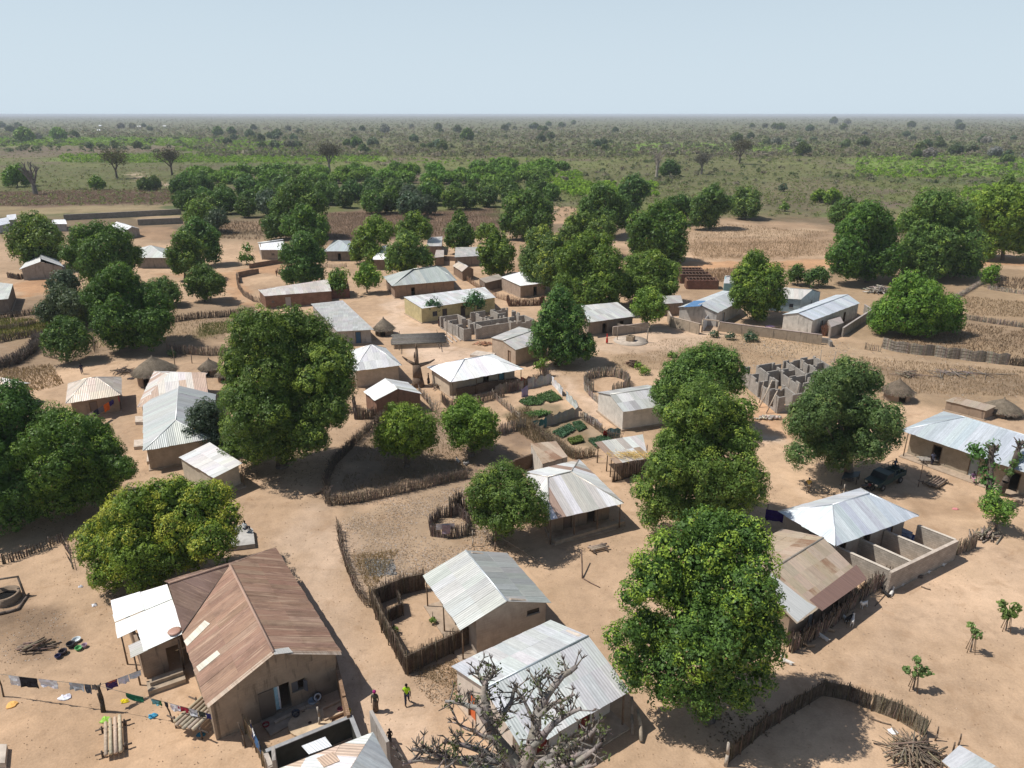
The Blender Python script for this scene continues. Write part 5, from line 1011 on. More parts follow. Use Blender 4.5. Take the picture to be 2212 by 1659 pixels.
bare_tree('dark flat crowned acacia, second on the left plain', (372, 378), 46, 66, 'acacia_tree', (.12, .09, .075), .05, 12, (.08, .075, .045))
bare_tree('grey leafless tree right of the pale baobab', (1515, 377), 38, 44, 'bare_tree', seed=14, leaf=(.13, .125, .10))
bare_tree('brown acacia in the right hand plain', (1597, 355), 42, 50, 'acacia_tree', (.12, .1, .08), .05, 15, (.10, .09, .055))
bare_tree('leafless forked tree in the red field below the cube shaped mango', (1010, 535), 20, 14, 'bare_tree', seed=21)
for (x, y, r, k, lb) in ((208, 408, 14, BRIG, 'small round green bush tree on the left plain'), (312, 410, 13, OLIV, 'low dark tree pair on the left plain, left one'), (330, 408, 14, OLIV, 'low dark tree pair on the left plain, right one'), (50, 305, 16, BRIG, 'big green tree at the far left hedge'), (125, 300, 13, BRIG, 'pale green tree before the distant white houses'), (770, 318, 11, DARKG, 'dark upright tree on the middle plain'), (785, 330, 9, OLIV, 'small olive tree beside the dark upright tree'), (955, 322, 9, OLIV, 'dark clump tree left on the grey plain'), (1010, 302, 12, DARKG, 'wide dark tree on the grey plain'), (1692, 412, 8, GREYT, 'small grey bush in the green right plain'), (1695, 455, 9, BRIG, 'yellow green bush above the red field'), (1770, 435, 14, BRIG, 'bright green bush pair above the red field, left one'), (1800, 440, 16, BRIG, 'bright green bush pair above the red field, right one'), (470, 292, 9, DARKG, 'small dark tree behind the bright hedge'), (500, 290, 8, DARKG, 'second small dark tree behind the bright hedge'), (1735, 335, 14, OLIV, 'olive tree on the far right plain')):
    T(lb, (x, y+2), [(x, y-r*1.2, r*.75), (x-r*.55, y-r*.9, r*.6), (x+r*.55, y-r*.9, r*.6)], k, .2, .08, 'low_tree', back=.4)

SG = random.Random(91)
for i in range(116):
    if i % 4 == 0: cx_, cy_ = SG.uniform(430, 2230) if i < 96 else SG.uniform(-20, 430), SG.choice((276, 290, 304, 318, 338))
    x = cx_+SG.gauss(0, 45); y = min(352 if x > 1200 else 320, cy_+SG.gauss(0, 6)); r = SG.uniform(6, 14)*(.45+.5*(max(272, y)-272)/70)
    if 1000 < x < 1230 and y > 335: continue
    tn = SG.choice((((.12, .15, .075), (.155, .185, .09), (.19, .21, .1)), OLIV, ((.19, .18, .14), (.235, .22, .165), (.27, .25, .19)), ((.075, .105, .045), (.11, .14, .06), (.14, .17, .07)))); lb = {0: 'grey green savanna tree on the far plain'}[0]
    T('hazy savanna tree standing on the far plain', (x, y+2), [(x, y-r*1.25, r*.72), (x-r*.7, y-r, r*.55), (x+r*.7, y-r*.95, r*.58)], tn, .2, .05, 'savanna_tree', group='savanna trees of the far plain', back=.4, dens=.8)
# scrub of the plain: nobody could count it
def scrub():
    rn = np.random.default_rng(77); V = []; K = []
    def patch(n, x0, x1, y0, y1, kind, sz, nf, pw=1.0):
        px = rn.uniform(x0, x1, n); u = rn.random(n)**pw; py = y0+(y1-y0)*u
        d = (PH/2-py)/F_PX; den = SP-d*CP; t = CAM_H/den; X = (px-PW/2)/F_PX*t; Y = (CP+d*SP)*t
        S = t/F_PX
        keep = (Y < 15000)
        if kind == 'grey': cl = np.array(((.235, .215, .155), (.205, .195, .13), (.25, .22, .165), (.175, .195, .095), (.19, .21, .10)))
        elif kind == 'green': cl = np.array(((.21, .34, .04), (.25, .39, .045), (.16, .27, .04)))
        elif kind == 'dark': cl = np.array(((.12, .155, .065), (.135, .17, .07), (.16, .175, .095)))
        else: cl = np.array(((.20, .235, .085), (.24, .25, .115), (.18, .22, .075), (.27, .245, .16)))
        for i in np.nonzero(keep)[0]:
            w = rn.uniform(*sz); w = max(w, S[i]*rn.uniform(2.5, 5)*.7); h = w*rn.uniform(.4, .75); m = nf
            q = rn.normal(size=(m, 3)); q /= np.linalg.norm(q, axis=1)[:, None]; q[:, 2] = np.abs(q[:, 2])
            P = np.array((X[i], Y[i], h*.25))+q*np.array((w*.5, w*.5, h*.75))*rn.uniform(.6, 1, (m, 1))
            V.append(leaf_quads(P, q*.6+rn.normal(scale=.5, size=q.shape)+np.array((0, 0, .9)), w*.3, rn, .9)); K.append(cl[rn.integers(len(cl))]*rn.uniform(.65, 1.3, (m, 1)))
    patch(5200, -150, 2360, 248.4, 262, 'grey', (7, 11), 7); patch(6500, -150, 2360, 257, 300, 'grey', (5, 12), 14)
    patch(3800, 420, 2360, 290, 340, 'grey', (3, 8), 24); patch(420, -150, 2360, 255, 330, 'dark', (5, 11), 26); patch(300, 1300, 2360, 300, 400, 'dark', (2, 5), 26)
    patch(2600, -60, 560, 296, 316, 'green', (2.5, 4.5), 20); patch(800, 380, 640, 305, 328, 'green', (2.5, 4.5), 20); patch(1100, 130, 620, 333, 352, 'green', (2, 3.6), 22); patch(700, 560, 820, 325, 350, 'green', (2, 3.5), 22); patch(900, 1850, 2330, 325, 385, 'green', (2, 4), 30); patch(200, 1280, 1750, 308, 330, 'green', (2, 4), 22)
    patch(300, 1180, 1260, 372, 420, 'green', (2, 3.5), 36); patch(260, 1230, 1420, 395, 425, 'green', (2, 4), 36); patch(200, 2080, 2300, 400, 430, 'green', (2.5, 4), 36); patch(70, 480, 1200, 340, 356, 'green', (2, 4), 30); patch(120, -60, 300, 280, 330, 'dark', (4, 8), 26)
    patch(9000, -100, 2300, 318, 445, 'olive', (.8, 2.6), 12); patch(2200, 1200, 2300, 330, 470, 'olive', (.8, 2.2), 16); patch(2600, 600, 2360, 300, 350, 'olive', (1.5, 4), 16); patch(250, 600, 2300, 330, 400, 'grey', (2, 5), 30)
    V = np.concatenate(V); K = np.concatenate(K); o = mesh_object('scrubland', V, np.arange(len(V)).reshape(-1, 4), M_SCRUB, None, K); tag(o, 'dry bush and low scrub covering the plain to the horizon', 'scrub', None, 'stuff')
scrub()
def blades(name, label, patches, seed):
    rn = np.random.default_rng(seed); V = []; K = []
    for (pts, n, h, w, col) in patches:
        poly = [tuple(W(*p)[:2]) for p in pts]; a = np.array(poly); x = rn.uniform(a[:, 0].min(), a[:, 0].max(), n*3); y = rn.uniform(a[:, 1].min(), a[:, 1].max(), n*3)
        k = inside(x, y, poly) & (vnoise(x, y, 6, 31)*.6+vnoise(x, y, 2, 32)*.4 > .22); x = x[k][:n]; y = y[k][:n]; m = len(x); hh = h*rn.uniform(.5, 1.2, m); th = rn.uniform(0, 6.28, m); ww = w*rn.uniform(.6, 1.4, m)
        b = np.stack([x, y, np.zeros(m)], 1); s = np.stack([np.cos(th), np.sin(th), 0*th], 1)*ww[:, None]; t = b+np.stack([rn.normal(0, .3, m)*hh, rn.normal(0, .3, m)*hh, hh], 1)
        V.append(np.stack([b-s, b+s, t+s*.5, t-s*.5], 1).reshape(-1, 3)); K.append(np.array(col)*rn.uniform(.85, 1.15, (m, 1)))
    V = np.concatenate(V); K = np.concatenate(K); o = mesh_object(name, V, np.arange(len(V)).reshape(-1, 4), M_SCRUB, None, K); tag(o, label, 'grass', None, 'stuff')
REED = (.20, .145, .105); HAY = (.31, .225, .14)
blades('dry_reeds', 'tall purplish brown dry reeds in the fields around the village', [([(-60, 416), (390, 408), (390, 438), (-60, 448)], 20000, .7, .045, REED), ([(690, 462), (1080, 452), (1080, 498), (930, 512), (690, 515)], 17000, .75, .04, REED), ([(470, 478), (590, 480), (560, 520), (470, 515)], 1500, .7, .08, REED), ([(1480, 525), (1820, 520), (1800, 552), (1500, 562)], 7000, .5, .035, (.38, .28, .185)), ([(1490, 480), (1790, 500), (1800, 525), (1480, 525)], 2500, .4, .035, (.42, .31, .21)), ([(1480, 585), (1600, 580), (1590, 610), (1490, 610)], 3000, .6, .035, (.29, .2, .13)), ([(2150, 600), (2290, 605), (2290, 630), (2150, 625)], 900, .6, .06, REED)], 41)
blades('dry_grass', 'short dry grass tufts on the village margins', [([(1850, 770), (2290, 810), (2290, 860), (1960, 850)], 4500, .3, .03, HAY), ([(2000, 690), (2290, 720), (2290, 780), (1900, 745)], 5000, .3, .05, (.24, .17, .11)), ([(2080, 640), (2290, 660), (2290, 690), (2090, 680)], 2500, .3, .05, HAY), ([(1330, 770), (1430, 735), (1640, 720), (1800, 745), (1700, 780), (1560, 800), (1300, 800)], 3500, .25, .025, (.27, .21, .13)), ([(0, 690), (200, 672), (520, 690), (500, 730), (100, 760)], 5000, .3, .035, (.27, .21, .135)), ([(430, 700), (540, 690), (530, 715), (430, 728)], 1500, .3, .05, (.14, .16, .05)), ([(0, 690), (150, 690), (150, 715), (0, 735)], 2500, .5, .06, (.16, .17, .05)), ([(750, 1000), (830, 910), (1000, 880), (1060, 950), (1000, 1035), (730, 1080)], 4500, .22, .03, (.24, .18, .11)), ([(760, 1200), (860, 1190), (800, 1290)], 1200, .25, .025, (.36, .27, .15)), ([(885, 1450), (990, 1425), (1000, 1500)], 700, .2, .02, (.34, .26, .16)), ([(1500, 480), (1780, 500), (1720, 560), (1500, 555)], 3000, .5, .06, HAY), ([(-20, 800), (110, 790), (140, 830), (60, 850)], 1500, .4, .05, HAY), ([(1090, 905), (1140, 880), (1180, 930), (1250, 985), (1200, 990), (1120, 935)], 2500, .6, .03, (.24, .19, .125))], 42)
def litter():
    rn = np.random.default_rng(5); V = []; K = []
    def put(pts, n, s, cols, up=.02):
        poly = [tuple(W(*p)[:2]) for p in pts]; a = np.array(poly); x = rn.uniform(a[:, 0].min(), a[:, 0].max(), n*2); y = rn.uniform(a[:, 1].min(), a[:, 1].max(), n*2); k = inside(x, y, poly) & (vnoise(x, y, 3, 51) > rn.uniform(.1, .75, len(x))); x = x[k][:n]; y = y[k][:n]
        P = np.stack([x, y, np.full(len(x), up)], 1); Nn = np.array((0, 0, 1.0))+rn.normal(scale=.35, size=P.shape); Nn /= np.linalg.norm(Nn, axis=1)[:, None]; V.append(leaf_quads(P, Nn, s, rn, .7)); c = np.array(cols); K.append(c[rn.integers(len(c), size=len(P))]*rn.uniform(.7, 1.2, (len(P), 1)))
    put([(735, 1095), (1005, 1050), (1070, 1180), (930, 1255), (805, 1300), (748, 1200)], 11000, .15, ((.52, .42, .34), (.38, .28, .20), (.42, .32, .23), (.58, .52, .47), (.47, .35, .24), (.52, .44, .38)))
    put([(785, 1208), (850, 1208), (858, 1243), (800, 1248)], 900, .18, ((.5, .5, .5), (.1, .1, .1), (.3, .3, .3)), .03)
    put([(880, 1455), (990, 1430), (1000, 1520), (940, 1530)], 700, .14, ((.5, .4, .3), (.3, .2, .12)))
    put([(-20, 1310), (150, 1320), (140, 1420), (-20, 1440)], 500, .1, ((.2, .14, .1), (.55, .5, .45)))
    put([(0, 1200), (2200, 1200), (2200, 1655), (0, 1655)], 2200, .10, ((.36, .25, .165), (.56, .45, .36), (.30, .21, .14), (.40, .29, .19), (.24, .17, .12)))
    put([(300, 760), (1700, 760), (1700, 1200), (300, 1200)], 5000, .14, ((.26, .18, .12), (.56, .47, .38), (.2, .15, .1), (.34, .25, .16)))
    put([(1700, 740), (2212, 790), (2212, 870), (1900, 860)], 1600, .22, ((.5, .44, .38), (.25, .19, .14)))
    put([(1560, 700), (1840, 740), (1840, 790), (1600, 800)], 1200, .3, ((.4, .36, .32), (.25, .2, .16), (.5, .45, .4)))
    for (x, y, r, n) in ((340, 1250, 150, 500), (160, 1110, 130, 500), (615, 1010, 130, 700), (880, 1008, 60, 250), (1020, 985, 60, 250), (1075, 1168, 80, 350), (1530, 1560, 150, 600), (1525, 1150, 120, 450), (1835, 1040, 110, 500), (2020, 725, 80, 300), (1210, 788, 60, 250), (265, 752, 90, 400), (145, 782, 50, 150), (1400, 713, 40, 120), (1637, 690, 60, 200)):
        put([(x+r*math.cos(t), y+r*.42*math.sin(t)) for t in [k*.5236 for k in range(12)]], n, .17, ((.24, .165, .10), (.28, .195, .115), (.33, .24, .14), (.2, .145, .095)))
    V = np.concatenate(V); K = np.concatenate(K); o = mesh_object('litter', V, np.arange(len(V)).reshape(-1, 4), M_SCRUB, None, K); tag(o, 'dry leaves, husks and scraps scattered on the bare soil', 'litter', None, 'stuff')
litter()
# ------------------------------------------------------------------ fences
DK = (.115, .09, .07); MD = (.19, .15, .115); PL = (.34, .29, .235)
fence('dark curved thorn fence round the mango pair and along the litter yard', [(828, 905), (772, 955), (722, 1006), (708, 1040), (706, 1090)], 1.35, .07, .028, .3, (.135, .108, .085), 'thorn_fence', gap=.05, thorn=.6, rows=2, posts=False)
fence('bristling thorn fence between litter yard and mango plot', [(708, 1092), (770, 1086), (1012, 1032)], 1.3, .08, .028, .25, MD, 'thorn_fence', thorn=.4, rows=3, posts=False)
fence('ragged stick fence along the street edge of the litter yard', [(733, 1148), (738, 1190), (752, 1235), (772, 1282), (795, 1312)], 1.3, .12, .03, .2, MD, gap=.1, thorn=.3, rows=2)
woven('twig walled yard joined to the grey gable house', [(918, 1272), (870, 1283), (806, 1310), (830, 1365), (862, 1420), (878, 1456), (940, 1426), (1012, 1392)], 2.0, .3, (.15, .115, .085), dens=46)
woven('small twig cubicle in the corner of the twig walled yard', [(838, 1345), (868, 1330), (862, 1303)], 1.5, .2, (.12, .095, .075), dens=40)
fence('tall dark pole fence above the white goats', [(1708, 1410), (1748, 1385), (1788, 1360), (1830, 1322), (1868, 1290), (1900, 1268), (1920, 1256)], 1.7, .07, .045, .18, (.14, .11, .088), 'pole_fence', gap=.0, rows=2, hj=.3)
woven('dark palm rib pen wall curving up from the bottom edge', [(1568, 1652), (1648, 1582), (1776, 1502), (1830, 1512), (1878, 1532)], 1.5, .12, (.115, .09, .068), 'pen_wall', dens=34, hj=.05)
woven('patterned reed pen wall in the bottom right', [(1882, 1534), (1940, 1556), (1998, 1592)], 1.7, .12, (.20, .165, .12), 'pen_wall', dens=34, hj=.05)
fence('short screen of dark sticks at the end of the block bays', [(2066, 1198), (2088, 1190), (2106, 1182)], 1.6, .06, .035, .1, MD, rows=2)
for i, (p, q) in enumerate((((1905, 752), (1962, 764)), ((1963, 764), (2016, 768)), ((2017, 769), (2070, 776)), ((2071, 776), (2126, 782)), ((2127, 782), (2178, 788)))):
    r = thing('reed_panel', ('first', 'second', 'third', 'fourth', 'fifth')[i]+' grey reed panel from the stick end of the field fence', 'fence panel', W(*p), 'reed panels of the field fence'); P, Q = W(*p), W(*q); d = (Q-P); mb = MB((.27, .235, .19)); n = Vector((-d.y, d.x, 0)).normalized()
    for k in range(34):
        a = P+d*(k/34); b = P+d*((k+1)/34); bow = 4*(k/34)*(1-k/34)*.35; bow2 = 4*((k+1)/34)*(1-(k+1)/34)*.35; mb.bar(a-n*bow, b-n*bow2, .06, 0, 1.75+.12*math.sin(k*.3)+RND.uniform(-.04, .04), jit((.27, .235, .19), .25))
    mb.build('reeds', M_STRAW, r); qb = MB((.2, .16, .12)); qb.tube(P, P+Vector((0, 0, 2)), .06, .05, 5); qb.build('post', M_WOOD, r)
    rb = MB((.18, .15, .11))
    for z in (.5, 1.0, 1.45): rb.tube(P+Vector((0, 0, z))-n*.12, P+d*.5-n*.48+Vector((0, 0, z)), .03, .03, 4); rb.tube(P+d*.5-n*.48+Vector((0, 0, z)), Q-n*.12+Vector((0, 0, z)), .03, .03, 4)
    rb.build('rail', M_WOOD, r)
F = fence
F('loose upright sticks at the left end of the reed panels', [(1868, 755), (1880, 757), (1904, 760)], 1.4, .22, .05, .2, MD)
F('dark brush heap fence right of the reed panels', [(2180, 788), (2240, 794)], 1.5, .08, .03, .3, DK, 'brush_fence', thorn=.5, rows=3, posts=False)
F('grey log fence running up the right hand field', [(2040, 655), (2075, 640), (2105, 622), (2128, 610)], 1.1, .16, .06, .3, PL, 'log_fence', thorn=.2, rows=2, posts=False)
F('grey log fence along the dark lower right field', [(2086, 690), (2150, 700), (2240, 712)], 1.2, .14, .055, .2, (.24, .2, .16), 'log_fence', rows=2, posts=False)
F('pale log fence at the right edge of the upper field', [(2133, 625), (2180, 632), (2240, 640)], 1.1, .16, .055, .3, PL, 'log_fence', rows=2, posts=False)
F('thin fence under the big mango row on the right', [(1950, 590), (2040, 592), (2118, 598)], 1.2, .22, .045, .2, PL, 'log_fence', posts=False)
F('dark stick fence across the dry plot behind the great mango, north one', [(368, 697), (430, 688), (500, 684), (550, 676)], 1.5, .1, .04, .2, DK, rows=2, thorn=.2)
F('stick fence behind the thatched hut and granaries', [(362, 758), (400, 765), (440, 768), (490, 768)], 1.7, .11, .04, .15, MD, rows=2)
F('tangled thorn hedge on the left of the compound', [(-10, 800), (40, 785), (75, 760), (88, 735)], 1.9, .09, .035, .45, (.13, .11, .095), 'thorn_fence', thorn=.9, rows=4, posts=False)
F('thin stick fence below the edge tree of the left thicket', [(95, 770), (130, 778), (165, 776), (205, 762), (203, 735)], 1.4, .2, .035, .2, MD, thorn=.3)
F('brush fence on the far side of the green left plot', [(-10, 742), (40, 732), (80, 726)], 1.5, .1, .04, .25, DK, 'brush_fence', rows=2, thorn=.3, posts=False)
F('dark brush line across the left field', [(-10, 690), (70, 680), (140, 668)], 1.4, .1, .04, .25, DK, 'brush_fence', rows=2, posts=False)
F('low grey brush line at the upper left field', [(-10, 716), (60, 706), (78, 700)], 1.2, .12, .04, .25, MD, 'brush_fence', rows=2, posts=False)
F('curved stick fence of the red mud yard', [(512, 600), (514, 622), (527, 640), (548, 652), (566, 655)], 1.5, .14, .05, .12, (.24, .19, .15))
F('pole fence winding along the red street to the yellow house', [(996, 598), (1010, 608), (1030, 622), (1050, 634), (1072, 644), (1094, 650), (1125, 655)], 1.4, .18, .055, .1, (.33, .23, .16), 'pole_fence', closed=False)
F('brown screen beside the pole fence and the round mango', [(1096, 652), (1100, 662), (1165, 660), (1175, 650)], 1.7, .08, .05, .1, (.15, .09, .065), 'pole_fence', rows=2)
F('brown plank fence of the white pyramid house', [(757, 836), (790, 835), (828, 828), (832, 812)], 1.9, .09, .06, .03, (.22, .11, .07), 'plank_fence', rows=1, hj=.08)
F('dark stick pen beside the small red gable house', [(765, 875), (768, 906), (800, 905), (838, 895)], 1.7, .08, .05, .1, (.15, .125, .105), 'stick_pen', rows=2)
F('loose sticks standing right of the small red gable house', [(905, 850), (925, 872), (935, 890), (950, 880)], 1.5, .3, .045, .25, (.22, .19, .16), thorn=.4)
F('stick screen along the yard of the dazzling white house', [(955, 868), (970, 884), (1030, 872), (1090, 856)], 1.5, .1, .04, .12, (.18, .14, .11), rows=2)
F('stick screen on the street side of the dazzling white house', [(1095, 850), (1140, 838), (1182, 822), (1170, 798)], 1.8, .08, .05, .12, (.16, .125, .1), rows=2)
F('fence of grey sticks between mango plot and garden', [(1078, 940), (1105, 932), (1136, 925)], 1.6, .09, .05, .1, (.24, .2, .165), rows=2)
F('round stick pen beside the white walled gable house', [(1262+48*(1+math.cos(t)), 832+19*math.sin(t)) for t in [k*.36+2.2 for k in range(16)]], 1.7, .1, .05, .1, (.24, .205, .17), 'stick_pen', rows=2)
F('stick fence beside the wall of the round pen house', [(1262, 842), (1280, 862), (1300, 880)], 1.3, .14, .05, .1, (.3, .27, .24))
F('grey stick fence from the tiny hut round the bottom garden', [(1150, 925), (1180, 952), (1205, 972), (1240, 992), (1285, 985)], 1.3, .08, .03, .3, (.25, .2, .14), 'brush_fence', thorn=.4, rows=3, posts=False)
F('dark stakes in front of the left street, front', [(-5, 1222), (30, 1212), (70, 1197), (110, 1182), (138, 1165)], 1.1, .2, .06, .1, (.1, .08, .065), gap=.1)
F('leaning pale stakes falling down toward the two pots', [(136, 1168), (150, 1195), (158, 1232)], .9, .35, .05, .35, (.15, .12, .1), rails=1)
F('low dry brush against the courtyard end wall', [(1778, 726), (1795, 715), (1805, 702)], 1.9, .06, .035, .3, (.17, .09, .06), 'brush_fence', thorn=.5, rows=4, posts=False)
F('dark stick pen under the mango at the far left house', [(18, 600), (40, 604), (60, 600)], 1.5, .14, .07, .2, DK, 'stick_pen', rows=2)
F('short row of sticks in the north yard with red people', [(600, 590), (612, 600), (622, 612)], 1.5, .5, .06, .15, MD)
F('row of pale stakes before the grey hipped north house', [(690, 575), (720, 580), (750, 576)], 1.2, .3, .08, .05, (.4, .33, .26))
# garden plots: tarps and nets hung on stick fences
F('stick fence on the left of the upper garden', [(1063, 856), (1085, 876), (1105, 892), (1122, 908)], 1.3, .13, .045, .2, PL)
def drape(label, p, q, h, col, cat='tarpaulin', name='fence_tarpaulin', grp=None):
    P, Q = W(*p), W(*q); d = Q-P; n = Vector((-d.y, d.x, 0)).normalized(); L = d.length; k = max(4, int(L/.35)); rn = random.Random(label); mb = MB(col); top = [h*rn.uniform(.8, 1.12) for _ in range(k+1)]; off = [rn.uniform(-.14, .14) for _ in range(k+1)]
    for i in range(k):
        a, b = P+d*(i/k), P+d*((i+1)/k); m = .55
        for s in (.02, -.02):
            A0, B0 = a+n*(off[i]*.3+s), b+n*(off[i+1]*.3+s); A1, B1 = a+n*(off[i]+s)+Vector((0, 0, top[i]*m)), b+n*(off[i+1]+s)+Vector((0, 0, top[i+1]*m)); A2, B2 = a+n*(-off[i]*.5+s)+Vector((0, 0, top[i])), b+n*(-off[i+1]*.5+s)+Vector((0, 0, top[i+1]))
            c = jit(col, .14, rn); mb.poly([A0, B0, B1, A1], c); mb.poly([A1, B1, B2, A2], c)
    return tag(mb.build(name, M_CLOTH, None, P), label, cat, grp)
drape('grey brown sacking along the back of the upper garden', (1070, 852), (1130, 842), 1.4, (.27, .24, .2)); drape('grey sheet hung on the back fence of the upper garden', (1140, 840), (1190, 828), 1.4, (.36, .35, .33))
drape('bright red cloth thrown over the garden fence', (1125, 838), (1147, 834), 1.5, (.55, .06, .035), 'cloth', 'fence_cloth'); drape('mauve cloth hanging below the bright red cloth', (1126, 858), (1140, 854), 1.3, (.40, .30, .42), 'cloth', 'fence_cloth')
drape('white plastic sheet on the street fence of the upper garden', (1192, 830), (1215, 856), 1.2, (.62, .62, .63)); drape('pale blue grey plastic on the lower street fence of the garden', (1222, 862), (1248, 888), 1.2, (.46, .5, .5))
drape('long grey net wall between the two gardens', (1180, 922), (1250, 900), 1.4, (.33, .31, .27)); drape('teal net at the left end of the net wall', (1152, 930), (1180, 922), 1.3, (.09, .22, .22)); drape('dull grey rags on the right fence of the lower garden', (1260, 905), (1300, 930), 1.0, (.3, .27, .25))
drape('small red rag on the lower garden fence', (1303, 948), (1312, 944), 1.0, (.5, .05, .04), 'cloth', 'fence_cloth'); drape('blue green rags at the lower garden corner', (1312, 946), (1340, 946), 1.2, (.12, .2, .2), 'cloth', 'fence_cloth')
F('stick fence behind the rags of the lower garden', [(1255, 905), (1285, 925), (1315, 948), (1345, 950)], 1.2, .14, .04, .3, MD, thorn=.3)
def bed(label, pts, col, h=.3, n=1600):
    P = [W(*p) for p in pts]; poly = [tuple(p[:2]) for p in P]; a = np.array(poly); rn = np.random.default_rng(len(label)); x = rn.uniform(a[:, 0].min(), a[:, 0].max(), n*2); y = rn.uniform(a[:, 1].min(), a[:, 1].max(), n*2); k = inside(x, y, poly); x, y = x[k][:n], y[k][:n]
    Q = np.stack([x, y, rn.uniform(.08, h, len(x))], 1); Nn = rn.normal(scale=.6, size=Q.shape)+np.array((0, 0, 1)); Nn /= np.linalg.norm(Nn, axis=1)[:, None]; V = leaf_quads(Q, Nn, .2, rn, .6)
    root = thing('vegetable_bed', label, 'garden bed', P[0]); mesh_object('plants', V, np.arange(len(V)).reshape(-1, 4), M_LEAF, root, np.array(col)*1.5*rn.uniform(.55, 1.4, (len(Q), 1))); mb = MB((.1, .075, .055)); mb.prism(P, -.02, .07); mb.build('soil', M_STONE, root)
bed('large bright green seedling bed in the upper garden', [(1120, 868), (1150, 857), (1184, 862), (1168, 876), (1136, 878)], (.05, .095, .03)); bed('green seedling bed beside the white plastic fence', [(1158, 855), (1192, 845), (1216, 864), (1188, 871)], (.055, .095, .03)); bed('leafy bed of mixed crops before the net wall', [(1130, 898), (1170, 890), (1195, 896), (1150, 906)], (.06, .12, .03), .5)
bed('blue green bed in the lower garden, larger one', [(1192, 936), (1230, 918), (1244, 930), (1214, 948)], (.045, .095, .05), .35); bed('blue green bed in the lower garden, narrow one', [(1236, 916), (1253, 911), (1268, 926), (1250, 934)], (.05, .095, .045), .3); bed('dark green bed at the foot of the lower garden', [(1270, 953), (1305, 943), (1326, 955), (1290, 970)], (.045, .09, .045), .4); bed('yellow green weedy bed in the lower garden', [(1225, 952), (1255, 945), (1262, 956), (1235, 962)], (.09, .12, .03), .4)

# ------------------------------------------------------------------ washing lines
def cloth(label, p, q, drop, col, zp, zq=None, name='hanging_cloth', cat='laundry', grp=None):
    """a piece of washing hanging from the line between two points at rope height"""
    P = W(*p, zp) if len(p) == 2 else Vector(p); Q = W(*q, zq or zp) if len(q) == 2 else Vector(q); rn = random.Random(label); d = Q-P; n = Vector((-d.y, d.x, 0)).normalized(); nx, nz = 5, 4; mb = MB(col)
    g = [[P+d*(i/nx)+Vector((0, 0, -drop*(j/nz)*(1+rn.uniform(-.06, .06))-.0))+n*(rn.uniform(-.09, .09)*j/nz) for i in range(nx+1)] for j in range(nz+1)]
    for off in (n*.012, n*-.012):
        for j in range(nz):
            for i in range(nx): mb.poly([g[j][i]+off, g[j][i+1]+off, g[j+1][i+1]+off, g[j+1][i]+off], jit(col, .1, rn))
    return tag(mb.build(name, M_CLOTH, None, P), label, cat, grp)
def line(label, pts, posts=(), name='washing_line'):
    P = [Vector(p) for p in pts]; mb = MB((.2, .18, .15))
    for i in range(len(P)-1): m = (P[i]+P[i+1])/2-Vector((0, 0, .06)); mb.tube(P[i], m, .014, .014, 4); mb.tube(m, P[i+1], .014, .014, 4)
    return tag(mb.build(name, M_WOOD, None, P[0]), label, 'rope')
def post(label, base, h, r=.06, col=(.13, .1, .075), lean=(0, 0), fork=False, name='line_post'):
    b = W(*base); mb = MB(col); t = b+Vector((lean[0], lean[1], h)); m = b.lerp(t, .5)+Vector((.05, .02, 0)); mb.tube(b, m, r*1.1, r, 6); mb.tube(m, t, r, r*.8, 6)
    if fork: mb.tube(t-Vector((0, 0, .3)), t+Vector((.18, .05, .15)), r*.6, r*.4, 5); mb.tube(t-Vector((0, 0, .2)), t+Vector((-.16, -.05, .12)), r*.6, r*.4, 5)
    return tag(mb.build(name, M_WOOD, None, b), label, 'post'), t
_, t0 = post('thick forked dark post standing in the middle of the front washing lines', (225, 1537), 2.1, .1, (.07, .055, .045), (0, 0), True)
_, t0b = post('second dark post leaning against the forked post', (221, 1538), 1.5, .08, (.09, .07, .055))
_, t1 = post('thin stick propping the coloured end of the washing line', (373, 1560), 1.6, .045, (.1, .07, .05), (-.25, 0))
_, t2 = post('stick carrying the washing line at the left edge', (8, 1505), 1.9, .05)
_, t3 = post('thin dark stick standing by the cane fence', (530, 1613), 1.9, .045, lean=(-.2, 0))
lo_, l4 = W(306, 1446, 1.75), W(478, 1548, 1.5)
line('rope from the left edge to the forked post', [t2, t0]); line('rope from the forked post up to the lean-to', [t0, lo_]); line('rope from the forked post to the rusted house corner', [t0, t1+Vector((0, 0, .05)), l4])
def onl(a, b, u, v): return tuple(a.lerp(b, u)-Vector((0, 0, .02))), tuple(a.lerp(b, v)-Vector((0, 0, .02)))
def wash(a, b, items):
    for (u, v, drop, col, lab) in items: P, Q = onl(a, b, u, v); cloth(lab, P, Q, drop, col, 0)
wash(t2, t0, [(.12, .22, .75, (.62, .64, .67), 'white cloth first on the left washing rope'), (.225, .40, .8, (.02, .02, .025), 'black cloth on the left washing rope'), (.42, .60, .6, (.60, .60, .63), 'pale lilac sheet on the left washing rope'), (.72, .86, .55, (.36, .38, .41), 'checked grey cloth near the forked post'), (.87, .93, .7, (.07, .08, .1), 'dark cloth next to the checked grey cloth'), (.94, .985, .4, (.15, .14, .14), 'small charcoal cloth touching the forked post')])
wash(t0, lo_, [(.16, .42, .6, (.06, .035, .12), 'dark purple cloth low on the rope to the lean-to'), (.20, .40, .22, (.5, .16, .1), 'orange red cloth laid over the purple cloth'), (.44, .68, .55, (.62, .64, .72), 'lavender white sheet on the rope to the lean-to'), (.7, .97, .45, (.60, .66, .72), 'pale blue sheet next to the lean-to')])
wash(t0, t1, [(.42, .68, .5, (.02, .12, .07), 'dark green cloth on the sagging rope'), (.8, .92, .35, (.14, .34, .38), 'turquoise cloth before the thin prop')])
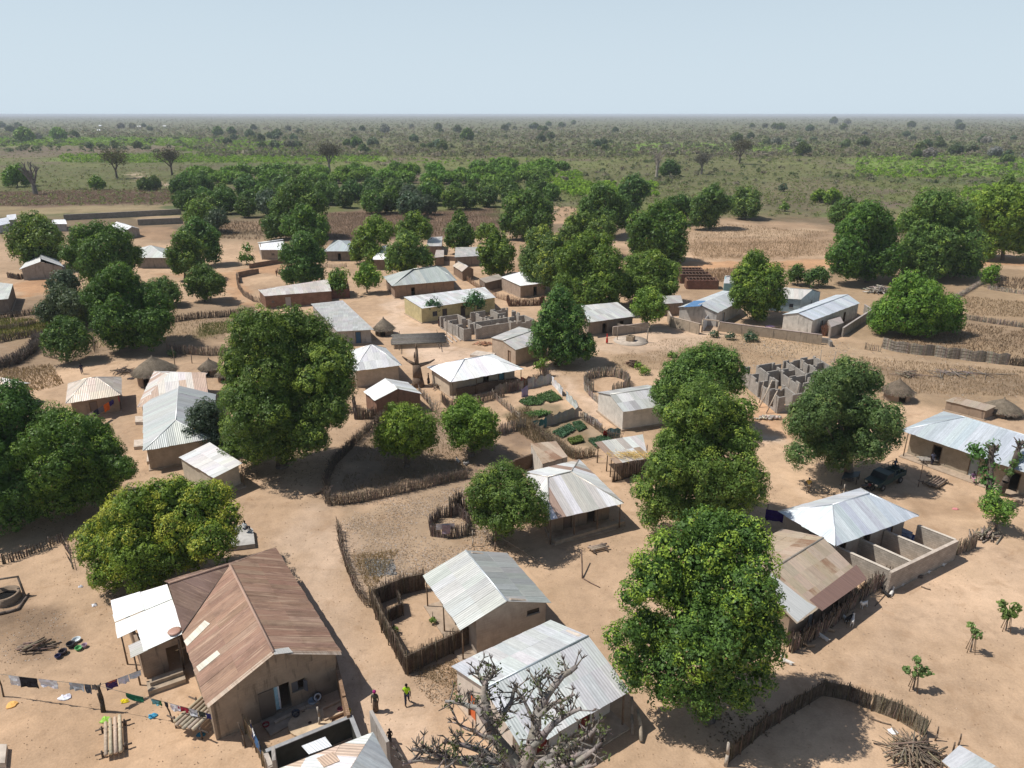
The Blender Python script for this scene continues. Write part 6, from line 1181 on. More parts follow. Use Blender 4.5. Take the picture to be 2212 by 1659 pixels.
wash(t1+Vector((0, 0, .05)), l4, [(-.22, -.06, .4, (.06, .16, .07), 'green shirt at the thin prop'), (.0, .06, .35, (.03, .03, .04), 'black cloth at the thin prop'), (.1, .28, .5, (.66, .64, .67), 'white shirt on the rope by the rusted house'), (.24, .42, .4, (.30, .03, .05), 'crimson cloth on the rope by the rusted house'), (.44, .58, .45, (.42, .42, .44), 'striped pale cloth on the rope by the plank stand'), (.6, .72, .4, (.03, .035, .03), 'black folded cloth above the plank stand'), (.73, .9, .5, (.035, .035, .13), 'navy cloth above the plank stand'), (.92, 1.0, .5, (.55, .08, .03), 'scarlet cloth at the rusted house corner')])
def ground_cloth(label, px, r, col, name='dropped_cloth'):
    c = W(*px); rn = random.Random(label); mb = MB(col); n = 11
    ring = [c+Vector((math.cos(6.283*k/n)*r*rn.uniform(.6, 1.2), math.sin(6.283*k/n)*r*rn.uniform(.5, 1), .02+rn.uniform(0, .08))) for k in range(n)]; top = c+Vector((0, 0, .16))
    inn = [c.lerp(p, .5)+Vector((0, 0, rn.uniform(.05, .16))) for p in ring]
    for k in range(n):
        j = (k+1) % n; mb.poly([ring[k], ring[j], inn[j], inn[k]], jit(col, .12, rn)); mb.poly([inn[k], inn[j], top], jit(col, .12, rn)); mb.poly([ring[j], ring[k], (ring[k].x, ring[k].y, .004), (ring[j].x, ring[j].y, .004)], col)
    return tag(mb.build(name, M_CLOTH, None, c), label, 'laundry')
for a in (('heap of orange cloth drying on the ground at the left', (25, 1522), .42, (.75, .42, .14)), ('white cloth heap on the ground below the ropes', (138, 1508), .42, (.68, .68, .74)), ('yellow cloth on the ground below the ropes', (269, 1516), .28, (.72, .56, .03)), ('lime green cloth on the ground above the log bench', (228, 1555), .36, (.32, .55, .10)), ('sky blue cloth hanging down to the soil by the thin prop', (330, 1547), .3, (.08, .34, .52)), ('blue bag on the ground before the plank stand', (421, 1570), .28, (.12, .36, .5)), ('teal plastic tub cover by the plank stand', (434, 1588), .26, (.03, .15, .22)), ('small white scrap of plastic in the left yard', (204, 1308), .22, (.72, .72, .74)), ('white rag near the upper left yard', (174, 1268), .2, (.68, .68, .7)), ('pink sheet spread in the courtyard', (1664, 705), .9, (.62, .42, .54)), ('white cloth lying in the bottom right pen', (1927, 1581), .32, (.75, .75, .77)), ('pink cloth on the sand before the very long house', (2064, 1100), .3, (.62, .25, .25))): ground_cloth(*a)
for a in (('dark blue heap of clothes in the far block bay', (1964, 1160), .8, (.03, .04, .12)), ('pale blue and white heap of cloth in the far block bay', (1980, 1166), .5, (.36, .42, .5)), ('black heap of sacks in the first block bay', (1850, 1190), .9, (.04, .04, .045)), ('dark maroon heap in the middle block bay', (1925, 1170), .6, (.10, .04, .05)), ('brown sack lying on the yard paving', (655, 1540), .3, (.2, .15, .11)), ('dark cloth heap on the sand before the rusty hipped house', (283, 818), .6, (.06, .05, .05))): ground_cloth(*a, 'cloth_heap')
# second washing line in the left compound
_, a0 = post('washing line pole beside the square hut', (262, 885), 1.9, .05); _, a1 = post('washing line pole near the broad mango', (186, 932), 1.9, .05)
line('rope in front of the square tan hut', [a0, a1])
wash(a0, a1, [(.0, .14, .7, (.60, .06, .12), 'rose red cloth, uppermost on the tan hut rope'), (.15, .28, .6, (.05, .04, .18), 'indigo cloth on the tan hut rope'), (.3, .44, 1.0, (.62, .14, .03), 'orange cloth on the tan hut rope'), (.46, .6, .7, (.14, .13, .15), 'dark grey cloth on the tan hut rope'), (.6, .72, .8, (.03, .03, .06), 'black cloth on the tan hut rope'), (.74, .86, .7, (.42, .34, .34), 'dusty pink cloth on the tan hut rope'), (.87, .98, .6, (.07, .16, .14), 'bottle green cloth last on the tan hut rope')])
cloth('purple cloth hung left of the pale blue hipped house', (1655, 1100), (1694, 1106), 1.1, (.035, .015, .14), 1.9); _, q0 = post('dark pole holding the purple cloth', (1654, 1128), 1.95, .04); 
for a in (('blue jeans hung over the cane fence', (548, 1580), (560, 1605), .8, (.06, .13, .26), 1.85), ('navy garment over the top of the cane fence', (541, 1562), (548, 1580), .7, (.02, .025, .07), 1.85), ('white cap like cloth on the cane fence', (545, 1572), (549, 1582), .4, (.7, .7, .72), 2.0), ('white towels on the dark stick pen in the litter yard', (942, 1132), (982, 1130), .6, (.62, .58, .58), 1.5), ('mauve cloth on the stick pen in the litter yard', (955, 1134), (972, 1134), .9, (.32, .24, .27), 1.45), ('turquoise net over the block partition', (1843, 1193), (1862, 1205), .9, (.28, .40, .40), 1.9), ('purple wrap hung on the first block bay', (1910, 1128), (1930, 1122), .9, (.06, .045, .22), 1.9), ('blue and white cloth in the far block bay', (1950, 1140), (1972, 1150), .7, (.3, .36, .5), 1.6)): cloth(*a)

# ------------------------------------------------------------------ small things in the yards
def pot(label, px, r, h, col, mat=None, name='basin', cat='basin', z=0, lid=None):
    c = W(*px, z); r *= .72; h *= .85; mb = MB(col); mb.lathe(c, [(r*.6, 0), (r*.95, h*.6), (r, h), (r*.9, h), (r*.82, h*.55), (r*.5, h*.15), (0, h*.12)], 16); return tag(mb.build(name, mat or M_PAINT, None, c), label, cat)
for a in (('pale enamel basin, topmost of the basin cluster', (166, 1385), .42, .25, (.55, .6, .62)), ('dark cooking pot left of the green basin', (154, 1397), .42, .4, (.03, .03, .035), None, 'cooking_pot', 'pot'), ('bright green plastic basin in the cluster', (171, 1403), .36, .25, (.10, .36, .12)), ('pinkish basin right of the green one', (183, 1398), .28, .3, (.42, .3, .36)), ('black cooking pot in the lower basin cluster', (137, 1412), .4, .35, (.04, .03, .035), None, 'cooking_pot', 'pot'), ('small navy tub, lowest of the cluster', (126, 1421), .3, .3, (.03, .035, .1)), ('grey washing tub on the paving', (676, 1520), .42, .35, (.3, .35, .4), None, 'basin', 'basin', .12), ('black tub beside the kerb of the yard', (640, 1549), .36, .5, (.06, .06, .07)), ('small maroon pot in the square wash place', (735, 1537), .26, .3, (.13, .04, .06), None, 'basin', 'basin', .1), ('yellow jerry bucket by the brown wall', (755, 1540), .16, .35, (.6, .45, .05), None, 'bucket', 'bucket'), ('black pot under the plank stand', (473, 1573), .36, .5, (.1, .085, .075), None, 'cooking_pot', 'pot'), ('red plastic basin in the cane fence corner', (575, 1570), .3, .3, (.3, .03, .03)), ('green bowl in the far block bay', (1990, 1171), .35, .25, (.25, .4, .2)), ('black tub in the far block bay', (1996, 1180), .42, .3, (.05, .05, .06)), ('yellow bucket in the middle block bay', (1938, 1187), .28, .4, (.55, .45, .08), None, 'bucket', 'bucket'), ('blue tub in the middle block bay', (1952, 1199), .35, .3, (.05, .06, .2))): pot(*a)
# tyre with whitened rim leaning under the window
c0 = Vector((TYRE[0].x, TYRE[0].y, .42)); ty = MB((.03, .03, .03)); ax_ = (-TYRE[2]+Vector((0, 0, .45))).normalized(); ea = ax_.orthogonal().normalized(); eb = ax_.cross(ea)
def torus(mb, c, ea, eb, ax_, R, r, col, n=20, m=8):
    i0 = len(mb.v)
    for i in range(n):
        t = 6.2832*i/n; d = ea*math.cos(t)+eb*math.sin(t)
        for j in range(m): s = 6.2832*j/m; mb.v.append(tuple(c+d*(R+math.cos(s)*r)+ax_*math.sin(s)*r))
    for i in range(n):
        for j in range(m): mb.f.append([i0+i*m+j, i0+((i+1) % n)*m+j, i0+((i+1) % n)*m+(j+1) % m, i0+i*m+(j+1) % m]); mb.c.append(col); mb.u += [(0, 0)]*4
torus(ty, c0, ea, eb, ax_, .24, .075, (.035, .035, .035)); to = tag(ty.build('tyre', M_PAINT, None, c0, True), 'old tyre with white ring leaning under the barred window', 'tyre'); wr_ = MB(); torus(wr_, c0+ax_*.04, ea, eb, ax_, .205, .055, (.62, .61, .6)); wr_.build('rim_ring', M_PAINT, to)
def planks(label, c, dirx, L, n, w, z, col, legs=True, name='log_bench', cat='bench', ends=True):
    c = W(*c); a = math.radians(dirx); d = Vector((math.cos(a), math.sin(a), 0)); s = Vector((-d.y, d.x, 0)); root = thing(name, label, cat, c)
    for k in range(n):
        mb = MB(jit(col, .15)); off = s*((k-(n-1)/2)*w); j0, j1 = RND.uniform(-.15, .15), RND.uniform(-.15, .15); mb.tube(c+off-d*(L/2+j0)+Vector((0, 0, z+.07)), c+off+d*(L/2+j1)+Vector((0, 0, z+.07)), w*.45, w*.4, 6); mb.build('pole', M_WOOD, root)
    for e in (-1, 1):
        mb = MB((.13, .1, .08)); x = c+d*(e*L*.36); mb.tube(x-s*(w*n*.95)+Vector((0, 0, z-.05)), x+s*(w*n*.95)+Vector((0, 0, z-.05)), .06, .05, 6); mb.build('crossbar', M_WOOD, root)
        for q in (-1, 1): mb = MB((.11, .085, .07)); y = x+s*(q*w*n*.6); mb.tube(y, y+Vector((0, 0, z+.12)), .065, .055, 6); mb.build('leg', M_WOOD, root)
planks('low platform of split logs in the front left yard', (247, 1600), 118, 2.9, 4, .26, .35, (.50, .40, .29)); planks('plank drying stand against the rusted house wall', (432, 1563), 66, 2.4, 6, .3, .8, (.40, .33, .25), name='drying_stand', cat='stand')
planks('dark pole platform beside the unfinished village rooms', (905, 741), 8, 9.0, 16, .36, .7, (.16, .145, .13), name='drying_platform', cat='platform')
planks('small log seat near the earth ledge', (1292, 1188), 20, 1.6, 3, .22, .25, (.34, .28, .22)); planks('pole bench under the mango by the very long house', (2011, 1001), -5, 2.6, 5, .2, .45, (.30, .27, .24))
planks('low bench of grey poles in the far right street', (2020, 1045), 38, 2.6, 5, .28, .2, (.26, .2, .15), name='pole_rack', cat='rack')
def log_(label, p, q, r, col=(.17, .125, .09), name='fallen_log', cat='log', z=0, z2=None):
    P = W(*p); Q = W(*q); mb = MB(col); P.z = z+r; Q.z = (z if z2 is None else z2)+r; m = P.lerp(Q, .5)+Vector((RND.uniform(-.08, .08), RND.uniform(-.08, .08), 0)); mb.tube(P, m, r, r*.9, 7); mb.tube(m, Q, r*.9, r*.75, 7); return tag(mb.build(name, M_WOOD, None, P), label, cat)
log_('thick pole leaning upright against the white house veranda', (1366, 1590), (1362, 1545), .12, (.27, .22, .17), z2=1.4); log_('second pole on the ground beside the upright one', (1385, 1605), (1375, 1560), .13, (.3, .25, .19), z2=.9)
log_('curved dark branch standing in the open yard', (1258, 1250), (1255, 1215), .07, (.13, .09, .07), 'branch', 'branch', 0, 1.2); log_('long bent stick lying from the standing branch', (1259, 1250), (1296, 1270), .05, (.15, .1, .08), 'branch', 'branch')
log_('long bare branch lying below the bluish mango', (1075, 1168), (1180, 1225), .06, (.3, .24, .18), 'branch', 'branch', .5, .05); log_('short log at the foot of the dark thorn fence', (680, 1070), (706, 1060), .12); log_('stick lying on the sand below the goats', (1890, 1310), (1960, 1240), .04); log_('short dark stick alone on the right hand sand', (1990, 1268), (2010, 1275), .06); log_('long stick lying in the bottom right pen', (1878, 1552), (1925, 1567), .05)
log_('long log curb around the left well', (-10, 1330), (40, 1318), .12, (.15, .12, .1)); log_('second log curb right of the left well', (40, 1318), (63, 1285), .11, (.15, .12, .1))
for (lb, p, h, r) in (('thin post with pale top by the stick pen', (1021, 1180), 1.6, .05), ('short post left of the grey gable house roof', (1069, 1190), 1.8, .07), ('lone stake at the litter yard gate', (728, 1140), 1.2, .04), ('thick pale stake at the mouth of the dark pen', (1567, 1655), 1.8, .1), ('dark stake on the shaded path by the pen', (1772, 1505), 1.3, .06), ('stake right of the branch heap', (2053, 1640), 1.3, .06), ('thin stake by the reed pen corner', (2020, 1600), 1.1, .05), ('thin stake behind the bottom tin shelter', (2070, 1610), .9, .05), ('pole standing before the thatched granary', (378, 790), 3.0, .06), ('second pole standing before the thatched granary', (415, 785), 3.0, .06), ('pale pole under the round dark mango', (1820, 1075), 1.5, .06), ('thin pole before the very long house', (1983, 1052), 3.2, .04), ('dark leaning post in the rusted house yard', (548, 1600), 1.6, .05), ('pale post in the middle of the yard', (690, 1568), 1.5, .07)): post(lb, p, h, r, (.17, .13, .1) if 'pale' not in lb else (.42, .37, .31), name='stake')
# firewood
def heap(label, c, n, rx, ry, h, L, r, col, name='firewood_pile', cat='firewood', ang=None):
    c = W(*c); mb = MB(col); rn = random.Random(label)
    for k in range(n):
        x, y = rn.gauss(0, rx*.4), rn.gauss(0, ry*.4); z = max(.05, h*(1-(x/rx)**2-(y/ry)**2))*rn.uniform(.2, 1); a = (ang if ang is not None else 0)+rn.uniform(-.5, .5)+(rn.uniform(0, 3.14) if ang is None else 0); d = Vector((math.cos(a), math.sin(a), rn.uniform(-.12, .12)))*L*rn.uniform(.35, .6); p = c+Vector((x, y, z+r)); rr_ = r*rn.uniform(.6, 1.2); p1 = p-d; p2 = p+d; p1.z = max(p1.z, r*.6); p2.z = max(p2.z, r*.6); mb.tube(p1, p2, rr_, rr_*.7, 5, jit(col, .3, rn))
    return tag(mb.build(name, M_WOOD, None, c), label, cat)
heap('pile of split firewood in the left yard', (80, 1402), 40, .9, .5, .55, 1.3, .07, (.2, .15, .11), ang=.5); heap('large heap of bare branches at the bottom right', (1976, 1632), 120, 1.5, 1.0, .8, 2.1, .045, (.21, .165, .12), 'branch_heap', 'branches'); heap('stack of cut logs by the short stick screen', (2128, 1160), 45, 1.3, .7, .7, 1.5, .09, (.26, .215, .17), ang=.8)
heap('grey log heap behind the courtyard houses', (1898, 632), 80, 2.6, 1.4, 1.5, 2.6, .12, (.36, .32, .28)); heap('dead branches in front of the cone hut', (272, 806), 30, 2.2, .6, .8, 2.6, .06, (.15, .12, .1), 'branch_heap', 'branches'); heap('scatter of dry branches on the grassy rubble', (2060, 808), 30, 6, .8, .3, 4, .06, (.22, .19, .16), 'branch_heap', 'branches'); heap('brushwood by the thatched hut at the right', (1960, 812), 26, 1.8, .8, .8, 2.4, .06, (.25, .2, .15), 'branch_heap', 'branches'); heap('dead wood beside the dry stump on the main street', (948, 838), 22, .9, .6, .7, 1.6, .08, (.15, .11, .085)); heap('brush against the great mango by the red gable house', (742, 890), 40, 1.2, .8, .9, 1.6, .05, (.19, .15, .12), 'branch_heap', 'branches'); heap('reddish broken block pile behind the low flat roofed house', (1045, 745), 60, 1.6, 1, .5, .5, .1, (.42, .24, .15), 'rubble_pile', 'rubble'); heap('grey stones under the props of the right unfinished house', (1664, 905), 60, 2.0, .8, .3, .35, .13, (.44, .39, .34), 'stone_pile', 'stones')
heap('dead stump wood by the yellow house', (958, 676), 20, 1.0, .7, .8, 1.5, .07, (.2, .15, .12), 'branch_heap', 'branches'); heap('dark brush store on the grassy rubble near the mango behind the tall tree', (1367, 790), 40, 1.1, .7, .8, 1.4, .07, (.16, .11, .08), 'branch_heap', 'branches')
# block making yard: rows of drying blocks
for k in range(6):
    mb = MB((.56, .49, .42)); p = W(950+k*9, 748-k*2.2); q = W(925+k*10, 726-k*1.6)
    d = (q-p); L = d.length; d.normalize(); s = 0
    while s < L: mb.bar(p+d*s, p+d*(s+.42), .2, 0, .2, jit((.54, .47, .40), .1)); s += .5
    tag(mb.build('block_row', M_CONC, None, p), ('first', 'second', 'third', 'fourth', 'fifth', 'sixth')[k]+' row of pale drying blocks counted from the dark platform', 'blocks', 'rows of drying blocks')
# wells
def well(label, c, r, h, col, slab=None, square=False):
    c = W(*c); root = thing('well', label, 'well', c); mb = MB(col)
    if square:
        for i in range(4): a = math.pi/2*i+.3; b = a+math.pi/2; mb.bar(c+Vector((math.cos(a), math.sin(a), 0))*r, c+Vector((math.cos(b), math.sin(b), 0))*r, .2, .15, h, col)
    else: mb.lathe(c, [(r, 0), (r, h), (r-.18, h), (r-.2, -.3), (0, -.3)], 24)
    mb.build('well_ring', M_CONC, root); hb = MB((.015, .015, .015)); hb.lathe(c, [(r-.19, .3), (0, .3)], 20); hb.build('well_mouth', M_DARK, root)
    if slab: sb = MB((.45, .38, .31)); sb.lathe(c, [(slab, 0), (slab, .14), (r+.02, .14)], 30); sb.build('well_slab', M_CONC, root)
    return root, c
wr, wc = well('round cement well in the left yard with a log frame', (14, 1296), 1.05, .65, (.24, .18, .13)); mb = MB((.14, .115, .095)); a = W(-8, 1285); b = W(56, 1292); mb.tube(a+Vector((0, 0, 0)), a+Vector((0, 0, 1.5)), .09, .08, 6); mb.tube(b, b+Vector((-.5, .4, 1.7)), .09, .08, 6); mb.tube(a+Vector((-1, 0, 1.2)), b+Vector((-.45, .4, 1.75)), .1, .07, 6); mb.build('log_frame', M_WOOD, wr)
wr, wc = well('square well on a round slab with a crooked pole lift in the open square', (1362, 737), .75, .95, (.34, .26, .18), 2.9, True); mb = MB((.3, .25, .2)); a = wc+Vector((-2.2, .4, 0)); b = wc+Vector((2.6, -.9, 0)); mb.tube(a, a+Vector((0, 0, 2.6)), .07, .05, 6); mb.tube(b, b+Vector((.1, 0, 2.5)), .09, .07, 6); mb.tube(a+Vector((-.1, 0, 2.9)), b+Vector((.1, 0, 2.4)), .07, .05, 6); mb.build('lift_pole', M_WOOD, wr)
# slab behind the rusted house, with a seated person; steps of the grey house
sb = MB((.40, .385, .36)); ring = [W(488, 1192), W(552, 1184), W(548, 1152), W(528, 1140), W(505, 1148)]; sb.prism(ring, 0, .45); tag(sb.build('cement_slab', M_CONC, None, ring[0]), 'grey stained cement slab under the mango behind the rusted house', 'slab')
for lb, pts in (('cement step block, upper of two on the side of the long grey house', [(293, 918), (310, 918), (310, 905), (293, 905)]), ('cement step block, lower of two on the side of the long grey house', [(290, 972), (312, 970), (312, 955), (291, 957)]), ('pale cement steps at the near end of the long grey house', [(318, 1004), (342, 1000), (336, 975), (320, 978)]), ('low cement bench beside the low flat roofed house', [(1015, 771), (1062, 778), (1070, 768), (1030, 762)]), ('pale stone block at the bottom left corner', [(-12, 1659), (14, 1659), (18, 1618), (-10, 1618)])):
    mb = MB((.50, .43, .36)); P = [W(*p) for p in pts]; mb.prism(P, 0, .4); tag(mb.build('cement_step', M_CONC, None, P[0]), lb, 'step')
# stick pen in the litter yard
F('small dark stick pen with towels in the litter yard', [(933, 1158), (930, 1138), (950, 1118), (990, 1112), (1012, 1130), (1010, 1156), (975, 1162), (933, 1158)], 1.4, .09, .045, .1, (.16, .13, .115), 'stick_pen', rows=2)
F('tall dark stick screen behind the stick pen', [(972, 1118), (990, 1100), (1015, 1105), (1025, 1125)], 2.2, .09, .05, .12, (.10, .08, .065), rows=2)
# mud brick kiln shelters north of the blue house
for k, (x, y) in enumerate(((1515, 622), (1500, 610), (1485, 600))):
    root = thing('mud_stack', ('nearest', 'middle', 'farthest')[k]+' dark red mud stack of the roofless row north of the stepped house', 'mud stack', W(x, y), 'mud stacks'); mb = MB((.22, .12, .085)); c = W(x, y)
    for (a, b) in (((-3.4, -1.2), (3.2, -1.4)), ((3.2, -1.4), (3.4, 1.6)), ((3.4, 1.6), (-3.2, 1.8)), ((-3.2, 1.8), (-3.4, -1.2))): mb.bar(c+Vector((*a, 0)), c+Vector((*b, 0)), .4, 0, 2.0+RND.uniform(-.2, .2), jit((.22, .125, .09), .2))
    mb.build('mud_wall', M_MUD, root); mb = MB((.12, .08, .06))
    for i in range(9): p = c+Vector((-3+i*.75, -1.6, 2.05)); mb.tube(p, p+Vector((.3, 3.4, .1)), .07, .06, 5)
    mb.build('roof_poles', M_WOOD, root)
# dry stump, pollards, baobab
def stump():
    b = W(903, 834); root = thing('dead_stump', 'thick dead stump with broken arms in the main street', 'stump', b); mb = MB((.16, .115, .085)); S = depth(b)/F_PX
    mb.tube(b-Vector((0, 0, .1)), b+Vector((0, 0, 1.4)), 1.0, .7, 9); mb.tube(b+Vector((0, 0, 1.4)), b+Vector((-.1, 0, 3.2)), .7, .55, 9)
    for (d, L, r) in (((-.8, 0, .5), 1.6, .3), ((1, .2, .25), 1.8, .32), ((0, .1, 1), 2.4, .3), ((-.3, .2, 1), 1.2, .22)):
        d = Vector(d).normalized(); p = b+Vector((0, 0, 3.0)); q = p+d*L; mb.tube(p, q, r, r*.6, 7); mb.tube(q, q+(d+Vector((RND.uniform(-.5, .5), 0, .4)))*.6, r*.6, r*.3, 5)
    mb.build('trunk', M_BARK, root)
stump()
def baobab():
    """bare pollarded baobab: thick grey trunk below the frame, heavy forked limbs with knobbly twig clusters"""
    rn = random.Random(6); base = W(1120, 1790); root = thing('baobab_tree', 'bare grey knobbly baobab spreading across the bottom edge', 'tree', base); dep0 = depth((base.x, base.y, 6.5)); mb = MB((.25, .222, .198)); tips = []; twig = []
    def P(x, y, dz=0): return at_depth(x, y, dep0+dz)
    hub = P(1140, 1668, 0)
    mb.tube(base-Vector((0, 0, .2)), base.lerp(hub, .5), 1.15, .8, 10, None, False); mb.tube(base.lerp(hub, .5), hub, .8, .55, 10, None, False)
    LIM = [([(1090, 1668), (1010, 1650), (930, 1625), (890, 1618)], .2, -2.0, -.3), ([(1170, 1668), (1225, 1655), (1262, 1635), (1300, 1600)], .22, -2.2, -.3), ([(1075, 1605), (1040, 1590), (1010, 1575), (985, 1560)], .15, -.6, .1), ([(1155, 1560), (1140, 1530), (1128, 1500)], .13, .3, .2), ([(1125, 1668), (1075, 1600), (1050, 1540), (1045, 1500), (1046, 1460)], .42, 0, .3), ([(1050, 1560), (1030, 1530), (1000, 1520), (962, 1515)], .2, -.6, .3), ([(1062, 1580), (1085, 1545), (1105, 1515), (1118, 1475)], .2, .3, .3),
           ([(1130, 1660), (1150, 1600), (1158, 1545), (1180, 1505), (1215, 1460), (1245, 1440)], .38, -.2, .4), ([(1160, 1550), (1195, 1520), (1240, 1500)], .16, -.8, .5), ([(1150, 1610), (1180, 1580), (1215, 1550), (1255, 1530)], .24, -1.0, -.2), ([(1175, 1505), (1165, 1480), (1150, 1465)], .12, .3, .2),
           ([(1110, 1665), (1050, 1625), (1005, 1610), (960, 1600)], .22, -1.2, -.3), ([(1080, 1645), (1020, 1640), (960, 1645), (905, 1640), (870, 1650)], .24, -1.6, -.4), ([(1160, 1655), (1200, 1620), (1250, 1600), (1290, 1570)], .24, -1.3, -.3), ([(1180, 1650), (1230, 1640), (1275, 1620)], .2, -1.8, -.5), ([(1050, 1660), (1000, 1665), (940, 1662)], .2, -2.2, -.6), ([(1200, 1670), (1240, 1668), (1290, 1650)], .18, -2.4, -.4), ([(1046, 1480), (1035, 1455), (1025, 1440)], .1, .2, .3), ([(1046, 1480), (1062, 1458), (1070, 1440)], .1, .1, .3)]
    for (pts, r, dz, dd) in LIM:
        n = len(pts); Q = [P(x, y, dz+dd*i) for i, (x, y) in enumerate(pts)]
        for i in range(n-1):
            r0 = r*.92*(1-.78*i/n); r1 = r*.92*(1-.78*(i+1)/n); m = Q[i].lerp(Q[i+1], .5)+Vector((rn.uniform(-.08, .08), rn.uniform(-.08, .08), rn.uniform(-.08, .08))); mb.tube(Q[i], m, r0, (r0+r1)*.52, 7, jit((.25, .222, .198), .18, rn), False); mb.tube(m, Q[i+1], (r0+r1)*.52, r1, 7, jit((.25, .222, .198), .18, rn), False)
            L = (Q[i+1]-Q[i]).length
            for k in range(int(3+L*6*(.35+i/n))):
                t = rn.random(); p = Q[i].lerp(Q[i+1], t); d = Vector((rn.uniform(-1, 1), rn.uniform(-.6, .8), rn.uniform(-.1, 1.1))).normalized(); L2 = rn.uniform(.3, .75); q = p+d*L2; mb.tube(p, q, .05, .03, 5, jit((.21, .185, .16), .2, rn))
                for _ in range(rn.choice((4, 5, 6))): e = (d+Vector((rn.uniform(-.9, .9), rn.uniform(-.9, .9), rn.uniform(-.2, .8)))).normalized(); w = q+e*rn.uniform(.18, .42); mb.tube(q, w, .032, .014, 4, jit((.135, .115, .1), .3, rn)); twig.append(w)
    mb.build('trunk', M_BARK, root, smooth=False)
    lf = np.random.default_rng(4); C = np.array([tuple(t) for t in twig]); sel = lf.random(len(C)) < .06; C = C[sel]; low = C[:, 2] < 7.2; C = np.concatenate([C, C[low]]); n = 9; Pp = (C[:, None]+lf.normal(scale=.14, size=(len(C), n, 3))).reshape(-1, 3); Nn = lf.normal(size=Pp.shape); Nn /= np.linalg.norm(Nn, axis=1)[:, None]; V = leaf_quads(Pp, Nn, .2, lf, .5); mesh_object('crown', V, np.arange(len(V)).reshape(-1, 4), M_LEAF, root, np.array((.10, .125, .045))*lf.uniform(.6, 1.5, (len(Pp), 1)))
baobab()
def pollard(label, base, pts, leafs, seed, green=(.07, .12, .03)):
    rn = random.Random(seed); b = W(*base); root = thing('pollard_tree', label, 'tree', b); dep = depth((b.x, b.y, 3)); mb = MB((.11, .09, .075)); Q = [b]+[at_depth(x, y, dep) for x, y in pts]
    for i in range(len(Q)-1): mb.tube(Q[i], Q[i+1], .36*(1-.13*i), .36*(1-.13*(i+1)), 7, None, False)
    for k in range(14): p = Q[-1].lerp(Q[-2], rn.random()*.8); mb.tube(p, p+Vector((rn.uniform(-.8, .8), rn.uniform(-.5, .5), rn.uniform(.1, .8))), .09, .05, 5)
    mb.build('trunk', M_BARK, root); r2 = np.random.default_rng(seed); V, K = crown_arrays([(tuple(at_depth(x, y, dep+rn.uniform(-.5, .5))), r*dep/F_PX) for x, y, r in leafs], .3, (green, tuple(x*1.4 for x in green), (.14, .2, .04)), r2, .4, .7, .1); mesh_object('crown', V, np.arange(len(V)).reshape(-1, 4), M_LEAF, root, K)
pollard('pollarded trunk sprouting leaf tufts before the very long house', (2138, 1100), [(2138, 1050), (2140, 1000), (2143, 962)], [(2112, 980, 19), (2143, 965, 14), (2140, 1000, 16), (2134, 1040, 17), (2103, 966, 12), (2150, 1060, 12), (2128, 1015, 12)], 3, (.07, .13, .035)); pollard('bare leaning pollard with stub branches at the right edge', (2160, 1068), [(2172, 1040), (2188, 1005), (2198, 975), (2204, 960)], [(2200, 985, 10), (2180, 1020, 9), (2206, 962, 8), (2190, 1000, 8)], 5)
T('bushy bright young tree in front of the pollarded trunks', (2150, 1146), [(2150, 1090, 24), (2175, 1100, 20), (2138, 1100, 16), (2165, 1115, 18), (2145, 1075, 14)], BRIG, .12, .1, 'young_tree', back=.3)
for lb, b, tf in (('young guarded sapling, nearest of three on the open sand', (1972, 1490), [(1982, 1425, 7), (1983, 1440, 7), (1960, 1448, 7), (1955, 1445, 5), (2002, 1450, 8), (1992, 1455, 7), (1975, 1455, 5)]), ('thin young sapling with two leaf tufts, middle of three on the open sand', (2096, 1408), [(2097, 1350, 7), (2104, 1362, 5), (2112, 1370, 8)]), ('young leafy sapling, farthest of three on the open sand', (2172, 1362), [(2165, 1304, 8), (2168, 1318, 8), (2178, 1325, 10), (2195, 1312, 9), (2188, 1325, 9), (2172, 1332, 6)])):
    root = T(lb, b, tf, ((.085, .14, .04), (.13, .20, .055), (.17, .25, .07)), .05, .1, 'sapling', back=0, dens=.9, clump=.22, leaf=.24); bb_ = W(*b); mb = MB((.2, .15, .11))
    for k in range(4): a = 6.28*k/4+.4; p = bb_+Vector((math.cos(a)*.35, math.sin(a)*.35, 0)); mb.tube(p, bb_+Vector((math.cos(a)*.12, math.sin(a)*.12, 1.5)), .025, .02, 4)
    mb.build('stick_guard', M_WOOD, root)
for (lb, x, y, r) in (('grey green shrub, left of the row before the courtyard wall', 1543, 727, 10), ('grey green shrub, second of the row before the courtyard wall', 1577, 733, 11), ('large grey green shrub at the ruined wall', 1622, 738, 15), ('shrub beside the round pen house', 1393, 808, 12), ('small shrub on the mound near the brush store', 1380, 795, 9), ('shrub at the rubble edge right of the mound', 1450, 770, 8), ('tiny green plant in the twig walled yard', 935, 1343, 7), ('leafy plant at the inner wall of the twig walled yard', 852, 1363, 8), ('green weed by the block partition', 1900, 1250, 8), ('tall grass clump beside the bare field path', 370, 768, 9)):
    T(lb, (x, y), [(x, y-r*.6, r*.7), (x-r*.5, y-r*.4, r*.5), (x+r*.5, y-r*.4, r*.5)], GREYT if 'grey' in lb or 'clump' in lb or 'tall' in lb else BRIG, .04, .08, 'shrub', 'shrub', back=.3, clump=.28, zmin=.1)

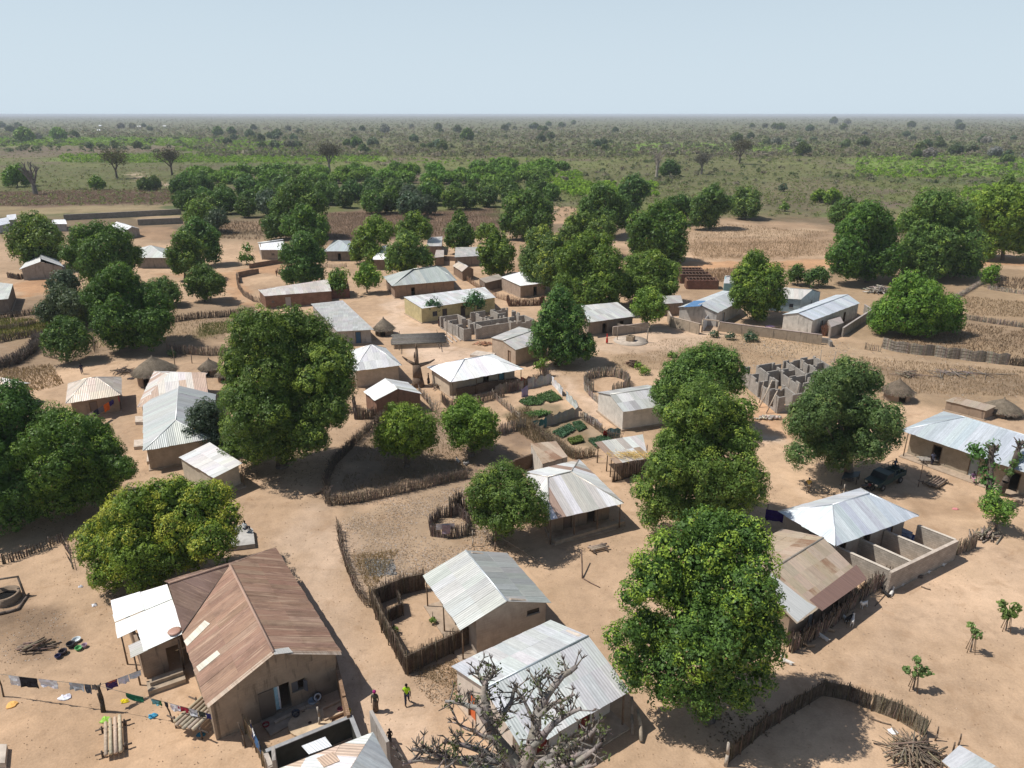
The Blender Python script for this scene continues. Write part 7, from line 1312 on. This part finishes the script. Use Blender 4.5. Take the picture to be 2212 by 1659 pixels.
# ------------------------------------------------------------------ people and animals
def skin(name, joints, edges, mat, parent, col, lv=1):
    """one continuous body grown over a jointed skeleton; joints {name: (xyz, rx, ry)}"""
    keys = list(joints); me = bpy.data.meshes.new(name); me.from_pydata([joints[k][0] for k in keys], [(keys.index(a), keys.index(b)) for a, b in edges], []); o = bpy.data.objects.new(name, me); COL.objects.link(o); o.parent = parent; m = o.modifiers.new('skin', 'SKIN'); m.use_smooth_shade = True
    for i, k in enumerate(keys): me.skin_vertices[0].data[i].radius = (joints[k][1], joints[k][2] if len(joints[k]) > 2 else joints[k][1])
    me.skin_vertices[0].data[0].use_root = True; me.materials.append(mat); s = o.modifiers.new('smooth', 'SUBSURF'); s.levels = lv; s.render_levels = lv; o.color = (*col, 1); return o
def mat_obj(name, rough, spec=.2):
    m, nt, b = new_mat(name); oi = N(nt, 'ShaderNodeObjectInfo'); tc = N(nt, 'ShaderNodeTexCoord'); n1 = noise(nt, tc.outputs['Object'], 9, 4); c = mixc(nt, 1.0, oi.outputs['Color'], ramp(nt, n1, .3, .7, .85, 1.12), 'MULTIPLY'); nt.links.new(c, b.inputs['Base Color']); b.inputs['Roughness'].default_value = rough; b.inputs['Specular IOR Level'].default_value = spec; return m
M_BODY = mat_obj('skin_tone', .55, .35); M_WEAR = mat_obj('garment', .95, .05); M_FUR = mat_obj('coat', .95, .05)
SKIN = (.045, .026, .018)
def person(label, px, h=1.7, face=0, shirt=(.4, .7, .08), low=(.05, .05, .06), skirt=False, hair=None, wrap=None, stride=.18, seated=False, z=0, bundle=False, load=None):
    b = W(*px, z); root = thing('person', label, 'person', b); root.rotation_euler = (0, 0, math.radians(face)); k = h/1.7; V = lambda x, y, zz: (x*k, y*k, zz*k)
    hz_ = .45 if seated else .90; dz = hz_-.90; st = stride
    J = {'pelvis': (V(0, 0, .92+dz), .12*k, .10*k), 'waist': (V(0, 0, 1.08+dz), .105*k, .085*k), 'chest': (V(0, .01, 1.28+dz), .135*k, .10*k), 'neck0': (V(0, .01, 1.42+dz), .06*k), 'neck': (V(0, .005, 1.48+dz), .05*k), 'head': (V(0, .015, 1.575+dz), .082*k, .095*k), 'top': (V(0, .01, 1.66+dz), .065*k, .075*k)}
    E_ = [('pelvis', 'waist'), ('waist', 'chest'), ('chest', 'neck0'), ('neck0', 'neck'), ('neck', 'head'), ('head', 'top')]
    for s, sg in (('l', -1), ('r', 1)):
        sw_ = st*sg
        J[s+'sh'] = (V(sg*.17, 0, 1.37+dz), .055*k); J[s+'el'] = (V(sg*.25, -sw_*.5+.0, 1.10+dz), .042*k); J[s+'wr'] = (V(sg*.24, -sw_*.9+.10, .88+dz), .03*k); J[s+'ha'] = (V(sg*.24, -sw_*.9+.13, .80+dz), .035*k, .02*k)
        E_ += [('chest', s+'sh'), (s+'sh', s+'el'), (s+'el', s+'wr'), (s+'wr', s+'ha')]
        for i in range(4): J[f'{s}f{i}'] = (V(sg*(.24+(i-1.5)*.018), -sw_*.9+.15+.006*i, .72+dz+.008*abs(i-1.5)), .009*k); E_.append((s+'ha', f'{s}f{i}'))
        J[s+'th'] = (V(sg*.20, -sw_*.9+.16, .78+dz), .010*k); E_.append((s+'ha', s+'th'))
        if seated:
            J[s+'kn'] = (V(sg*.12, .42, .46), .065*k); J[s+'an'] = (V(sg*.12, .45, .08), .04*k); J[s+'to'] = (V(sg*.12, .62, .04), .035*k)
        else: J[s+'kn'] = (V(sg*.09, sw_*.6+.03, .50), .065*k); J[s+'an'] = (V(sg*.09, sw_, .08), .04*k); J[s+'to'] = (V(sg*.09, sw_+.15, .035), .035*k, .03*k)
        J[s+'hp'] = (V(sg*.09, 0, .86+dz), .085*k); E_ += [('pelvis', s+'hp'), (s+'hp', s+'kn'), (s+'kn', s+'an'), (s+'an', s+'to')]
    body = skin('body', J, E_, M_BODY, root, SKIN)
    fx = 1.17; S_ = {n: (J[n][0], J[n][1]*fx, (J[n][2] if len(J[n]) > 2 else J[n][1])*fx) for n in ('waist', 'chest', 'neck0', 'lsh', 'rsh')}; S_['hem'] = (V(0, 0, .86+dz), .155*k, .13*k)
    for s in 'lr': p = Vector(J[s+'sh'][0]).lerp(Vector(J[s+'el'][0]), .7); S_[s+'sl'] = (tuple(p), .062*k); S_[s+'sh'] = (J[s+'sh'][0], .072*k)
    skin('shirt', {kk: S_[kk] for kk in ('waist', 'hem', 'chest', 'neck0', 'lsh', 'rsh', 'lsl', 'rsl')}, [('waist', 'hem'), ('waist', 'chest'), ('chest', 'neck0'), ('chest', 'lsh'), ('chest', 'rsh'), ('lsh', 'lsl'), ('rsh', 'rsl')], M_WEAR, root, shirt)
    if skirt: mb = MB(low); mb.lathe(b+Vector((0, 0, 0)), [(.135*k, .95*k), (.17*k, .8*k), (.185*k, .5*k), (.2*k, .16*k), (.17*k, .16*k)], 14); o = mb.build('wrap_skirt', M_CLOTH, root)
    else:
        D_ = {'pelvis': (J['pelvis'][0], .14*k, .12*k)}; ee = []
        for s in 'lr':
            D_[s+'hp'] = (J[s+'hp'][0], .105*k); D_[s+'kn'] = (J[s+'kn'][0], .08*k); D_[s+'cf'] = (tuple(Vector(J[s+'kn'][0]).lerp(Vector(J[s+'an'][0]), .75)), .062*k); ee += [('pelvis', s+'hp'), (s+'hp', s+'kn'), (s+'kn', s+'cf')]
        skin('trousers', D_, ee, M_WEAR, root, low)
    hd = Vector(J['head'][0]); wl_ = lambda v: tuple(b+Matrix.Rotation(math.radians(face)*0, 3, 'Z') @ Vector(v))
    hb = MB(hair or (.012, .010, .010)); hb.lathe(b+Vector((0, hd.y-.012*k, hd.z+.01*k)), [(.092*k, 0), (.1*k, .04*k), (.075*k, .1*k), (.0, .12*k)] if not wrap else [(.1*k, -.02*k), (.125*k, .06*k), (.11*k, .13*k), (0, .17*k)], 12, wrap); hb.build('headscarf' if wrap else 'hair', M_CLOTH if wrap else M_BARK, root, smooth=True)
    fb = MB((.5, .48, .45))
    for sg in (-1, 1): fb.box((b.x+sg*.033*k, b.y+hd.y+.092*k, b.z+hd.z+.012*k), (.022*k, .01*k, .012*k))
    fb.build('eyes', M_PAINT, root); nb = MB(SKIN); nb.tube(b+Vector((0, hd.y+.09*k, hd.z+.005*k)), b+Vector((0, hd.y+.112*k, hd.z-.02*k)), .01*k, .017*k, 5); nb.build('nose', M_SKIN, root)
    mbm = MB((.10, .04, .035)); mbm.box((b.x, b.y+hd.y+.09*k, b.z+hd.z-.048*k), (.045*k, .012*k, .012*k)); mbm.build('mouth', M_SKIN, root)
    if bundle: mb = MB(bundle); mb.lathe(b+Vector((0, -.14*k, 1.12*k)), [(.0, -.16), (.13, -.12), (.17, 0), (.12, .14), (0, .18)], 12); mb.build('baby_wrap', M_CLOTH, root, smooth=True)
    return root
person('woman in a magenta headscarf and brown wrap walking up the sandy street', (812, 1537), 1.66, 175, (.10, .10, .07), (.14, .10, .075), True, None, (.30, .03, .14), .12, bundle=(.12, .11, .08))
person('person in a bright lime green shirt and dark shorts walking up the street', (880, 1522), 1.68, 5, (.42, .72, .03), (.03, .03, .05), stride=.26)
person('small dark clothed child standing in the sandy street', (843, 1606), 1.15, 20, (.04, .03, .03), (.04, .035, .035), stride=.06)
person('person in a yellow shirt and patterned trousers beside the pale blue house', (1744, 1064), 1.7, 160, (.55, .38, .10), (.30, .26, .20), stride=.15)
person('person in a red dress standing near the pole lift well', (1311, 742), 1.65, 100, (.52, .03, .03), (.50, .035, .03), True, None, (.4, .03, .03), .05)
person('seated person in a pale shirt on the cement slab', (531, 1150), 1.65, -20, (.5, .54, .56), (.03, .035, .05), seated=True, z=.45)
person('dark clothed person walking behind the square tan hut', (178, 808), 1.7, 30, (.03, .03, .05), (.06, .06, .1), stride=.15)
person('dark figure in a brown dress standing by the unfinished rooms', (949, 705), 1.75, 60, (.05, .03, .03), (.09, .04, .035), True, None, (.03, .03, .04), .04)
person('person in a maroon top in the north yard, left of two', (598, 597), 1.65, 60, (.14, .05, .04), (.06, .05, .05), stride=.12); person('person in a brown robe in the north yard, right of two', (622, 606), 1.65, 20, (.12, .07, .045), (.11, .07, .05), True, None, None, .06)
person('dark figure beside the broken stump wood on the main street', (926, 830), 1.7, 90, (.06, .04, .035), (.07, .05, .04), True, None, None, .05)
person('person in a white shirt resting under the round dark mango', (1932, 1012), 1.65, 200, (.05, .06, .12), (.04, .04, .05), seated=True, z=.4)
person('two tone dressed person behind the pole bench by the very long house', (2012, 1006), 1.65, 170, (.10, .11, .16), (.05, .05, .07), stride=.05)
person('person in purple and pink sitting before the very long house door', (2100, 1040), 1.6, 180, (.16, .09, .17), (.45, .25, .3), seated=True, z=.2)
stool = MB((.22, .17, .13)); stool.box((*W(1932, 1012)[:2], .2), (.5, .4, .4)); tag(stool.build('wooden_stool', M_WOOD, None, W(1932, 1012)), 'low wooden box seat under the round dark mango', 'stool')
def goat_mesh(lying):
    J = {'hip': ((0, -.32, .55), .14, .15), 'mid': ((0, 0, .53), .155, .16), 'chest': ((0, .30, .56), .145, .16), 'neck': ((0, .46, .72), .075), 'poll': ((0, .56, .86), .062), 'muzz': ((0, .73, .78), .036), 'tail': ((0, -.46, .62), .03), 'tip': ((0, -.54, .70), .018)}
    E_ = [('mid', 'hip'), ('mid', 'chest'), ('chest', 'neck'), ('neck', 'poll'), ('poll', 'muzz'), ('hip', 'tail'), ('tail', 'tip')]
    for s, sg in (('l', -1), ('r', 1)):
        J[s+'ear'] = ((sg*.13, .53, .85), .018); E_.append(('poll', s+'ear')); J[s+'hn'] = ((sg*.04, .50, 1.0), .014); E_.append(('poll', s+'hn'))
        J[s+'sh'] = ((sg*.09, .30, .42), .06); J[s+'fk'] = ((sg*.09, .31, .24), .033); J[s+'fh'] = ((sg*.09, .30, .02), .028); E_ += [('chest', s+'sh'), (s+'sh', s+'fk'), (s+'fk', s+'fh')]
        J[s+'st'] = ((sg*.10, -.26, .42), .075); J[s+'hk'] = ((sg*.10, -.40, .25), .034); J[s+'hh'] = ((sg*.10, -.35, .02), .028); E_ += [('hip', s+'st'), (s+'st', s+'hk'), (s+'hk', s+'hh')]
    if lying:
        J2 = {}
        for k, v in J.items():
            (x, y, z), *r = v; z -= .36
            if k[1:] in ('fk',): y, z = .50, .10
            if k[1:] in ('fh',): y, z = .34, .045
            if k[1:] in ('hk',): y, z = -.40, .08; 
            if k[1:] in ('hh',): y, z = -.16, .045; 
            if k[1:] in ('sh', 'st'): z = max(z, .12)
            J2[k] = ((x*(1.25 if k[0] in 'lr' and k[1:] in ('fk', 'fh', 'hk', 'hh') else 1), y, z), *r)
        J = J2
    J = {'mid': J.pop('mid'), **J}; return J, E_
goat0 = {}
def goat(label, px, col, lying, face):
    b = W(*px); root = thing('goat', label, 'goat', b, 'goats resting along the walls'); root.rotation_euler = (0, 0, math.radians(face)); root.scale = (.84, .84, .84)
    if lying not in goat0: o = skin('body', *goat_mesh(lying), M_FUR, root, col); goat0[lying] = o
    else: o = goat0[lying].copy(); COL.objects.link(o); o.parent = root; o.color = (*col, 1)
WHT = (.68, .65, .6); BRN = (.30, .22, .15); BLK = (.03, .028, .028)
for a in (('white goat lying alone in the mango shade, nearest of all', (1701, 1433), WHT, True, 60), ('brown goat lying just above the nearest white goat', (1750, 1398), BRN, True, 100), ('white goat lying below the dark pole fence', (1780, 1381), WHT, True, 40), ('brown goat lying behind the white goat below the pole fence', (1793, 1364), BRN, True, 80), ('white goat lying left of the black goat', (1825, 1339), WHT, True, 10), ('black goat between two white goats', (1832, 1345), BLK, False, -60), ('white goat standing right of the black goat', (1840, 1350), WHT, False, -30), ('white goat on its feet at the middle of the pole fence', (1865, 1313), WHT, False, 120), ('white goat lying at the corner of the block wall', (1925, 1284), WHT, True, -40), ('dark goat leaning on the corner of the block wall', (1914, 1286), BLK, True, 20), ('pale goat lying first along the block wall', (1942, 1264), (.55, .5, .45), True, 70), ('dark brown goat lying second along the block wall', (1983, 1248), (.12, .09, .075), True, 90), ('white goat lying third along the block wall', (1999, 1236), WHT, True, 60), ('white goat lying last along the block wall', (2031, 1221), WHT, True, 70), ('pale goat lying under the fenced mango, left', (990, 998), (.55, .5, .46), True, 30), ('pale goat lying under the fenced mango, right', (1008, 1003), (.6, .56, .52), True, 150)): goat(*a)
# pickup with railed bed and motorbike under the round dark mango
def pickup():
    c = W(1908, 1046); yaw = math.radians(33); root = thing('pickup', 'dark green pickup with railed load bed parked in the mango shade', 'pickup', c); root.rotation_euler = (0, 0, yaw); o0 = c
    def B(name, parts, mat, parent=root):
        mb = MB()
        for (x, y, z, sx, sy, sz, col) in parts: mb.box((o0.x+x, o0.y+y, o0.z+z), (sx, sy, sz), 0, col)
        return mb.build(name, mat, parent)
    G_ = (.025, .05, .045); mb = MB(G_); prof = [(-2.35, .55), (-2.35, .95), (-1.35, 1.08), (-.95, 1.62), (.15, 1.66), (.3, 1.0), (.3, .55)]
    for sy in (-.8, .8): mb.poly([(o0.x+x, o0.y+sy, z) for x, z in prof], G_)
    for i in range(len(prof)): p, q = prof[i], prof[(i+1) % len(prof)]; mb.poly([(o0.x+p[0], o0.y-.8, p[1]), (o0.x+q[0], o0.y-.8, q[1]), (o0.x+q[0], o0.y+.8, q[1]), (o0.x+p[0], o0.y+.8, p[1])], G_)
    mb.build('body', M_PAINT, root); B('load_bed', [(1.45, 0, .72, 2.3, 1.6, .1, G_), (1.45, -.78, .95, 2.3, .06, .5, G_), (1.45, .78, .95, 2.3, .06, .5, G_), (2.58, 0, .95, .06, 1.6, .5, G_)], M_PAINT)
    rb = MB((.10, .14, .12))
    for sy in (-.78, .78):
        rb.tube((o0.x+.4, o0.y+sy, 1.75), (o0.x+2.58, o0.y+sy, 1.75), .03, .03, 5)
        for x in (.4, 1.1, 1.8, 2.55): rb.tube((o0.x+x, o0.y+sy, 1.2), (o0.x+x, o0.y+sy, 1.75), .03, .03, 5)
    rb.tube((o0.x+.4, o0.y-.78, 1.75), (o0.x+.4, o0.y+.78, 1.75), .03, .03, 5); rb.tube((o0.x+2.57, o0.y-.78, 1.75), (o0.x+2.57, o0.y+.78, 1.75), .03, .03, 5); rb.build('rail', M_METAL, root)
    gb = MB((.02, .025, .03))
    for sy in (-.806, .806): gb.poly([(o0.x-1.2, o0.y+sy, 1.1), (o0.x-.9, o0.y+sy, 1.54), (o0.x+.05, o0.y+sy, 1.57), (o0.x+.15, o0.y+sy, 1.1)])
    gb.poly([(o0.x-1.36, o0.y-.7, 1.13), (o0.x-1.36, o0.y+.7, 1.13), (o0.x-.985, o0.y+.7, 1.59), (o0.x-.985, o0.y-.7, 1.59)]); gb.build('windscreen', M_PAINT, root)
    for sy in (-.55, .55): B('headlight', [(-2.36, sy, .8, .05, .28, .18, (.7, .72, .7))], M_METAL)
    for x in (-1.55, 1.6):
        for sy in (-.82, .82):
            w = MB((.02, .02, .02)); torus(w, Vector((o0.x+x, o0.y+sy, .38)), Vector((1, 0, 0)), Vector((0, 0, 1)), Vector((0, 1, 0)), .26, .12, (.02, .02, .02), 16, 6); wo = w.build('wheel', M_PAINT, root); r_ = MB((.3, .3, .3)); r_.tube((o0.x+x, o0.y+sy-.09, .38), (o0.x+x, o0.y+sy+.09, .38), .17, .17, 10); r_.build('rim', M_METAL, wo)
pickup()
def motorbike():
    c = W(1872, 1062); root = thing('motorbike', 'black motorbike standing left of the dark green pickup', 'motorbike', c); root.rotation_euler = (0, 0, math.radians(15)); v = lambda x, y, z: (c.x+x, c.y+y, z)
    for x in (-.62, .62): w = MB(); torus(w, Vector(v(x, 0, .3)), Vector((1, 0, 0)), Vector((0, 0, 1)), Vector((0, 1, 0)), .25, .06, (.02, .02, .02), 16, 6); w.build('wheel', M_PAINT, root)
    f = MB((.04, .04, .045)); f.tube(v(-.62, 0, .3), v(-.1, 0, .5), .04, .05, 6); f.tube(v(-.1, 0, .5), v(.4, 0, .75), .06, .05, 6); f.tube(v(.62, 0, .3), v(.4, 0, .95), .035, .035, 6); f.tube(v(-.1, 0, .35), v(.2, 0, .4), .14, .14, 8); f.tube(v(.4, -.33, .98), v(.4, .33, .98), .02, .02, 6); f.build('frame', M_METAL, root)
    s = MB((.03, .025, .025)); s.box(v(-.32, 0, .76), (.75, .24, .1)); s.build('seat', M_PAINT, root); t = MB((.16, .02, .02)); t.lathe(Vector(v(.2, 0, .7)), [(0, -.02), (.15, 0), (.16, .1), (.08, .18), (0, .19)], 10); t.build('fuel_tank', M_PAINT, root); h = MB((.7, .7, .65)); h.lathe(Vector(v(.5, 0, .85)), [(0, -.07), (.08, -.03), (.08, .05), (0, .08)], 8); h.build('headlight', M_METAL, root)
motorbike()
sd = thing('shade_table', 'dark flat table top on posts at the edge of the mango shade', 'table', W(1836, 1052)); mb = MB((.04, .055, .06)); q = [W(1815, 1050), W(1850, 1047), W(1856, 1035), W(1822, 1036)]; mb.prism(q, .85, .93); mb.build('table_top', M_PAINT, sd)
for p in q: mb = MB((.12, .1, .08)); mb.tube(p.lerp(q[0]*.25+q[1]*.25+q[2]*.25+q[3]*.25, .08), p.lerp((q[0]+q[1]+q[2]+q[3])/4, .08)+Vector((0, 0, .85)), .05, .05, 5); mb.build('leg', M_WOOD, sd)
# far off roofs of the next settlement
for k, (x, y, w, lb) in enumerate(((213, 282, 7, 'white speck of a far house in the trees, lowest'), (216, 272, 6, 'white speck of a far house in the trees, upper'), (300, 274, 8, 'far pale roof in a row on the plain, left'), (322, 274, 7, 'far pale roof in a row on the plain, middle'), (355, 273, 7, 'far pale roof in a row on the plain, right'))):
    house(lb, [(x-w/2, y), (x+w/2, y), (x+w/2, y-2.2), (x-w/2, y-2.2)], 3, 1.5, 'gable', (0, 0), (.5, .4, .5, .4), WHITE, M_ROOFB, wall=(.55, .5, .45), name='far_house', sl=30, plinth=0, caps=False)
# ------------------------------------------------------------------ air
hz = MB((1, 1, 1)); hz.prism([(-27000, -330), (27000, -330), (27000, 27000), (-27000, 27000)], -1.0, 37.5)
hm = bpy.data.materials.new('haze'); hm.use_nodes = True; hn = hm.node_tree; hn.nodes.remove(hn.nodes['Principled BSDF'])
pv = hn.nodes.new('ShaderNodeVolumePrincipled'); pv.inputs['Color'].default_value = (.86, .92, 1.0, 1); pv.inputs['Density'].default_value = HAZE_D; hn.links.new(pv.outputs[0], hn.nodes['Material Output'].inputs['Volume'])
ho = hz.build('haze', hm); tag(ho, 'thin dusty haze over the plain', 'haze', None, 'stuff')
